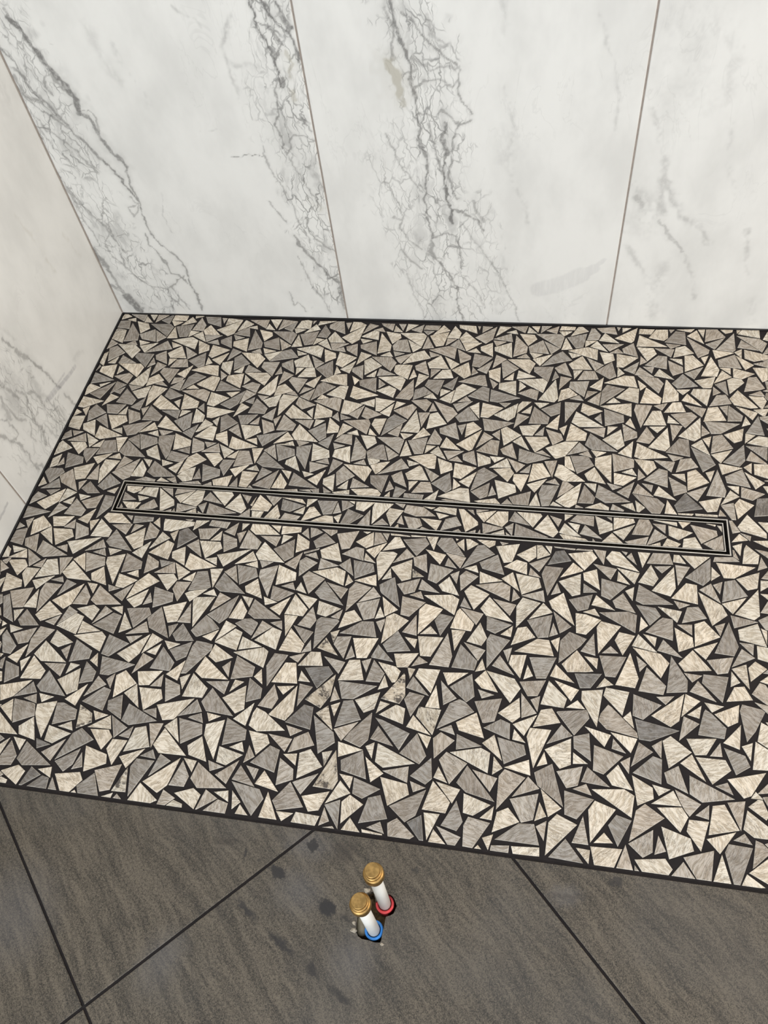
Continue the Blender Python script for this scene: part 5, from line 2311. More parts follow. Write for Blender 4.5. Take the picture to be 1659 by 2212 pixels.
g 2918 2022 58 -19 80 8 81 36 79 99 77 101 19 32 13 23
w 3032 2020 0 -61 28 -77 128 -52
g 3596 1849 57 -72 104 -10 99 10 94 18 84 16 3 3
g 3029 1512 -33 116 -38 115 -83 82 -74 51
s 3018 1868 64 -12 75 9 65 91 62 94
g 3965 1549 9 14 9 19 11 61 -1 78 -22 80 -35 70 -79 22
g 3330 1843 31 -69 37 -70 70 -60 71 -54 85 7 79 18
w 3651 1513 2 -41 36 -44 83 12 24 32 4 33
m 3889 306 79 -97 86 -90 105 -41 83 -10
w 3665 1692 43 4 -8 70 -46 27
w 3057 2127 35 -85 98 -43 87 -12
g 3627 2098 2 -71 38 -81 89 -16
w 3221 1582 73 -5 80 17 67 40 53 55 38 70 28 80 25 79 17 68
g 3021 1948 82 -87 106 -33 101 -25 92 -22
m 3588 477 2 -91 50 -3
m 3621 2072 12 -18 46 -6 60 55 -10 33
w 3104 1945 0 51 -27 60 -33 60 -79 25
w 3458 1900 23 21 23 25 17 81 12 81 -47 27
g 3589 2297 85 -4 40 52 -1 2
w 2999 1750 47 -57 58 -55 63 -46 71 -13
g 3033 1729 -56 54 -73 10 -73 8
g 3574 1481 24 -80 62 -54
w 3594 1339 15 6 78 33 80 37 44 67
g 3005 2009 78 -16 19 46
w 3597 825 15 -12 40 -24 17 52 2 51 -2 50
g 3374 513 30 15 36 24 37 62 -27 25
m 3827 1206 -10 42 -63 40 -77 20 -89 -3
g 2822 2151 18 -7 58 11 65 29 3 47 -2 45
m 3401 666 19 14 14 32 -23 46 -9 6
w 3871 1182 24 -30 38 -30 70 1
m 3155 1510 12 26 -13 41 -53 50 -47 36 -17 5
m 3226 1436 27 -26 41 6 -8 16
m 3686 873 -33 -27 -12 -40
w 4002 1801 -46 -51 -10 -64
w 3871 1732 5 16 -21 27 -42 -30 -45 -43
w 3034 495 25 -33 30 -35 25 19
m 3244 2049 -44 9 -11 -26
m 3806 2220 -18 -22 15 -22
w 3707 1166 10 -49 30 -5 13 0
m 3550 1169 28 -49 39 -49 45 -3
w 2936 1173 21 -38 30 10 13 9
w 3170 1195 21 14 22 32 -45 32
w 2821 2227 -18 -31 -18 -34 31 -34
w 3091 1207 32 25 0 43 -9 43
w 4013 2252 -30 21 -37 18 -50 -7 -4 -7
w 3832 1199 40 -3 19 32 5 32
w 3893 826 -1 21 -10 36 -39 32 -39 27
m 3877 1478 1 20 -2 25 -30 22
w 3295 19 -10 11 -36 11 -44 3 -45 0
w 3439 8 -35 0 -19 -17
w 3628 580 5 16 -21 16 -24 11 -26 -24
w 3917 192 -1 17 -9 35 -40 36 -38 27
w 3729 298 7 -45 28 -24 19 -15
m 3127 369 12 19 -14 41
w 3598 2193 5 6 -8 20 -39 -4
w 3046 1189 24 -20 33 -20 28 25
m 3021 246 0 -56 29 -37
w 3989 1658 24 14 9 42 3 48 -4 6
m 2900 1424 45 -11 41 5 35 17
w 2861 1979 -20 -12 -1 -39
m 3625 1571 -15 15 -25 8 -43 -10 -6 -7
w 3208 24 -6 16 -20 16 -49 3 -47 3
m 3667 1190 26 -24 32 -24 17 18
m 3485 1178 62 0 62 6 7 6
w 3397 1198 4 29 -16 29
m 3407 1169 4 -4 75 -9 78 -6 78 -3
m 3212 1171 6 -9 19 -3
m 3682 2260 -9 12 -11 1
m 3650 1167 15 -17 21 -4
w 3042 1165 4 -10 11 -3
w 3900 235 3 -29 29 9 12 8
m 3365 920 -9 25 -20 35 -35 35 -64 10 -74 -9
g 3417 1835 17 35 1 56 -26 60 -28 56
w 3286 1183 -16 25 -36 24 -65 -24
m 3815 118 19 19 -25 49 -6 -1
g 3968 2006 52 -3 3 36 -5 17
w 3218 2103 -17 -34 18 -15
m 3965 410 29 -12 45 -8 52 49 48 50
m 3958 1566 32 -8 28 47
w 3482 1767 -4 6 -23 -49 3 -49
w 3090 528 34 -13 40 36
m 2957 1155 -7 4 -38 7 -32 -23
w 3569 1147 41 -28 62 -14 62 -2 58 4 0 4
m 2958 1147 43 -28 64 -9 63 1
w 3451 1543 -14 15 -34 -6 -25 -9 -6 -7
w 3275 423 41 -3 25 21
w 3825 2138 15 8 25 15 8 47
m 2891 2071 19 14 16 29 5 44
w 3118 17 -8 9 -42 9 -42 2
w 4000 1585 -32 3 -3 -27
w 2822 2184 41 -20 44 -19 36 14 4 7
m 3562 342 13 20 -13 39
w 3240 1470 -6 -35 14 -28
w 2826 2032 34 -7 42 -3 29 16
w 2999 635 -23 -11 -23 -16 9 -22
m 3848 1351 23 9 13 34
w 3966 1415 14 -3 42 -8 43 -5 32 14
g 3217 8 17 -20 38 0
w 3231 1144 3 -7 72 -8 73 -4 36 -1
m 3931 1158 53 0 51 7 2 7 0 5
m 3216 1167 2 -2 7 -3 11 23 -11 22
w 3833 1171 4 22 -13 22
g 2913 1265 45 21 50 30 1 10
m 3847 1149 4 -4 71 -8 67 -3
w 3199 967 -2 20 -16 1
m 3658 1160 19 9 18 11 -9 15
w 3141 1152 12 9 -15 8
w 3482 1145 4 -10 11 -3
m 3912 419 -32 1 -38 -82 -8 -28
g 3274 1627 -12 11 -26 -23 23 -29
g 3451 1120 6 52 -8 57 -83 48
w 2928 1105 15 -18 79 -29 10 44 4 33
w 3045 1074 3 -83 83 22 20 38
w 3786 1090 2 -39 85 -56 65 29
g 3503 1098 34 36 17 65 1 67 -37 67
m 3740 1724 10 42 5 58 -18 54 -20 42 -2 -3
m 2974 1063 50 -50 70 -4 15 7
m 3610 373 -35 2 -40 -6 -5 -38
g 3486 1541 -21 13 -48 -23 -50 -29 -52 -41
g 3781 1082 73 28 -6 44
w 3744 1461 -27 -31 -6 -38
w 3169 1084 -31 33 -75 -31
w 3590 1083 14 36 3 47 -61 56
m 3855 1047 19 -34 25 -36 36 -24 41 25
w 3737 1873 -12 -22 -3 -24 35 -24
w 3860 1077 13 -61 17 -58 23 -10
w 3307 351 11 -19 19 -13 33 3 0 7
m 3635 1125 2 2 3 39 -44 34
m 3595 340 13 -25 45 -7 2 2
w 3414 600 36 -18 38 -17 31 13 5 4
w 3394 204 -20 0 -32 -6 -34 -35
w 3407 59 -19 11 -39 -10 4 -5
m 3539 879 9 -10 28 9 31 22 4 19
w 3413 1454 16 -13 19 -14 11 29 0 17
m 3625 1726 21 -5 24 29 13 28 -9 9
w 3463 1130 30 25 7 58
w 2997 1189 36 -6 41 38
m 3733 1106 14 38 -12 27
w 3311 1058 -28 -11 14 -20
m 3121 364 -12 11 -22 5
m 3820 1632 3 20 -18 -1
w 3937 468 12 -28 16 1
m 3240 611 0 -14 23 -12 22 -9
m 2968 805 9 -13 18 -11 32 -4
m 3443 1901 -10 12 -12 14 -13 3 -5 0
g 3566 1150 7 78 -23 81 -36 71 -81 22
w 4025 263 68 27 22 91 2 83 -4 0
g 4018 1873 70 19 38 87 17 79
w 3984 966 37 -42 72 -28 67 39 -1 2
w 3987 538 77 2 43 67 34 73 -14 32
g 3993 1270 20 -27 23 -27 91 -16 41 52
m 4058 1150 12 -2 64 61 -8 75 -5 4
g 4007 830 56 -66 98 -9 82 14
m 4003 603 82 9 83 20 70 57 68 59 31 57
w 4038 1301 16 -47 19 -49 54 -45 85 11
m 4055 1058 22 8 29 42 19 54 -29 36
g 4011 1801 45 31 -25 52 -34 12
m 4039 346 48 -1 55 29 35 58 19 63
m 4053 904 7 -30 59 -58 47 20 37 16
w 4067 96 41 -18 53 65 -1 12
m 4106 1216 -10 73 -48 8
m 3943 1067 -16 18 -32 6 -59 -35 -60 -40 7 -14
m 4042 472 32 -68 45 -58 62 -39
w 3989 1155 29 21 35 28 -17 67
m 3893 1590 18 -19 44 20
m 4056 900 -27 27 -64 -28
w 4036 1740 29 25 -25 62 -33 64 -10 2
w 4052 392 70 -33 31 36
g 3989 629 61 -4 65 19 -1 21
w 3981 1866 -18 -32 -15 -35 32 -35
w 4057 632 33 0 39 37
w 4067 68 33 27 0 35 -1 19
m 4095 1896 -17 34 -57 12
w 4031 397 41 41 3 44
w 3995 589 27 46 -7 41
m 3980 1215 7 45 -20 32
w 3967 1763 2 21 -22 23
m 4021 166 34 7 11 51
w 4023 1430 13 6 2 30 -6 1
w 4066 1233 41 -40 45 -5 17 -2
s 4056 953 5 -37 33 -32 36 -24
m 4060 1064 54 -13 39 19
w 4013 1517 37 33 5 40
w 4024 1891 1 -4 21 -9 36 -10 66 -10 65 -6 63 -6
m 3937 1898 -4 4 -22 0 -28 -3 -4 -3
w 4050 474 32 -1 31 63 21 70 -72 45
w 4042 1205 30 37 -13 55 -39 53 -52 45 -55 -56
w 4032 1632 0 -49 27 -65 127 -40 1 11
s 4018 1468 64 -12 80 18 70 92 66 97 64 97
g 4103 1635 25 55 -90 97
w 4104 1539 0 45 -27 54 -33 54 -76 21
w 4051 1406 6 1 11 10 19 43 -1 58 -49 67 -46 55
g 4075 1616 -51 53 -67 14
w 4030 89 34 -46 28 21
w 4093 810 36 28 4 46 -9 46
w 4046 789 24 -20 33 -20 29 18 20 18
w 4042 765 4 -10 11 -3
m 3967 753 30 -19 37 -20 52 -5 48 7
w 3873 1633 -6 11 -14 21 -32 11 -33 6
g 3203 1132 76 -2 -9 69 -15 68 -30 24
w 3691 1163 39 57 36 64 -32 39
m 3567 2121 -19 23 -32 18 -43 1 4 -14
w 3828 1540 2 18 -7 23 -37 20
m 3492 1135 18 -34 21 -34 58 -14 40 -9
w 3631 1049 20 -40 30 9 24 15 0 4
w 3388 732 4 -27 13 -57 28 -42 28 -29
w 3326 1242 42 -10 28 20 -4 3
w 3723 1580 4 18 3 41 -18 32
w 3511 2213 10 -2 27 -1 33 25
m 3218 964 19 -18 16 18
w 3568 808 25 25 -20 23
m 3279 2020 10 3 -12 24 -17 19 -37 -3
m 3487 1806 2 -3 13 -17 40 -3 0 6
m 3142 1619 64 1 64 4 10 4 3 4
w 3057 1609 -18 0 -20 -2 -4 -23
m 3912 550 12 2 18 16 21 43 9 21
m 3140 1411 0 -13 27 -12 26 -10
g 3756 1173 25 33 26 69 21 100 -56 15
w 3764 723 2 -46 43 -2
w 4057 758 14 12 -5 91 -58 51
w 4031 2099 34 1 70 77 37 77 -18 75
s 4119 2301 4 16 -70 19 -73 4 -72 0
m 3980 1076 2 -9 69 -32 67 23 59 33
w 4022 2174 60 -57 82 30 9 28
g 4063 1958 25 -55 27 -56 65 21 16 29
g 4002 2275 13 -26 31 -26 59 32 23 38
w 4083 1838 56 -12 19 53 -10 22
w 3972 898 28 -12 39 3 44 44
w 4079 2281 39 0 18 81 -10 1
g 3998 2220 79 -21 18 43 0 3
w 4005 1604 -5 0 -6 -10 19 -55 28 -6
w 4078 2010 -21 23 -46 -4
m 3941 962 6 1 -8 29 -14 2
m 4004 2141 54 20 21 39
m 4074 1728 45 -8 10 35
m 4082 741 28 18 7 45 0 47
w 3973 2039 34 -34 38 1 -2 6
m 4091 1233 -17 20 -34 22 -50 11 -46 5
s 3991 2148 14 -40 28 -2
m 3826 1609 0 -4 11 -20 14 1
m 4084 427 9 -23 13 2 0 3
w 4020 2006 48 63 63 88 65 93 3 108 -16 85 -9 8
g 3882 2092 -9 -24 16 -27 27 -26
m 4026 770 13 20 -13 43
w 4100 1370 -3 26 -22 2
w 4163 235 -77 104 -110 59 -81 19
g 3195 771 3 -5 56 -6 59 25
m 3889 547 -9 35 -10 38 -32 33 -47 -17
m 4096 695 41 29 -43 57 -45 43 -37 11
w 3221 1082 53 -17 52 33 13 43 -21 18
m 3499 19 9 -21 30 -10 49 9 46 11 11 11
w 4007 89 57 31 56 42 32 65
m 3114 1311 13 26 -1 40 -45 49
w 3193 1720 -4 0 -18 -13 14 -37
m 3273 1191 56 -12 69 -12 65 21 57 21
m 3600 2009 -14 -35 -9 -52 15 -52
w 3735 363 18 -18 41 7 16 11 2 9
m 3478 504 -23 -13 17 -24 14 -17
m 4025 1341 6 41 -37 43
w 3615 760 31 -16 41 -15 35 12
w 3218 153 -17 18 -22 13 -21 -21
m 2890 2055 1 7 -8 25 -38 9
w 3392 1348 -17 -9 -3 -30
m 3371 1963 -19 -12 -4 -35
w 3862 1529 10 -15 30 -19 47 -7 35 -4
m 4106 990 -8 23 -17 -6
w 3935 1039 -17 22 -21 -17
w 4033 8 31 -29 34 0
w 3624 1134 20 -31 25 15
w 4042 663 4 27 -27 27
w 3232 1350 3 26 -21 4
w 4097 569 6 47 -23 26
w 3376 402 12 -22 19 12 19 31 -1 18
m 3986 166 32 18 10 46 5 45
m 3141 1568 4 -8 15 -20 40 -9 37 -1 5 6
m 3380 1130 -13 -34 -9 -40 14 -31
m 3281 1100 44 -7 12 26 5 27
m 3122 265 15 -15 34 -1 36 1
g 4025 1815 2 15 -21 9 -5 -24
w 2825 2055 1 -3 65 -6 64 -2 62 -2 1 4
w 4067 2020 61 0 -2 6
g 3582 1683 54 5 12 31 4 22
m 3738 556 24 12 23 48 -5 65
w 3392 1150 62 -12 33 42 15 52 -12 26
w 4108 294 1 26 -75 26 -78 21
w 3258 885 6 27 3 50 -30 8
m 3705 1075 13 42 -51 44
w 3689 2241 28 -18 33 -18 10 32 -4 19
w 3088 2256 28 -21 16 41 12 45 -12 25
w 3258 1742 -23 24 -49 -13 -47 -19
w 3680 568 51 -12 12 25 -6 38 -19 14
m 3033 1948 10 19 -41 35 -15 3
w 3319 288 -2 16 -40 18 -60 -1
w 2954 1464 -3 0 2 -27 20 -13
w 3977 1384 43 -24 51 2 49 4
w 3559 1268 -5 23 -26 13
m 3619 519 23 -24 30 -29 33 -17 37 8 5 8
w 3605 645 8 7 11 22 -6 39
m 3720 1950 11 -4 28 10 -9 12
m 3574 1135 30 20 4 58
m 2877 1588 18 -4 36 -2 6 34 2 21
m 4022 1454 2 21 -32 27
m 3122 1128 37 -1 41 39 36 37
w 3971 1041 18 -21 27 -16 31 18 25 18
m 3822 1588 11 -18 14 -18 23 20 6 12
m 3990 1540 17 -2 22 39 -1 10
m 3115 1917 11 -25 20 -3 23 10
w 3431 1743 -12 21 -22 25 -53 11
m 3863 1282 23 2 4 29 -2 3
w 4015 266 0 -21 9 -10 16 0
w 3933 2255 21 -30 27 -23 28 15 22 12
m 3470 439 17 -17 44 32 1 11
m 3426 1235 47 -15 58 -7 18 44 8 30
w 2985 1679 13 9 14 39 -24 69 -3 3
m 3322 1096 67 -15 71 -11 20 42
g 3080 895 34 4 31 14 1 35
m 3629 1040 -30 2 -4 -27
w 3226 337 36 -9 25 13
w 3082 1141 31 -32 39 -37 42 -5 40 -4
w 3534 788 11 8 2 19
s 3102 1794 1 19 -3 32 -31 34
w 3306 1568 15 9 -8 13
m 3711 779 2 21 0 25 -18 2
w 2971 1519 -4 17 -8 30 -13 27 -22 3 -24 -9
m 3230 1790 0 -9 3 -11 9 -11
m 3761 346 1 12 -20 5
m 4116 1047 16 32 -40 44
w 3975 1380 15 -1 34 1 20 57
w 3923 1115 52 4 28 31 24 30 0 4
w 3994 1509 6 25 -22 31
s 3894 885 -29 19 -25 -4
w 3854 696 21 -17 23 -7 18 31 1 15
m 4012 671 6 -9 19 -3
m 3999 645 19 -24 24 -25 27 -6 21 1
m 3984 1071 -41 10 -31 -10 -27 -15
m 4098 602 27 -5 3 20
w 3625 1554 1 -3 58 -5
m 4036 345 7 21 -7 47 -37 -10 -10 -15
m 4085 1800 33 36 -23 62
w 3004 1728 4 -21 24 -24 59 -10 22 -3
w 3475 1052 -70 26 -67 -12 2 -4
w 3324 244 -4 52 -8 54 -28 39
w 3322 1447 9 -20 54 17 45 20 12 17
m 3704 16 -24 6 -26 -35
w 3198 485 -22 39 -26 36 -41 19
w 3606 701 -12 43 -30 -2
w 3819 584 -26 1 -34 -2 -3 -33
w 3252 1293 13 1 18 11 4 27 -18 4
w 3586 192 25 21 21 23 -19 23
w 3530 1737 -18 20 -19 -15
w 3782 1504 -18 21 -20 22 -48 -2
m 3326 1075 3 45 -2 45 -23 34
m 3213 1418 34 13 32 24 18 33
w 3869 1417 -21 16 -39 -12
g 3347 1172 25 -5 7 25
w 2847 1952 22 -28 44 -10 45 0
s 3197 1060 -39 26 -36 -5
w 3993 1735 9 -16 13 -17 31 -6
m 3160 1144 47 -11 34 16
m 3864 585 15 -24 50 -7 -2 8
m 3287 508 -15 16 -27 20 -48 5
w 3776 1153 50 -10 35 16
w 3668 699 -16 10 -21 1
m 3938 1975 -7 9 -8 -6 1 -6
w 3708 650 0 22 -36 40 -77 40 -82 33 -57 15
w 2863 2085 -3 11 -15 23 -17 23 -47 -20
w 2886 2289 -5 -12 13 -12
w 3578 1929 18 13 27 26 33 42 18 42 4 38
w 3341 1168 -33 35 -37 2
w 3143 2000 3 5 7 40 2 41 -19 29
w 3558 618 9 -11 17 -8 39 7 38 12 1 12
m 2889 2005 -11 29 -26 -10
w 3011 2057 -26 -12 14 -21
w 3632 1469 17 -38 22 2
w 3159 616 2 1 -29 1 -29 -17
m 2942 1819 64 1 65 5 6 6
w 3920 1107 -23 -17 4 -54
m 3796 2002 -3 -15 4 -28 45 -32
w 3780 1632 19 0 23 4 26 25
m 3962 719 11 -25 17 -28 52 -5
m 3582 2289 -3 -12 6 -12
w 4036 2301 9 0 5 10
m 3623 1810 14 -19 21 -13 24 3 0 2
m 3883 626 8 -20 11 -14 13 -2
w 3904 1808 2 -7 9 0 2 2
g 3676 2276 -6 -16 2 -25 27 -25
w 3907 627 1 3 -5 19 -18 19 -45 8
g 3930 624 7 -8 26 10 19 16 -8 16
w 4013 1751 51 1 49 6 8 6
w 4028 1679 -13 23 -44 10
w 3127 194 12 -13 34 -27 58 0 32 2
m 3178 99 7 6 23 34 -24 18
m 3097 1808 -5 -21 -3 -35 14 -28
g 3876 70 75 -12 103 -3 7 31
w 3798 1593 -7 15 -36 21 -6 -24
w 3564 1763 5 15 6 22 -24 25
m 4106 266 2 41 -32 0
w 3635 1423 -12 27 -18 35 -28 0 -25 -10
w 3574 998 4 5 -4 34 -22 -7
m 3755 1736 7 -17 24 -19 49 -7 11 4
w 4082 1560 20 -3 -7 26 -19 30 -21 7
w 3991 1868 7 -12 20 -26 28 12
w 4049 1145 -18 21 -41 -4
w 3469 1640 5 4 -6 27 -44 9
w 4082 745 4 -10 11 -3
m 3892 701 21 -4 -7 24 -10 6
w 3430 1660 30 -1 60 2 1 8
g 3685 494 31 4 -9 32 -9 4
w 3456 1438 3 21 2 26 -17 27
g 8 1891 19 -1 75 27 92 38 90 52 0 65
g 8 2167 53 39 0 71
m 152 2287 32 10 44 95 -42 65
w 185 2150 86 26 51 94 15 83
g 228 2196 24 -92 26 -89 75 29 12 29
g 8 1822 60 58 0 77
w 88 1964 48 43 47 61 2 96 -17 81
w 49 2146 23 -85 92 -50 83 -20
g 8 2005 53 -16 56 61 27 69 0 43
w 8 2290 8 -11 41 -11 72 32 55 55 0 45
g 68 2279 12 -22 84 -22 54 33 45 48 3 4
w 333 2301 19 11 10 18 -52 58 -75 0
w 124 2148 37 -51 63 36 10 35
g 69 1983 8 -32 69 -61 45 26
w 50 2097 56 -56 80 -10 66 6
s 8 2083 18 10 29 21 20 49 0 58
g 27 2210 7 52 -19 34 -19 -22
w 116 1950 46 -30 23 24
w 111 2069 -14 35 -65 -2
g 101 2033 34 -76 70 -36
s 191 2280 49 2 29 81 13 37
m 8 1951 32 25 0 47
w 178 2168 35 -34 80 36
w 8 1668 4 -57 47 -34 0 26
g 28 2229 35 12 16 59
g 213 2008 49 -17 39 14
m 47 1738 25 -24 45 -3 49 9
w 29 2024 19 -32 59 -10
g 248 2157 57 -4 38 26
g 151 2100 38 -4 40 38
m 33 1908 26 -31 25 16 17 18
w 163 2301 7 0 33 0 35 16
m 233 2301 -20 15 -29 0
w 75 2301 -9 9 -19 0
g 141 2047 31 -13 124 12 6 61
s 112 1881 14 8 20 35 16 47 -12 60 -14 56 -5 3
d 66 2093 -3 20 -37 19 -56 -1 -50 -4
w 70 1891 -3 16 -27 4
w 362 2286 -25 65 -57 34 -1 -7
w 240 1996 -1 6 -33 15 -51 -4 -49 -5 -15 -5
w 153 1940 5 0 13 3 54 38 -17 57 -16 39
m 258 2295 0 10 -15 -6 -3 -6
m 343 2212 -32 15 -41 6 -47 -29 -30 -29
g 151 1947 51 -18 40 16 -1 2
'''
# tone, first corner (x, -y), then corner offsets, in half millimetres
CHIPS_DRAIN='''
w 672 1127 65 -14 83 18 80 68 46 68
m 653 1132 8 -41 23 -41 89 -13
w 632 1097 34 -32 78 33
m 629 1088 85 29 76 29 1 29
w 748 1173 -9 23 -45 0
m 638 1173 0 9 -23 0
m 655 1173 -7 17 -13 0
w 751 1163 3 -10 21 -10
w 554 1059 36 -114 44 -114 89 -83 80 -57
w 2092 1136 71 -32 89 -6 47 69
w 861 1136 73 -23 88 4 45 73
w 1461 1086 8 -80 80 22 8 23 5 19
m 1587 1099 49 -16 126 -9 75 29 7 35
g 2129 1173 16 3 -108 55 -110 0
w 1799 1067 35 -105 81 -68 79 -55 21 0
w 1042 1140 10 32 -51 78 -74 1
m 2447 1130 62 1 77 38 63 71 28 71
w 1908 1118 63 -19 84 9 82 54 41 52
m 2658 1070 33 -80 92 -41 90 -19
w 856 1128 24 56 14 69 -72 69
g 1233 1071 36 -66 70 -60 82 3
g 789 1121 2 -52 50 -52 125 -38
g 1382 1173 49 44 -18 71 -37 0
w 2086 1129 33 55 27 65 -62 66
g 1090 1076 4 -52 41 -59 95 -25
w 467 1095 86 -14 81 36 23 34
m 2223 1088 87 -17 88 29 24 29
w 1519 1114 25 -57 67 22 11 30 9 27
w 2382 1115 78 40 73 56 1 56
w 2315 1059 16 -81 64 -57 63 -29 4 0
m 1740 1173 77 30 54 69 13 54 -2 0
m 1590 1118 26 -55 55 -55 77 -38 63 -7
w 2579 1079 0 -44 33 -62 85 -25
m 2699 1150 34 -23 46 -23 68 -21 68 43
w 2693 1173 -22 50 -63 38 -69 0
w 1193 1173 68 33 32 71 14 65 -7 0
w 1091 1173 6 16 -18 69 -58 0
w 1318 1173 -9 31 -39 33 -78 11 -93 0
w 1391 1064 4 -37 37 -44 76 2
m 521 1173 35 6 54 19 27 53 -20 16 -24 0
w 2183 1144 15 -6 38 -10 82 -12 20 44
m 2501 1173 71 41 29 73 -2 2 -3 0
w 2415 1173 -39 43 -76 0
m 1167 1173 12 20 -55 31 -66 0
w 2186 1152 15 -21 104 -21 93 -13 8 0
w 1658 1121 62 -52 66 -52 81 -6
w 2380 1125 37 -33 80 39
m 2422 1164 12 -9 74 -9 85 28
w 1702 1080 90 -17 89 15 21 17
g 1996 1106 79 -16 63 2 19 44
m 1895 1126 6 -47 10 -47 81 -16
m 842 1119 -65 54 -85 14 3 -2
w 415 1141 33 -32 64 -32 81 1
w 416 1085 32 -10 57 4 59 7 62 26 57 26 -9 25
m 2259 1144 81 -16 19 42
m 1462 1173 -8 74 -48 0
w 1869 1081 32 -40 75 17
w 2606 1173 13 15 -34 36 -52 0
m 1016 1063 43 -48 67 -5
g 1331 1064 12 -50 54 -19 26 0
w 976 1144 6 -29 41 -29 49 1
g 408 1092 5 -43 62 -34
m 964 1133 -37 -40 10 -40
m 562 1059 62 -40 49 0
m 1473 1170 63 6 34 34
m 1982 1137 27 -36 29 -36 31 21
m 745 1136 31 -37 32 19
w 1189 1092 -19 22 -103 24
m 2524 1075 43 -41 46 -2
w 1983 1173 -5 23 -53 0
m 2148 1069 32 -50 44 -15
m 1307 1130 32 10 11 56
w 2215 1096 36 -43 45 -7
m 914 1065 36 -44 42 -7
w 1191 1068 4 -39 41 3
w 1147 1136 41 -6 43 31
w 2611 1079 -1 16 -84 20
w 1713 1091 16 -29 51 -10
w 471 1106 15 -28 51 -7
w 1313 1145 24 -28 30 18
w 2616 1059 14 -28 43 0
m 1567 1151 30 -8 13 37
w 2548 1173 -1 16 -39 0
m 1819 1173 -12 12 -34 0
m 1547 1059 35 -21 42 -2 7 0
m 1697 1173 -30 10 -38 0
m 1867 1064 2 -14 48 1
m 1872 1173 1 14 -27 0
w 2752 1065 15 -28 15 -2
m 2358 1059 18 -15 18 0
m 1834 1067 29 -23 22 0
w 962 1116 9 -5 16 43
m 421 1173 6 4 -7 21 -9 0
w 1659 1066 34 -10 49 -2
m 1892 1173 -3 17 -11 0
w 1577 1173 -4 17 -16 0
w 1986 1160 3 -13 17 -13
m 2316 1173 -9 13 -11 0
w 1386 1077 0 13 -24 13
w 2714 1059 31 -10 34 -3 8 0
w 2202 1059 1 -29 32 -1 15 0
'''

# ------------------------------------------------------------------ helpers
rnd = random.Random(7)


def lin(c):
    return tuple((v / 255 / 12.92 if v / 255 <= 0.04045 else ((v / 255 + 0.055) / 1.055) ** 2.4) for v in c)


def obj(name, verts, faces, mat, parent=None, smooth=False):
    me = bpy.data.meshes.new(name)
    me.from_pydata([tuple(v) for v in verts], [], faces)
    me.update()
    if smooth:
        for p in me.polygons:
            p.use_smooth = True
    if mat:
        me.materials.append(mat)
    o = bpy.data.objects.new(name, me)
    COL.objects.link(o)
    if parent:
        o.parent = parent
    return o


def empty(name, loc=(0, 0, 0)):
    o = bpy.data.objects.new(name, None)
    o.empty_display_size = 0.05
    o.location = loc
    COL.objects.link(o)
    return o


def tag(o, label, cat=None, kind=None, group=None):
    o['label'] = label
    if cat:
        o['category'] = cat
    if kind:
        o['kind'] = kind
    if group:
        o['group'] = group
    return o


class MB:
    def __init__(s):
        s.v, s.f = [], []

    def box(s, x0, x1, y0, y1, z0, z1):
        b = len(s.v)
        s.v += [(x0, y0, z0), (x1, y0, z0), (x1, y1, z0), (x0, y1, z0), (x0, y0, z1), (x1, y0, z1), (x1, y1, z1), (x0, y1, z1)]
        s.f += [tuple(b + i for i in q) for q in ((0, 3, 2, 1), (4, 5, 6, 7), (0, 1, 5, 4), (1, 2, 6, 5), (2, 3, 7, 6), (3, 0, 4, 7))]

    def prism(s, poly, z0, z1):
        b = len(s.v)
        n = len(poly)
        s.v += [(x, y, z0) for x, y in poly] + [(x, y, z1) for x, y in poly]
        s.f += [tuple(b + n + i for i in range(n)), tuple(b + i for i in reversed(range(n)))]
        s.f += [(b + i, b + (i + 1) % n, b + n + (i + 1) % n, b + n + i) for i in range(n)]

    def lathe(s, prof, cx, cy, ax=None, n=28, cap=True):
        # prof: list of (r, h); ax: (dx, dy, dz) unit axis
        a = Vector(ax or (0, 0, 1)).normalized()
        u = a.orthogonal().normalized()
        w = a.cross(u)
        b = len(s.v)
        for r, h in prof:
            for k in range(n):
                t = 2 * math.pi * k / n
                p = Vector((cx[0], cx[1], cx[2])) + a * h + (u * math.cos(t) + w * math.sin(t)) * r
                s.v.append(tuple(p))
        for j in range(len(prof) - 1):
            for k in range(n):
                k2 = (k + 1) % n
                s.f.append((b + j * n + k, b + j * n + k2, b + (j + 1) * n + k2, b + (j + 1) * n + k))
        if cap:
            s.f.append(tuple(b + k for k in reversed(range(n))))
            s.f.append(tuple(b + (len(prof) - 1) * n + k for k in range(n)))

    def build(s, name, mat, parent=None, smooth=False):
        return obj(name, s.v, s.f, mat, parent, smooth)


def mat_new(name):
    m = bpy.data.materials.new(name)
    m.use_nodes = True
    nt = m.node_tree
    nt.nodes.clear()
    out = nt.nodes.new('ShaderNodeOutputMaterial')
    p = nt.nodes.new('ShaderNodeBsdfPrincipled')
    nt.links.new(p.outputs[0], out.inputs[0])
    return m, nt, p


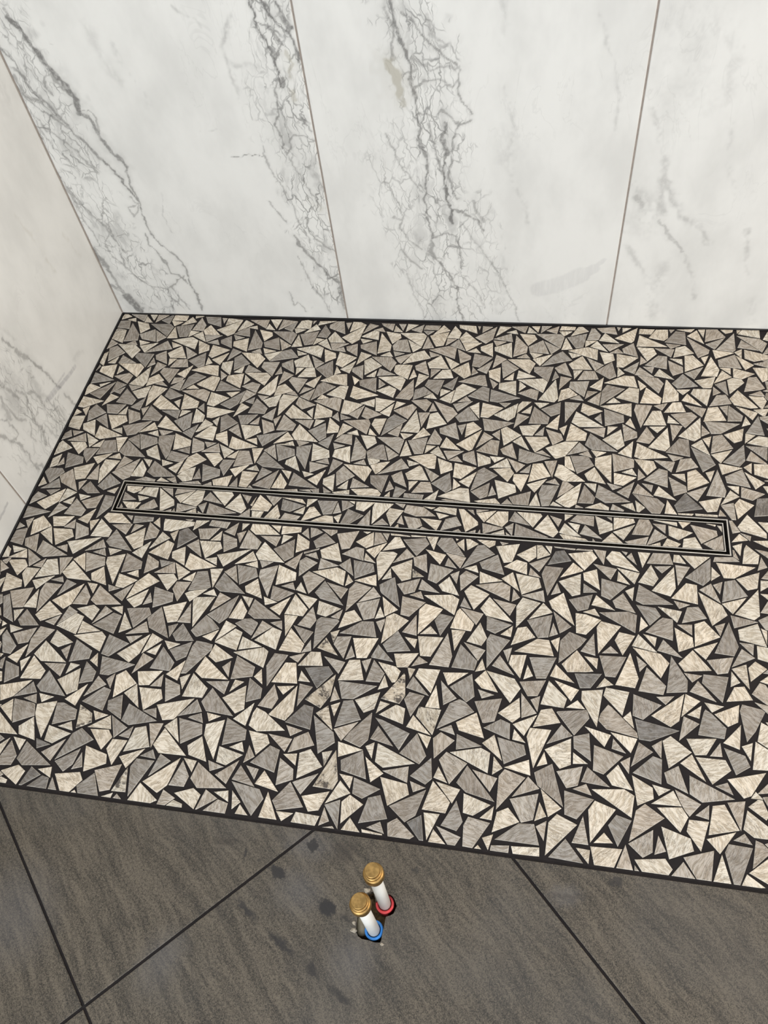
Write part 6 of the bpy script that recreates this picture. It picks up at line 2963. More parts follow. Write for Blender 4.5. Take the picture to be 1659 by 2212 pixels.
class N:
    """small node-building helper"""

    def __init__(s, nt, dim='3D'):
        s.nt = nt
        s.dim = dim

    def _set(s, sock, v):
        if hasattr(v, 'links') or isinstance(v, bpy.types.NodeSocket):
            s.nt.links.new(v, sock)
        else:
            sock.default_value = v

    def add(s, typ, ins=None, **props):
        n = s.nt.nodes.new(typ)
        for k, v in props.items():
            setattr(n, k, v)
        for k, v in (ins or {}).items():
            s._set(n.inputs[k], v)
        return n

    def math(s, op, a, b=None, c=None, clamp=False):
        n = s.nt.nodes.new('ShaderNodeMath')
        n.operation = op
        n.use_clamp = clamp
        for i, v in enumerate((a, b, c)):
            if v is not None:
                s._set(n.inputs[i], v)
        return n.outputs[0]

    def vmath(s, op, a, b=None):
        n = s.nt.nodes.new('ShaderNodeVectorMath')
        n.operation = op
        s._set(n.inputs[0], a)
        if b is not None:
            if op == 'SCALE':
                s._set(n.inputs['Scale'], b)
            else:
                s._set(n.inputs[1], b)
        return n.outputs['Value'] if op in ('LENGTH', 'DOT_PRODUCT') else n.outputs[0]

    def ramp(s, v, a, b, c=0.0, d=1.0, smooth=True):
        n = s.nt.nodes.new('ShaderNodeMapRange')
        n.interpolation_type = 'SMOOTHSTEP' if smooth else 'LINEAR'
        s._set(n.inputs[0], v)
        for i, q in enumerate((a, b, c, d)):
            s._set(n.inputs[i + 1], q)
        return n.outputs[0]

    def mix(s, f, a, b, blend='MIX'):
        n = s.nt.nodes.new('ShaderNodeMix')
        n.data_type = 'RGBA'
        n.blend_type = blend
        s._set(n.inputs[0], f)
        for i, q in ((6, a), (7, b)):
            if isinstance(q, tuple) and len(q) == 3:
                q = q + (1,)
            s._set(n.inputs[i], q)
        return n.outputs[2]

    def noise(s, vec, scale, detail=3, rough=0.55, dist=0.0):
        n = s.nt.nodes.new('ShaderNodeTexNoise')
        n.noise_dimensions = s.dim
        s._set(n.inputs['Vector'], vec)
        n.inputs['Scale'].default_value = scale
        n.inputs['Detail'].default_value = detail
        n.inputs['Roughness'].default_value = rough
        n.inputs['Distortion'].default_value = dist
        return n

    def mapping(s, vec, loc=(0, 0, 0), rot=(0, 0, 0), scale=(1, 1, 1), kind='POINT'):
        n = s.nt.nodes.new('ShaderNodeMapping')
        n.vector_type = kind
        s._set(n.inputs[0], vec)
        n.inputs['Location'].default_value = loc
        n.inputs['Rotation'].default_value = rot
        n.inputs['Scale'].default_value = scale
        return n.outputs[0]

    def bump(s, h, strength, dist, normal=None):
        n = s.nt.nodes.new('ShaderNodeBump')
        n.inputs['Strength'].default_value = strength
        n.inputs['Distance'].default_value = dist
        s._set(n.inputs['Height'], h)
        if normal is not None:
            s._set(n.inputs['Normal'], normal)
        return n.outputs[0]


def simple(name, col, rough=0.5, metal=0.0, var=0.0, scale=40.0, bump=0.0):
    m, nt, p = mat_new(name)
    g = N(nt)
    tc = g.add('ShaderNodeTexCoord').outputs['Object']
    nz = g.noise(tc, scale, 4)
    lo = tuple(c * (1 - var) for c in col)
    hi = tuple(min(1, c * (1 + var)) for c in col)
    nt.links.new(g.mix(g.ramp(nz.outputs[0], 0.3, 0.7), lo, hi), p.inputs['Base Color'])
    p.inputs['Roughness'].default_value = rough
    p.inputs['Metallic'].default_value = metal
    if bump:
        nt.links.new(g.bump(nz.outputs[0], bump, 0.002), p.inputs['Normal'])
    return m


# ------------------------------------------------------------------ materials
def make_marble():
    m, nt, p = mat_new('marble_porcelain')
    g = N(nt, '2D')
    obj_pos = g.add('ShaderNodeSeparateXYZ', {0: g.add('ShaderNodeTexCoord').outputs['Object']})
    # u runs along either wall, v up it
    pos = g.add('ShaderNodeCombineXYZ', {0: g.math('SUBTRACT', obj_pos.outputs[0], obj_pos.outputs[1]), 1: obj_pos.outputs[2], 2: 0.0}).outputs[0]
    at = g.add('ShaderNodeAttribute', attribute_name='vein')
    sep = g.add('ShaderNodeSeparateColor')
    nt.links.new(at.outputs['Color'], sep.inputs[0])
    grey, tan, smear = sep.outputs[0], sep.outputs[1], sep.outputs[2]
    dens = at.outputs['Alpha']
    # clouds in the white ground
    cl = g.noise(g.mapping(pos, rot=(0, 0, -0.35), scale=(1, 0.55, 1)), 9.0, 4, 0.6)
    col = g.mix(g.ramp(cl.outputs[0], 0.30, 0.80), lin((237, 237, 234)), lin((224, 224, 221)))
    wisp = g.noise(g.mapping(pos, rot=(0, 0, -0.3), scale=(1, 0.3, 1)), 16.0, 4, 0.62, 0.6)
    wv = g.math('ABSOLUTE', g.math('SUBTRACT', wisp.outputs[0], 0.5))
    wm = g.math('MULTIPLY', g.ramp(wv, 0.018, 0.0), g.ramp(g.noise(pos, 3.1, 2).outputs[0], 0.5, 0.68))
    col = g.mix(g.math('MULTIPLY', wm, 0.10), col, lin((150, 150, 148)))
    # fractured network inside the veined bands
    wz = g.noise(pos, 13.0, 2, 0.5)
    wob = g.vmath('ADD', g.vmath('SCALE', g.vmath('SUBTRACT', wz.outputs['Color'], (0.5, 0.5, 0.5)), 0.03),
                  g.vmath('SCALE', g.vmath('SUBTRACT', g.noise(pos, 48.0, 2, 0.6).outputs['Color'], (0.5, 0.5, 0.5)), 0.016))
    q = g.mapping(g.vmath('ADD', pos, wob), rot=(0, 0, -0.3), scale=(1.2, 0.44, 1))
    net = None
    for sc, wd, amt in ((30.0, 0.06, 0.85), (60.0, 0.085, 0.66)):
        vo = g.add('ShaderNodeTexVoronoi', {'Vector': q, 'Scale': sc}, feature='DISTANCE_TO_EDGE', voronoi_dimensions='2D')
        br = g.ramp(g.noise(pos, sc * 0.45, 2).outputs[0], 0.28, 0.60)
        ln = g.math('MULTIPLY', g.math('MULTIPLY', g.ramp(vo.outputs['Distance'], wd, 0.0), br), amt)
        net = ln if net is None else g.math('MAXIMUM', net, ln)
    pat = g.math('MULTIPLY', g.ramp(g.noise(q, 19.0, 3, 0.65).outputs[0], 0.52, 0.72), 0.36)
    net = g.math('MULTIPLY', g.math('MAXIMUM', net, pat), dens)
    col = g.mix(net, col, lin((138, 138, 137)))
    fine = g.noise(pos, 90.0, 2, 0.7)
    gv = g.math('MULTIPLY', grey, g.ramp(fine.outputs[0], 0.25, 0.6, 0.62, 1.0))
    col = g.mix(gv, col, lin((116, 115, 114)))
    col = g.mix(tan, col, lin((176, 171, 155)))
    st = g.noise(g.mapping(pos, rot=(0, 0, 0.7), scale=(1, 0.15, 1)), 150.0, 3)
    col = g.mix(g.math('MULTIPLY', smear, g.ramp(st.outputs[0], 0.3, 0.6, 0.55, 1.0)), col, lin((139, 138, 146)))
    nt.links.new(col, p.inputs['Base Color'])
    p.inputs['Roughness'].default_value = 0.3
    p.inputs['Specular IOR Level'].default_value = 0.45
    return m


def make_chip():
    m, nt, p = mat_new('cleft_mosaic_porcelain')
    g = N(nt, '2D')
    uv = g.add('ShaderNodeUVMap', uv_map='grain').outputs[0]
    at = g.add('ShaderNodeAttribute', attribute_name='tone')
    rim = at.outputs['Alpha']
    base = at.outputs['Color']
    w0 = g.noise(uv, 22.0, 1)
    d = g.vmath('ADD', uv, g.vmath('SCALE', g.vmath('SUBTRACT', w0.outputs['Color'], (0.5, 0.5, 0.5)), 0.016))
    s1 = g.noise(g.mapping(d, scale=(60, 230, 1)), 1.0, 3, 0.6)
    s2 = g.noise(g.mapping(d, scale=(90, 480, 1)), 1.0, 2, 0.6)
    s3 = g.noise(g.mapping(d, scale=(45, 120, 1)), 1.0, 3, 0.65)
    blot = g.noise(uv, 24.0, 2, 0.6)
    # tonal streaks of the printed stone
    f = g.math('ADD', g.math('MULTIPLY', s1.outputs[0], 0.7), g.math('MULTIPLY', s2.outputs[0], 0.3))
    dark = g.mix(1.0, base, lin((222, 217, 209)), 'MULTIPLY')
    lite = g.mix(1.0, base, (1.07, 1.07, 1.07), 'MULTIPLY')
    col = g.mix(g.ramp(f, 0.38, 0.56), dark, lite)
    r1 = g.math('ABSOLUTE', g.math('SUBTRACT', s1.outputs[0], 0.47))
    r2 = g.math('ABSOLUTE', g.math('SUBTRACT', s2.outputs[0], 0.52))
    pm = g.ramp(g.noise(uv, 46.0, 1).outputs[0], 0.40, 0.62)
    ln = g.math('MAXIMUM', g.math('MULTIPLY', g.ramp(r1, 0.034, 0.0), 0.62), g.math('MULTIPLY', g.ramp(r2, 0.05, 0.0), 0.42))
    col = g.mix(g.math('MULTIPLY', ln, g.math('ADD', g.math('MULTIPLY', pm, 0.75), 0.25)), col, g.mix(1.0, base, lin((150, 138, 124)), 'MULTIPLY'))
    crev = g.math('ABSOLUTE', g.math('SUBTRACT', s3.outputs[0], 0.5))
    cm = g.math('MULTIPLY', g.ramp(crev, 0.020, 0.0), g.ramp(blot.outputs[0], 0.46, 0.58))
    col = g.mix(g.math('MULTIPLY', cm, 0.7), col, lin((84, 75, 67)))
    col = g.mix(g.math('MULTIPLY', g.ramp(blot.outputs[0], 0.5, 0.8), 0.25), col, g.mix(1.0, col, (0.62, 0.61, 0.6), 'MULTIPLY'))
    # dirt / grout stains on the marked chips
    sa = g.add('ShaderNodeAttribute', attribute_name='stain')
    sn = g.noise(uv, 60.0, 3, 0.7)
    col = g.mix(g.math('MULTIPLY', sa.outputs['Fac'], g.ramp(sn.outputs[0], 0.5, 0.66)), col, lin((58, 50, 46)))
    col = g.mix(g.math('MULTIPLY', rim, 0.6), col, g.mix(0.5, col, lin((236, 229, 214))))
    nt.links.new(col, p.inputs['Base Color'])
    p.inputs['Roughness'].default_value = 0.48
    h = g.math('ADD', g.math('MULTIPLY', s1.outputs[0], 0.8), g.math('ADD', g.math('MULTIPLY', s3.outputs[0], 1.1), g.math('MULTIPLY', s2.outputs[0], 0.25)))
    nt.links.new(g.bump(h, 1.0, 0.0024), p.inputs['Normal'])
    return m


def make_stone():
    m, nt, p = mat_new('brown_grey_stone_tile')
    g = N(nt, '2D')
    pos = g.add('ShaderNodeTexCoord').outputs['Object']
    rd = g.add('ShaderNodeObjectInfo').outputs['Random']
    off = g.add('ShaderNodeCombineXYZ', {0: g.math('MULTIPLY', rd, 7.0), 1: g.math('MULTIPLY', rd, 3.0), 2: 0.0}).outputs[0]
    q = g.vmath('ADD', pos, off)
    wz = g.noise(q, 9.0, 1)
    qq = g.vmath('ADD', q, g.vmath('SCALE', g.vmath('SUBTRACT', wz.outputs['Color'], (0.5, 0.5, 0.5)), 0.03))
    a = g.mapping(qq, rot=(0, 0, math.radians(45)))
    st = g.noise(g.mapping(a, scale=(8, 58, 1)), 1.0, 3, 0.6)
    st2 = g.noise(g.mapping(a, scale=(24, 175, 1)), 1.0, 4, 0.65)
    gr = g.noise(q, 620.0, 3, 0.7)
    gr2 = g.noise(q, 260.0, 3, 0.65)
    big = g.noise(q, 4.0, 3)
    t = g.math('ADD', g.math('MULTIPLY', st.outputs[0], 0.19), g.math('ADD', g.math('MULTIPLY', st2.outputs[0], 0.15), g.math('ADD', g.math('MULTIPLY', gr.outputs[0], 0.42), g.math('MULTIPLY', gr2.outputs[0], 0.24))))
    col = g.mix(g.ramp(t, 0.38, 0.62), lin((37, 33, 27)), lin((107, 98, 85)))
    col = g.mix(g.math('MULTIPLY', g.ramp(big.outputs[0], 0.42, 0.66), 0.22), col, lin((84, 83, 82)))
    # dark seams that follow the bedding
    seam = g.noise(g.mapping(a, loc=(3.1, 1.7, 0), scale=(3.2, 15, 1)), 1.0, 3, 0.55)
    sv = g.math('ABSOLUTE', g.math('SUBTRACT', seam.outputs[0], 0.5))
    sm = g.math('MULTIPLY', g.ramp(sv, 0.012, 0.0), g.ramp(gr2.outputs[0], 0.42, 0.58))
    col = g.mix(g.math('MULTIPLY', sm, 0.5), col, lin((48, 44, 41)))
    # grout smears and haze; the broad far-left patch is floor sheen put into colour
    wn = g.noise(pos, 75.0, 5, 0.75)
    wp = g.vmath('ADD', pos, g.vmath('SCALE', g.vmath('SUBTRACT', wn.outputs['Color'], (0.5, 0.5, 0.5)), 0.022))
    for x, y, ang, rx, ry, amt, tone, soft in sorted(SMEARS_AND_SHEEN, key=lambda q: 'hbk'.index(q[6])):
        l = g.vmath('LENGTH', g.mapping(wp, loc=(x, y, 0), rot=(0, 0, ang), scale=(rx, ry, 1.0), kind='TEXTURE'))
        k = g.math('MULTIPLY', g.ramp(l, 1.0, 1.0 - soft), amt)
        col = g.mix(k, col, lin((34, 32, 33)) if tone == 'k' else (lin((104, 103, 106)) if tone == 'h' else lin((48, 42, 36))))
    nt.links.new(col, p.inputs['Base Color'])
    p.inputs['Roughness'].default_value = 0.46
    p.inputs['Specular IOR Level'].default_value = 0.5
    nt.links.new(g.bump(g.math('ADD', gr.outputs[0], g.math('MULTIPLY', st2.outputs[0], 0.7)), 0.35, 0.0012), p.inputs['Normal'])
    return m


M_MARBLE = make_marble()
M_CHIP = make_chip()
M_STONE = make_stone()
M_GROUT = simple('dark_epoxy_grout', lin((24, 18, 19)), 0.9, 0, 0.25, 60.0, 0.4)
M_WGROUT = simple('taupe_wall_grout', lin((158, 148, 140)), 0.85, 0, 0.1, 80.0)
M_SEAL = simple('black_silicone', lin((15, 14, 16)), 0.45, 0, 0.15, 60.0)
M_STEEL = simple('brushed_steel', lin((212, 207, 199)), 0.26, 1.0, 0.08, 200.0)
M_BLACK = simple('black_channel_paint', lin((12, 11, 11)), 0.6)  # near-black base colour of the drain channel floor
M_BRASS = simple('aged_brass', lin((176, 143, 90)), 0.44, 1.0, 0.28, 130.0, 0.05)
M_WHITE = simple('white_pipe_plastic', lin((236, 235, 229)), 0.4, 0, 0.03, 60.0)
M_PRINT = simple('grey_ink', lin((188, 188, 192)), 0.6, 0, 0.3, 400.0)
M_RED = simple('red_plastic', lin((226, 76, 80)), 0.42, 0, 0.12, 200.0)
M_BLUE = simple('blue_plastic', lin((58, 142, 228)), 0.4, 0, 0.12, 200.0)
M_SCREED = simple('rough_screed', lin((104, 84, 56)), 0.95, 0, 0.5, 160.0, 0.9)
M_SLEEVE = simple('grey_foam_sleeve', lin((132, 124, 105)), 0.8, 0, 0.15, 90.0, 0.3)
M_FLAKE = simple('pale_mortar', lin((168, 158, 142)), 0.9, 0, 0.25, 300.0, 0.5)


# ------------------------------------------------------------------ marble walls
def vnoise(x, y, seed):
    xi, yi = np.floor(x).astype(int), np.floor(y).astype(int)
    fx, fy = x - xi, y - yi
    fx, fy = fx * fx * (3 - 2 * fx), fy * fy * (3 - 2 * fy)

    def hsh(a, b):
        v = np.sin(a * 127.1 + b * 311.7 + seed * 74.7) * 43758.5453
        return v - np.floor(v)
    return (hsh(xi, yi) * (1 - fx) + hsh(xi + 1, yi) * fx) * (1 - fy) + (hsh(xi, yi + 1) * (1 - fx) + hsh(xi + 1, yi + 1) * fx) * fy


def seg_dist(U, V, pts):
    d = np.full(U.shape, 1e9)
    for (ax, ay), (bx, by) in zip(pts[:-1], pts[1:]):
        ex, ey = bx - ax, by - ay
        L = ex * ex + ey * ey + 1e-9
        t = np.clip(((U - ax) * ex + (V - ay) * ey) / L, 0, 1)
        d = np.minimum(d, np.hypot(U - ax - t * ex, V - ay - t * ey))
    return d


def vein_attr(U, V, veins, bands, seed):
    """U, V in mm on the wall -> RGBA (grey vein, tan, smear, network density)"""
    out = np.zeros((U.size, 4))
    n1 = vnoise(U / 16, V / 16, seed) - 0.5
    n2 = vnoise(U / 16, V / 16, seed + 5) - 0.5
    n3 = vnoise(U / 6, V / 6, seed + 9) - 0.5
    n4 = vnoise(U / 6, V / 6, seed + 13) - 0.5
    Uw, Vw = U + 6 * n1 + 4.2 * n3, V + 6 * n2 + 4.2 * n4
    n5 = vnoise(U / 24, V / 40, seed + 31)
    n6 = vnoise(U / 5, V / 7, seed + 37)
    wv = 0.45 + 1.05 * vnoise(U / 11, V / 11, seed + 21)
    for hw, s, tone, pts in veins:
        pa = np.array(pts, float)
        r = hw * 3 + 14
        k = np.where((U > pa[:, 0].min() - r) & (U < pa[:, 0].max() + r) & (V > pa[:, 1].min() - r) & (V < pa[:, 1].max() + r))[0]
        if not len(k):
            continue
        if tone == 's':
            d = seg_dist(U[k] + 2 * n3[k], V[k] + 2 * n4[k], pts) / hw
            val = s * np.clip((1.15 - d) / 0.3, 0, 1)
            out[k, 2] = np.maximum(out[k, 2], val)
            continue
        h = np.maximum(hw * 1.5, 1.6) if hw > 0.8 else hw
        d = seg_dist(Uw[k], Vw[k], pts) / (h * wv[k])
        core = np.clip((1.25 - d) / 0.55, 0, 1)
        halo = 0.25 * np.exp(-(d / 2.6) ** 2)
        val = min(0.92, s * 1.2) * np.maximum(core, halo) if s > 0.3 else 1.15 * s * np.exp(-(d / 1.7) ** 2) * np.clip(2.6 * (0.6 * n5[k] + 0.4 * n6[k]) - 0.75, 0, 1)
        c = 1 if tone == 't' else 0
        out[k, c] = np.maximum(out[k, c], val)
    for hw, s, pts in bands:
        d = seg_dist(U + 60 * n1, V + 60 * n2, pts) / hw
        out[:, 3] = np.maximum(out[:, 3], s * np.clip((1.25 - d) / 0.6, 0, 1))
    return out


def marble_tile(parent, axis, u0, u1, z0, z1, veins=None, bands=None, zfine=0.0, ustep=0.002, seed=3):
    """axis 'x': tile on the plane y = 0 facing -y; axis 'y': tile on the plane x = 0 facing +x (u = y)"""
    us = np.unique(np.round(np.concatenate([[u0, u0 + 0.0008], np.arange(u0 + ustep, u1 - ustep, ustep), [u1 - 0.0008, u1]]), 5))
    if zfine > z0:
        zs = np.concatenate([[z0, z0 + 0.0008], np.arange(z0 + 0.002, min(zfine, z1 - 0.002), 0.002), np.arange(max(zfine, z0 + 0.02), z1 - 0.02, 0.04), [z1 - 0.0008, z1]])
    else:
        zs = np.array([z0, z0 + 0.0008, z1 - 0.0008, z1])
    zs = np.unique(np.round(zs, 5))
    nu, nz = len(us), len(zs)
    U, Z = np.meshgrid(us, zs)
    dep = np.zeros(U.shape)
    dep[0, :] = dep[-1, :] = 0.0007
    dep[:, 0] = dep[:, -1] = 0.0007
    if axis == 'x':
        co = np.stack([U, dep, Z], -1).reshape(-1, 3)
    else:
        co = np.stack([-dep, U, Z], -1).reshape(-1, 3)
    idx = np.arange(nu * nz).reshape(nz, nu)
    a, b, c, d = idx[:-1, :-1], idx[:-1, 1:], idx[1:, 1:], idx[1:, :-1]
    quads = np.stack([a, b, c, d], -1).reshape(-1, 4)
    # back ring gives the tile its thickness
    ring = np.concatenate([idx[0, :], idx[1:, -1], idx[-1, -2::-1], idx[-2:0:-1, 0]])
    back = co[ring].copy()
    if axis == 'x':
        back[:, 1] = 0.009
    else:
        back[:, 0] = -0.009
    nb = len(ring)
    o0 = len(co)
    j = np.arange(nb)
    side = np.stack([ring, o0 + j, o0 + (j + 1) % nb, ring[(j + 1) % nb]], -1)
    if axis == 'y':
        pass
    V = np.concatenate([co, back])
    F = np.concatenate([quads, side])
    me = bpy.data.meshes.new('marble_tile')
    me.vertices.add(len(V))
    me.vertices.foreach_set('co', V.astype(np.float32).ravel())
    me.loops.add(F.size)
    me.loops.foreach_set('vertex_index', F.astype(np.int32).ravel())
    me.polygons.add(len(F))
    me.polygons.foreach_set('loop_start', (np.arange(len(F)) * 4).astype(np.int32))
    me.update(calc_edges=True)
    me.validate()
    at = me.attributes.new('vein', 'FLOAT_COLOR', 'POINT')
    data = np.zeros((len(V), 4))
    if veins:
        data[:o0] = vein_attr(U.ravel() * 1000, Z.ravel() * 1000, veins, bands, seed)
    at.data.foreach_set('color', data.astype(np.float32).ravel())
    me.materials.append(M_MARBLE)
    o = bpy.data.objects.new('marble_tile', me)
    COL.objects.link(o)
    o.parent = parent
    return o


J = 0.0034
XR = 2.98
mb = MB()
mb.box(-0.07, XR, 0.0008, 0.09, -0.03, 2.41)
wall_b = mb.build('wall_back', M_WGROUT)
tag(wall_b, 'white marble-look tiled shower wall behind the mosaic floor', 'wall', 'structure')
cols = [0.0012, 0.5802, 1.1802, 1.7802, 2.3802, 2.9802]
for i in range(5):
    for r, (z0, z1) in enumerate(((0.0022, 1.2), (1.2034, 2.4))):
        near = r == 0 and i < 3
        marble_tile(wall_b, 'x', cols[i] + (J / 2 if i else 0), cols[i + 1] - J / 2, z0, z1,
                    VEINS_BACK[i] if near else None, BANDS_BACK[i] if near else None, 0.74 if near else 0.0,
                    0.002 if near else 0.1, 3)
mb = MB()
mb.box(-0.09, -0.0008, -2.405, 0.0008, -0.03, 2.41)
wall_l = mb.build('wall_left', M_WGROUT)
tag(wall_l, 'marble-look tiled side wall in softer beige light, left of the shower', 'wall', 'structure')
ycols = [-2.4, -1.7965, -1.1965, -0.5965, -0.0012]
for i in range(4):
    for r, (z0, z1) in enumerate(((0.0022, 1.2), (1.2034, 2.4))):
        near = r == 0 and i > 1
        marble_tile(wall_l, 'y', ycols[i] + J / 2, ycols[i + 1] - (J / 2 if i < 3 else 0), z0, z1,
                    VEINS_LEFT if near else None, BANDS_LEFT if near else None, 0.66 if near else 0.0,
                    0.0025 if near else 0.1, 11)


# black sealant beads where walls meet floor and a thin bead up the corner
def bead(name, p0, p1, sx, sy, label, r0=0.0045, r1=0.007):
    n = int((Vector(p1) - Vector(p0)).length / 0.012)
    v, f = [], []
    for i in range(n + 1):
        t = i / n
        p = Vector(p0).lerp(Vector(p1), t)
        a = r0 + (r1 - r0) * (0.5 + 0.5 * math.sin(i * 0.61 + 2 * math.sin(i * 0.173))) * rnd.uniform(0.75, 1)
        b = r0 + (r1 - r0) * rnd.uniform(0.1, 0.7)
        X, Y = Vector(sx), Vector(sy)
        v += [p - X * 0.0008 - Y * 0.003, p - X * 0.0008 + Y * a, p + X * (b * 0.45) + Y * (a * 0.5), p + X * b + Y * 0.0004, p + X * b - Y * 0.003]
    for i in range(n):
        for k in range(4):
            f.append((i * 5 + k, i * 5 + k + 1, i * 5 + k + 6, i * 5 + k + 5))
        f.append((i * 5 + 4, i * 5, i * 5 + 5, i * 5 + 9))
    f += [(4, 3, 2, 1, 0), tuple(n * 5 + k for k in range(5))]
    o = obj(name, v, f, M_SEAL, None, False)
    return tag(o, label, 'sealant', 'structure')


bead('trim_1', (0.0, 0.0, 0.0), (XR - 0.02, 0.0, 0.0), (0, -1, 0), (0, 0, 1), 'black sealant line along the foot of the back wall', 0.0016, 0.0034)
bead('trim_2', (0.0, -2.39, 0.0), (0.0, 0.0, 0.0), (1, 0, 0), (0, 0, 1), 'black sealant line along the foot of the left wall', 0.0014, 0.0030)
mb = MB()
mb.prism([(-0.001, 0.001), (0.0016, 0.0005), (0.0024, -0.0010), (0.0018, -0.0018), (0.0002, -0.0022), (-0.001, -0.001)][::-1], 0.003, 2.4)
tag(mb.build('trim_3', M_WGROUT), 'thin taupe grout line up the inside corner of the two walls', 'grout', 'structure')

# ------------------------------------------------------------------ floor
DX0, DX1, DY0, DY1 = 0.192, 1.395, -0.598, -0.518
HX0, HX1, HY0, HY1 = 0.818, 0.892, -1.304, -1.22          # well around the supply pipes
mb = MB()
X0, X1, Y0 = -0.0008, XR, -2.75
for b in ((X0, HX0, Y0, -1.154), (HX1, X1, Y0, -1.154), (HX0, HX1, Y0, HY0), (HX0, HX1, HY1, -1.154)):
    mb.box(b[0], b[1], b[2], b[3], -0.05, -0.0021)
floor = mb.build('floor', M_GROUT)
tag(floor, 'bathroom floor of dark stone tiles and pale broken mosaic', 'floor', 'structure')
mb = MB()
for b in ((-0.0016, DX0, -1.1538, 0.0016), (DX1, X1, -1.1538, 0.0016), (DX0, DX1, -1.1538, DY0), (DX0, DX1, DY1, 0.0016)):
    mb.box(b[0], b[1], b[2], b[3], -0.05, -0.0019)
bed = mb.build('mosaic_bed', M_GROUT, floor)
bed['label'] = 'broken-chip mosaic field set in near-black grout'

TONES = {'w': (222, 212, 196), 'm': (183, 174, 163), 'g': (159, 152, 144), 'd': (128, 124, 120), 's': (204, 194, 178)}


def chip_geom(poly, tone, rg):
    """a bevelled stone chip: top face, bright bevel, sides; returns verts, faces, uv list, rim flags"""
    n = len(poly)
    cx = sum(p[0] for p in poly) / n
    cy = sum(p[1] for p in poly) / n
    zt = rg.uniform(-0.0004, 0.0003)
    tx, ty = rg.uniform(-0.012, 0.012), rg.uniform(-0.012, 0.012)
    per = sum(math.dist(poly[i], poly[(i + 1) % n]) for i in range(n))
    ar = 0.5 * sum(poly[i][0] * poly[(i + 1) % n][1] - poly[(i + 1) % n][0] * poly[i][1] for i in range(n))
    inr = 2 * ar / per
    k = 1 - min(0.0006, 0.3 * inr) / inr
    top = [(cx + (x - cx) * k, cy + (y - cy) * k) for x, y in poly]

    def hz(x, y):
        return zt + (x - cx) * tx + (y - cy) * ty
    v = [(x, y, hz(x, y)) for x, y in top] + [(x, y, hz(x, y) - 0.0007) for x, y in poly] + [(x, y, -0.006) for x, y in poly]
    f = [tuple(range(n))]
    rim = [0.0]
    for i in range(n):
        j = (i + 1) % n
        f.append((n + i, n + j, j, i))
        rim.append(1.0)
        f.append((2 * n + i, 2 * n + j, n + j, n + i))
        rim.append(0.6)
    a = rg.uniform(0, math.pi)
    ox, oy = rg.uniform(0, 40), rg.uniform(0, 40)
    ca, sa = math.cos(a), math.sin(a)
    uv = [((x - cx) * ca + (y - cy) * sa + ox, -(x - cx) * sa + (y - cy) * ca + oy) for x, y, _ in v]
    j = rg.uniform(0.90, 1.08)
    w = rg.uniform(-0.025, 0.025)
    c = lin(TONES[tone])
    c = (c[0] * j * (1 + w), c[1] * j, c[2] * j * (1 - w))
    st = 0.9 if tone == 's' else (0.35 if tone == 'd' else (0.12 if rg.random() < 0.12 else 0.0))
    return v, f, uv, rim, c, st


def chip_mesh(name, geoms):
    V, F, UV, C, ST = [], [], [], [], []
    for v, f, uv, rim, c, st in geoms:
        b = len(V)
        V += v
        for face, r in zip(f, rim):
            F.append(tuple(b + i for i in face))
            for i in face:
                UV += uv[i]
                C += (c[0], c[1], c[2], r)
                ST.append(st)
    me = bpy.data.meshes.new(name)
    me.from_pydata(V, [], F)
    u = me.uv_layers.new(name='grain')
    u.data.foreach_set('uv', UV)
    a = me.attributes.new('tone', 'FLOAT_COLOR', 'CORNER')
    a.data.foreach_set('color', C)
    s = me.attributes.new('stain', 'FLOAT', 'CORNER')
    s.data.foreach_set('value', ST)
    me.materials.append(M_CHIP)
    me.update()
    return me


def parse(txt):
    out = []
    for ln in txt.split('\n'):
        t = ln.split()
        if len(t) < 3:
            continue
        q = [int(i) for i in t[1:]]
        x, y = q[0], -q[1]
        pts = [(x, y)]
        for i in range(2, len(q), 2):
            pts.append((x + q[i], y + q[i + 1]))
        out.append((t[0], [(a * 0.0005, b * 0.0005) for a, b in pts]))
    return out


def place_chips(rows, parent):
    for tone, poly in rows:
        o = bpy.data.objects.new('mosaic_chip', chip_mesh('mosaic_chip', [chip_geom(poly, tone, rnd)]))
        COL.objects.link(o)
        o.parent = parent


place_chips(parse(CHIPS_LARGE), bed)
sf = bpy.data.objects.new('mosaic_chip_field', chip_mesh('mosaic_chip_field', [chip_geom(p, t, rnd) for t, p in parse(CHIPS_REST)]))
COL.objects.link(sf)
sf.parent = bed
sf['kind'] = 'stuff'

# dark stone tiles laid at 45 degrees
HOLE = HOLE_OUTLINE


def clip_poly(P, nx, ny, c):
    out = []
    for i in range(len(P)):
        a, b = P[i], P[(i + 1) % len(P)]
        da, db = a[0] * nx + a[1] * ny - c, b[0] * nx + b[1] * ny - c
        if da <= 0:
            out.append(a)
        if (da < 0) != (db < 0):
            t = da / (da - db)
            out.append((a[0] + t * (b[0] - a[0]), a[1] + t * (b[1] - a[1])))
    return out


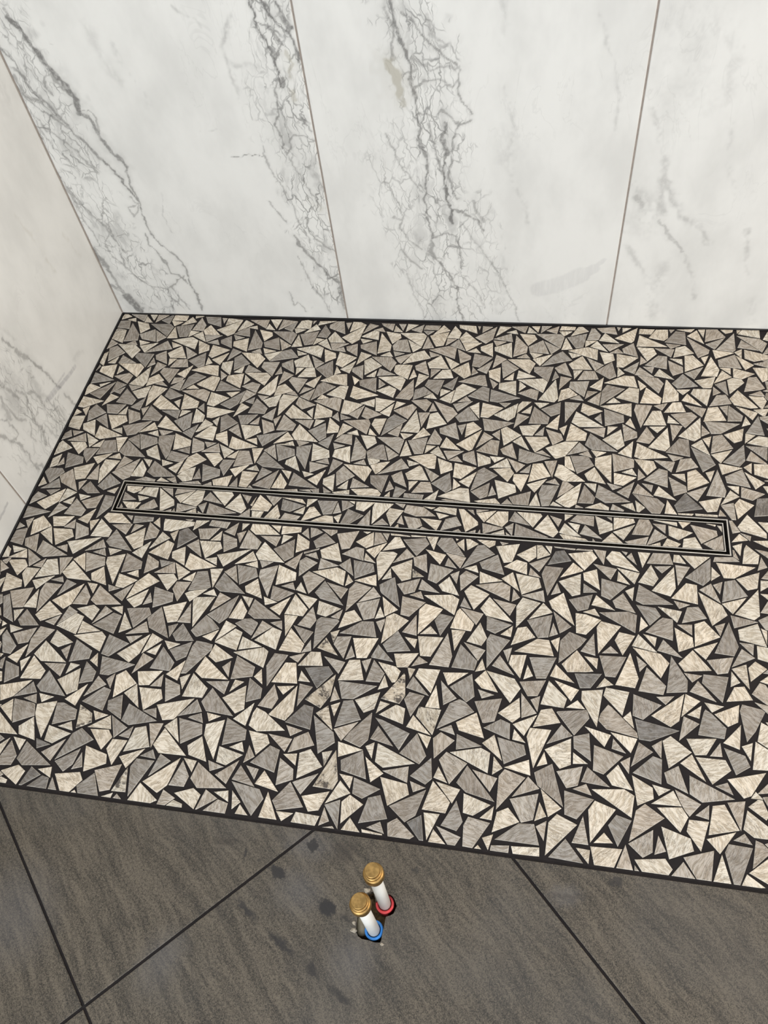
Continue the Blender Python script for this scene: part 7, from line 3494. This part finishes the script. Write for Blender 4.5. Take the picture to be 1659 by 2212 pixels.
SP, JW = 0.6036, 0.0042
R2 = math.sqrt(0.5)
S0, T0 = -0.9685 * R2, 1.8955 * R2                       # joint offsets along (1,1) and (1,-1)
for i in range(-3, 5):
    for j in range(-3, 5):
        s0, s1 = S0 + i * SP + JW / 2, S0 + (i + 1) * SP - JW / 2
        t0, t1 = T0 + j * SP + JW / 2, T0 + (j + 1) * SP - JW / 2
        poly = [((s + t) * R2, (s - t) * R2) for s, t in ((s0, t0), (s0, t1), (s1, t1), (s1, t0))]
        for n in ((0, 1, -1.1572), (0, -1, 2.7), (-1, 0, -0.003), (1, 0, XR - 0.02)):
            poly = clip_poly(poly, *n)
            if len(poly) < 3:
                break
        if len(poly) < 3:
            continue
        ar = 0.5 * sum(poly[k][0] * poly[(k + 1) % len(poly)][1] - poly[(k + 1) % len(poly)][0] * poly[k][1] for k in range(len(poly)))
        if abs(ar) < 2e-4:
            continue
        if ar < 0:
            poly = poly[::-1]
        n = len(poly)
        cx, cy = sum(p[0] for p in poly) / n, sum(p[1] for p in poly) / n
        per = sum(math.dist(poly[k], poly[(k + 1) % n]) for k in range(n))
        kk = 1 - 0.0008 / (2 * abs(ar) / per)
        top = [(cx + (x - cx) * kk, cy + (y - cy) * kk) for x, y in poly]
        v = [(x, y, 0.0) for x, y in top] + [(x, y, -0.0006) for x, y in poly] + [(x, y, -0.009) for x, y in poly]
        hc = (0.853, -1.262)
        inside = all((poly[(k + 1) % n][0] - poly[k][0]) * (hc[1] - poly[k][1]) - (poly[(k + 1) % n][1] - poly[k][1]) * (hc[0] - poly[k][0]) > 0 for k in range(n))
        f = []
        if inside:
            h = HOLE
            b = len(v)
            v += [(x, y, 0.0) for x, y in h] + [(x, y, -0.011) for x, y in h]
            m = len(h)
            lut = list(range(n)) + [b + q for q in range(m)]
            tri = geometry.tessellate_polygon([[Vector((x, y, 0)) for x, y in top], [Vector((x, y, 0)) for x, y in h]])
            for t in tri:
                t = tuple(lut[q] for q in t)
                A, B, C3 = (Vector(v[q]) for q in t)
                f.append(t if (B - A).cross(C3 - A).z > 0 else t[::-1])
            f += [(b + q, b + (q + 1) % m, b + m + (q + 1) % m, b + m + q) for q in range(m)]
        else:
            f.append(tuple(range(n)))
        for q in range(n):
            r = (q + 1) % n
            f += [(n + q, n + r, r, q), (2 * n + q, 2 * n + r, n + r, n + q)]
        o = obj('stone_tile', v, f, M_STONE, floor)
# well under the pipe opening
mb = MB()
D0 = -0.026
mb.box(HX0, HX1, HY0, HY1, D0 - 0.01, D0)
for b in ((HX0 - 0.002, HX0, HY0, HY1), (HX1, HX1 + 0.002, HY0, HY1), (HX0, HX1, HY0 - 0.002, HY0), (HX0, HX1, HY1, HY1 + 0.002)):
    mb.box(b[0], b[1], b[2], b[3], D0 - 0.01, -0.0095)
w = mb.build('pipe_well', M_SCREED, floor)
w['label'] = 'rough brown screed inside the opening around the pipes'
v, f = [], []
for k in range(46):
    x, y = rnd.uniform(HX0 + 0.006, HX1 - 0.006), rnd.uniform(HY0 + 0.006, HY1 - 0.006)
    r = rnd.uniform(0.003, 0.008)
    b = len(v)
    for q in range(6):
        t = q * math.pi / 3 + rnd.uniform(-0.3, 0.3)
        v.append((x + r * math.cos(t), y + r * math.sin(t), D0 + 0.0002))
    v.append((x, y, D0 + r * rnd.uniform(0.8, 1.6)))
    f += [(b + q, b + (q + 1) % 6, b + 6) for q in range(6)]
o = obj('screed_rubble', v, f, M_SCREED, w)
o['kind'] = 'stuff'
tri = geometry

# ------------------------------------------------------------------ linear drain with mosaic insert
drain = empty('linear_drain', ((DX0 + DX1) / 2, (DY0 + DY1) / 2, 0))
tag(drain, 'long narrow floor drain with steel rims and a mosaic-filled tray', 'drain')
drain_inv = Matrix.Translation((-(DX0 + DX1) / 2, -(DY0 + DY1) / 2, 0))


def under(o, parent, inv=drain_inv):
    o.parent = parent
    o.matrix_parent_inverse = inv
    return o


def ring(mb, x0, x1, y0, y1, w, z0, z1):
    mb.box(x0, x1, y0, y0 + w, z0, z1)
    mb.box(x0, x1, y1 - w, y1, z0, z1)
    mb.box(x0, x0 + w, y0 + w, y1 - w, z0, z1)
    mb.box(x1 - w, x1, y0 + w, y1 - w, z0, z1)


W1, W2, W3 = 0.0024, 0.0060, 0.0018
mb = MB()
ring(mb, DX0, DX1, DY0, DY1, W1, -0.032, 0.0008)
under(mb.build('rim', M_STEEL), drain)
mb = MB()
mb.box(DX0 + W1, DX1 - W1, DY0 + W1, DY1 - W1, -0.034, -0.030)
under(mb.build('channel', M_BLACK), drain)
mb = MB()
i0 = W1 + W2
mb.box(DX0 + i0 + W3, DX1 - i0 - W3, DY0 + i0 + W3, DY1 - i0 - W3, -0.028, -0.0020)
tray = under(mb.build('tray', M_GROUT), drain)
mb = MB()
ring(mb, DX0 + i0, DX1 - i0, DY0 + i0, DY1 - i0, W3, -0.029, 0.0004)
o = mb.build('tray_rim', M_STEEL)
o.parent = tray
for tone, poly in parse(CHIPS_DRAIN):
    o = bpy.data.objects.new('mosaic_chip', chip_mesh('mosaic_chip', [chip_geom(poly, tone, rnd)]))
    COL.objects.link(o)
    o.parent = tray

# ------------------------------------------------------------------ capped water pipes
def pipe(base, top, ring_mat, label, ring_label, printed):
    b, t = Vector(base), Vector(top)
    ax = (t - b).normalized()
    L = (t - b).length
    lo = (D0 - base[2]) / ax.z
    root = empty('water_pipe', (0, 0, 0))
    root.location = b + ax * lo
    inv = Matrix.Translation(-root.location)
    tag(root, label, 'pipe', None, 'capped supply pipes')
    m = MB()
    m.lathe([(0.0088, lo), (0.0088, L - 0.004)], base, 0, ax, 32)
    tube = under(m.build('tube', M_WHITE, None, True), root, inv)
    m = MB()
    m.lathe([(0.0092, -0.016), (0.0122, -0.016), (0.0126, -0.003), (0.0134, -0.002), (0.0136, 0.0005), (0.0130, 0.0018), (0.0102, 0.0020), (0.0097, 0.0010), (0.0096, -0.004), (0.0092, -0.016)], base, 0, ax, 36, False)
    r = under(m.build('collar', ring_mat, None, True), root, inv)
    r['label'] = ring_label
    h = L - 0.027
    m = MB()
    m.lathe([(0.0089, h), (0.0118, h), (0.0126, h + 0.001), (0.0128, h + 0.005), (0.0142, h + 0.0062), (0.0146, h + 0.0075), (0.0146, h + 0.0155), (0.0138, h + 0.0172), (0.0119, h + 0.0180)], base, 0, ax, 40, False)
    cp = under(m.build('cap', M_BRASS, None, True), root, inv)
    cp['label'] = 'brass end cap'
    m = MB()
    m.lathe([(0.0122, h + 0.0178), (0.0122, h + 0.0215), (0.0112, h + 0.0225), (0.0106, h + 0.0226), (0.0106, h + 0.0262), (0.0099, h + 0.0270), (0.0, h + 0.0270)], base, 0, ax, 40, False)
    o = m.build('cap_stud', M_BRASS)
    o.parent = cp
    o.matrix_parent_inverse = Matrix.Identity(4)
    o.parent = cp
    if printed:
        # worn grey print running up the tube
        m = MB()
        u = Vector((-0.75, -0.35, 0))
        u = (u - ax * u.dot(ax)).normalized()
        wv = ax.cross(u)
        hh = 0.012
        while hh < h - 0.012:
            ln = rnd.uniform(0.003, 0.008)
            bb = len(m.v)
            for s_ in (0, ln):
                for k in range(4):
                    a = -0.28 + 0.56 * k / 3
                    m.v.append(tuple(b + ax * (hh + s_) + (u * math.cos(a) + wv * math.sin(a)) * 0.00888))
            m.f += [(bb + k, bb + k + 1, bb + 5 + k, bb + 4 + k) for k in range(3)]
            hh += ln + rnd.uniform(0.0015, 0.005)
        o = m.build('print_mark', M_PRINT)
        o.parent = tube
    return root


pipe((0.8531, -1.2787, -0.006), (0.8440, -1.2624, 0.120), M_BLUE, 'white capped water pipe with a blue collar, the nearer of the two', 'blue collar ring', True)
pipe((0.8635, -1.2429, -0.006), (0.8555, -1.2227, 0.120), M_RED, 'white capped water pipe with a red collar, closer to the mosaic', 'red collar ring', False)
mb = MB()
mb.lathe([(0.0, -0.0008), (0.0055, 0.0), (0.0082, 0.003), (0.0090, 0.008), (0.0092, 0.026), (0.0086, 0.033), (0.0, 0.0335)], (0.8362, -1.2872, -0.0145), 0, (-0.16, 0.98, 0.08), 24)
o = mb.build('pipe_sleeve', M_SLEEVE, None, True)
tag(o, 'grey-brown sleeve stub in the floor opening beside the blue-collared pipe', 'sleeve')


def flake(x, y, r, label, z=0.0):
    m = MB()
    k = 7
    P = [(x + r * rnd.uniform(0.5, 1.2) * math.cos(2 * math.pi * i / k), y + r * rnd.uniform(0.4, 0.9) * math.sin(2 * math.pi * i / k)) for i in range(k)]
    b = len(m.v)
    m.v += [(px, py, z) for px, py in P] + [(x + (px - x) * 0.6, y + (py - y) * 0.6, z + r * rnd.uniform(0.25, 0.5)) for px, py in P]
    m.f += [tuple(b + k + i for i in range(k)), tuple(b + i for i in reversed(range(k)))]
    m.f += [(b + i, b + (i + 1) % k, b + k + (i + 1) % k, b + k + i) for i in range(k)]
    tag(m.build('mortar_crumb', M_FLAKE), label, 'debris', None, 'mortar crumbs around the pipe opening')


flake(0.8245, -1.2838, 0.0060, 'pale mortar crumb at the left lip of the pipe opening')
flake(0.8238, -1.2745, 0.0042, 'small mortar crumb left of the blue-collared pipe, upper of two')
flake(0.8350, -1.2292, 0.0062, 'mortar crumb at the upper lip of the pipe opening, between the caps')
flake(0.8675, -1.2955, 0.0030, 'tiny white crumb at the lower corner of the pipe opening')
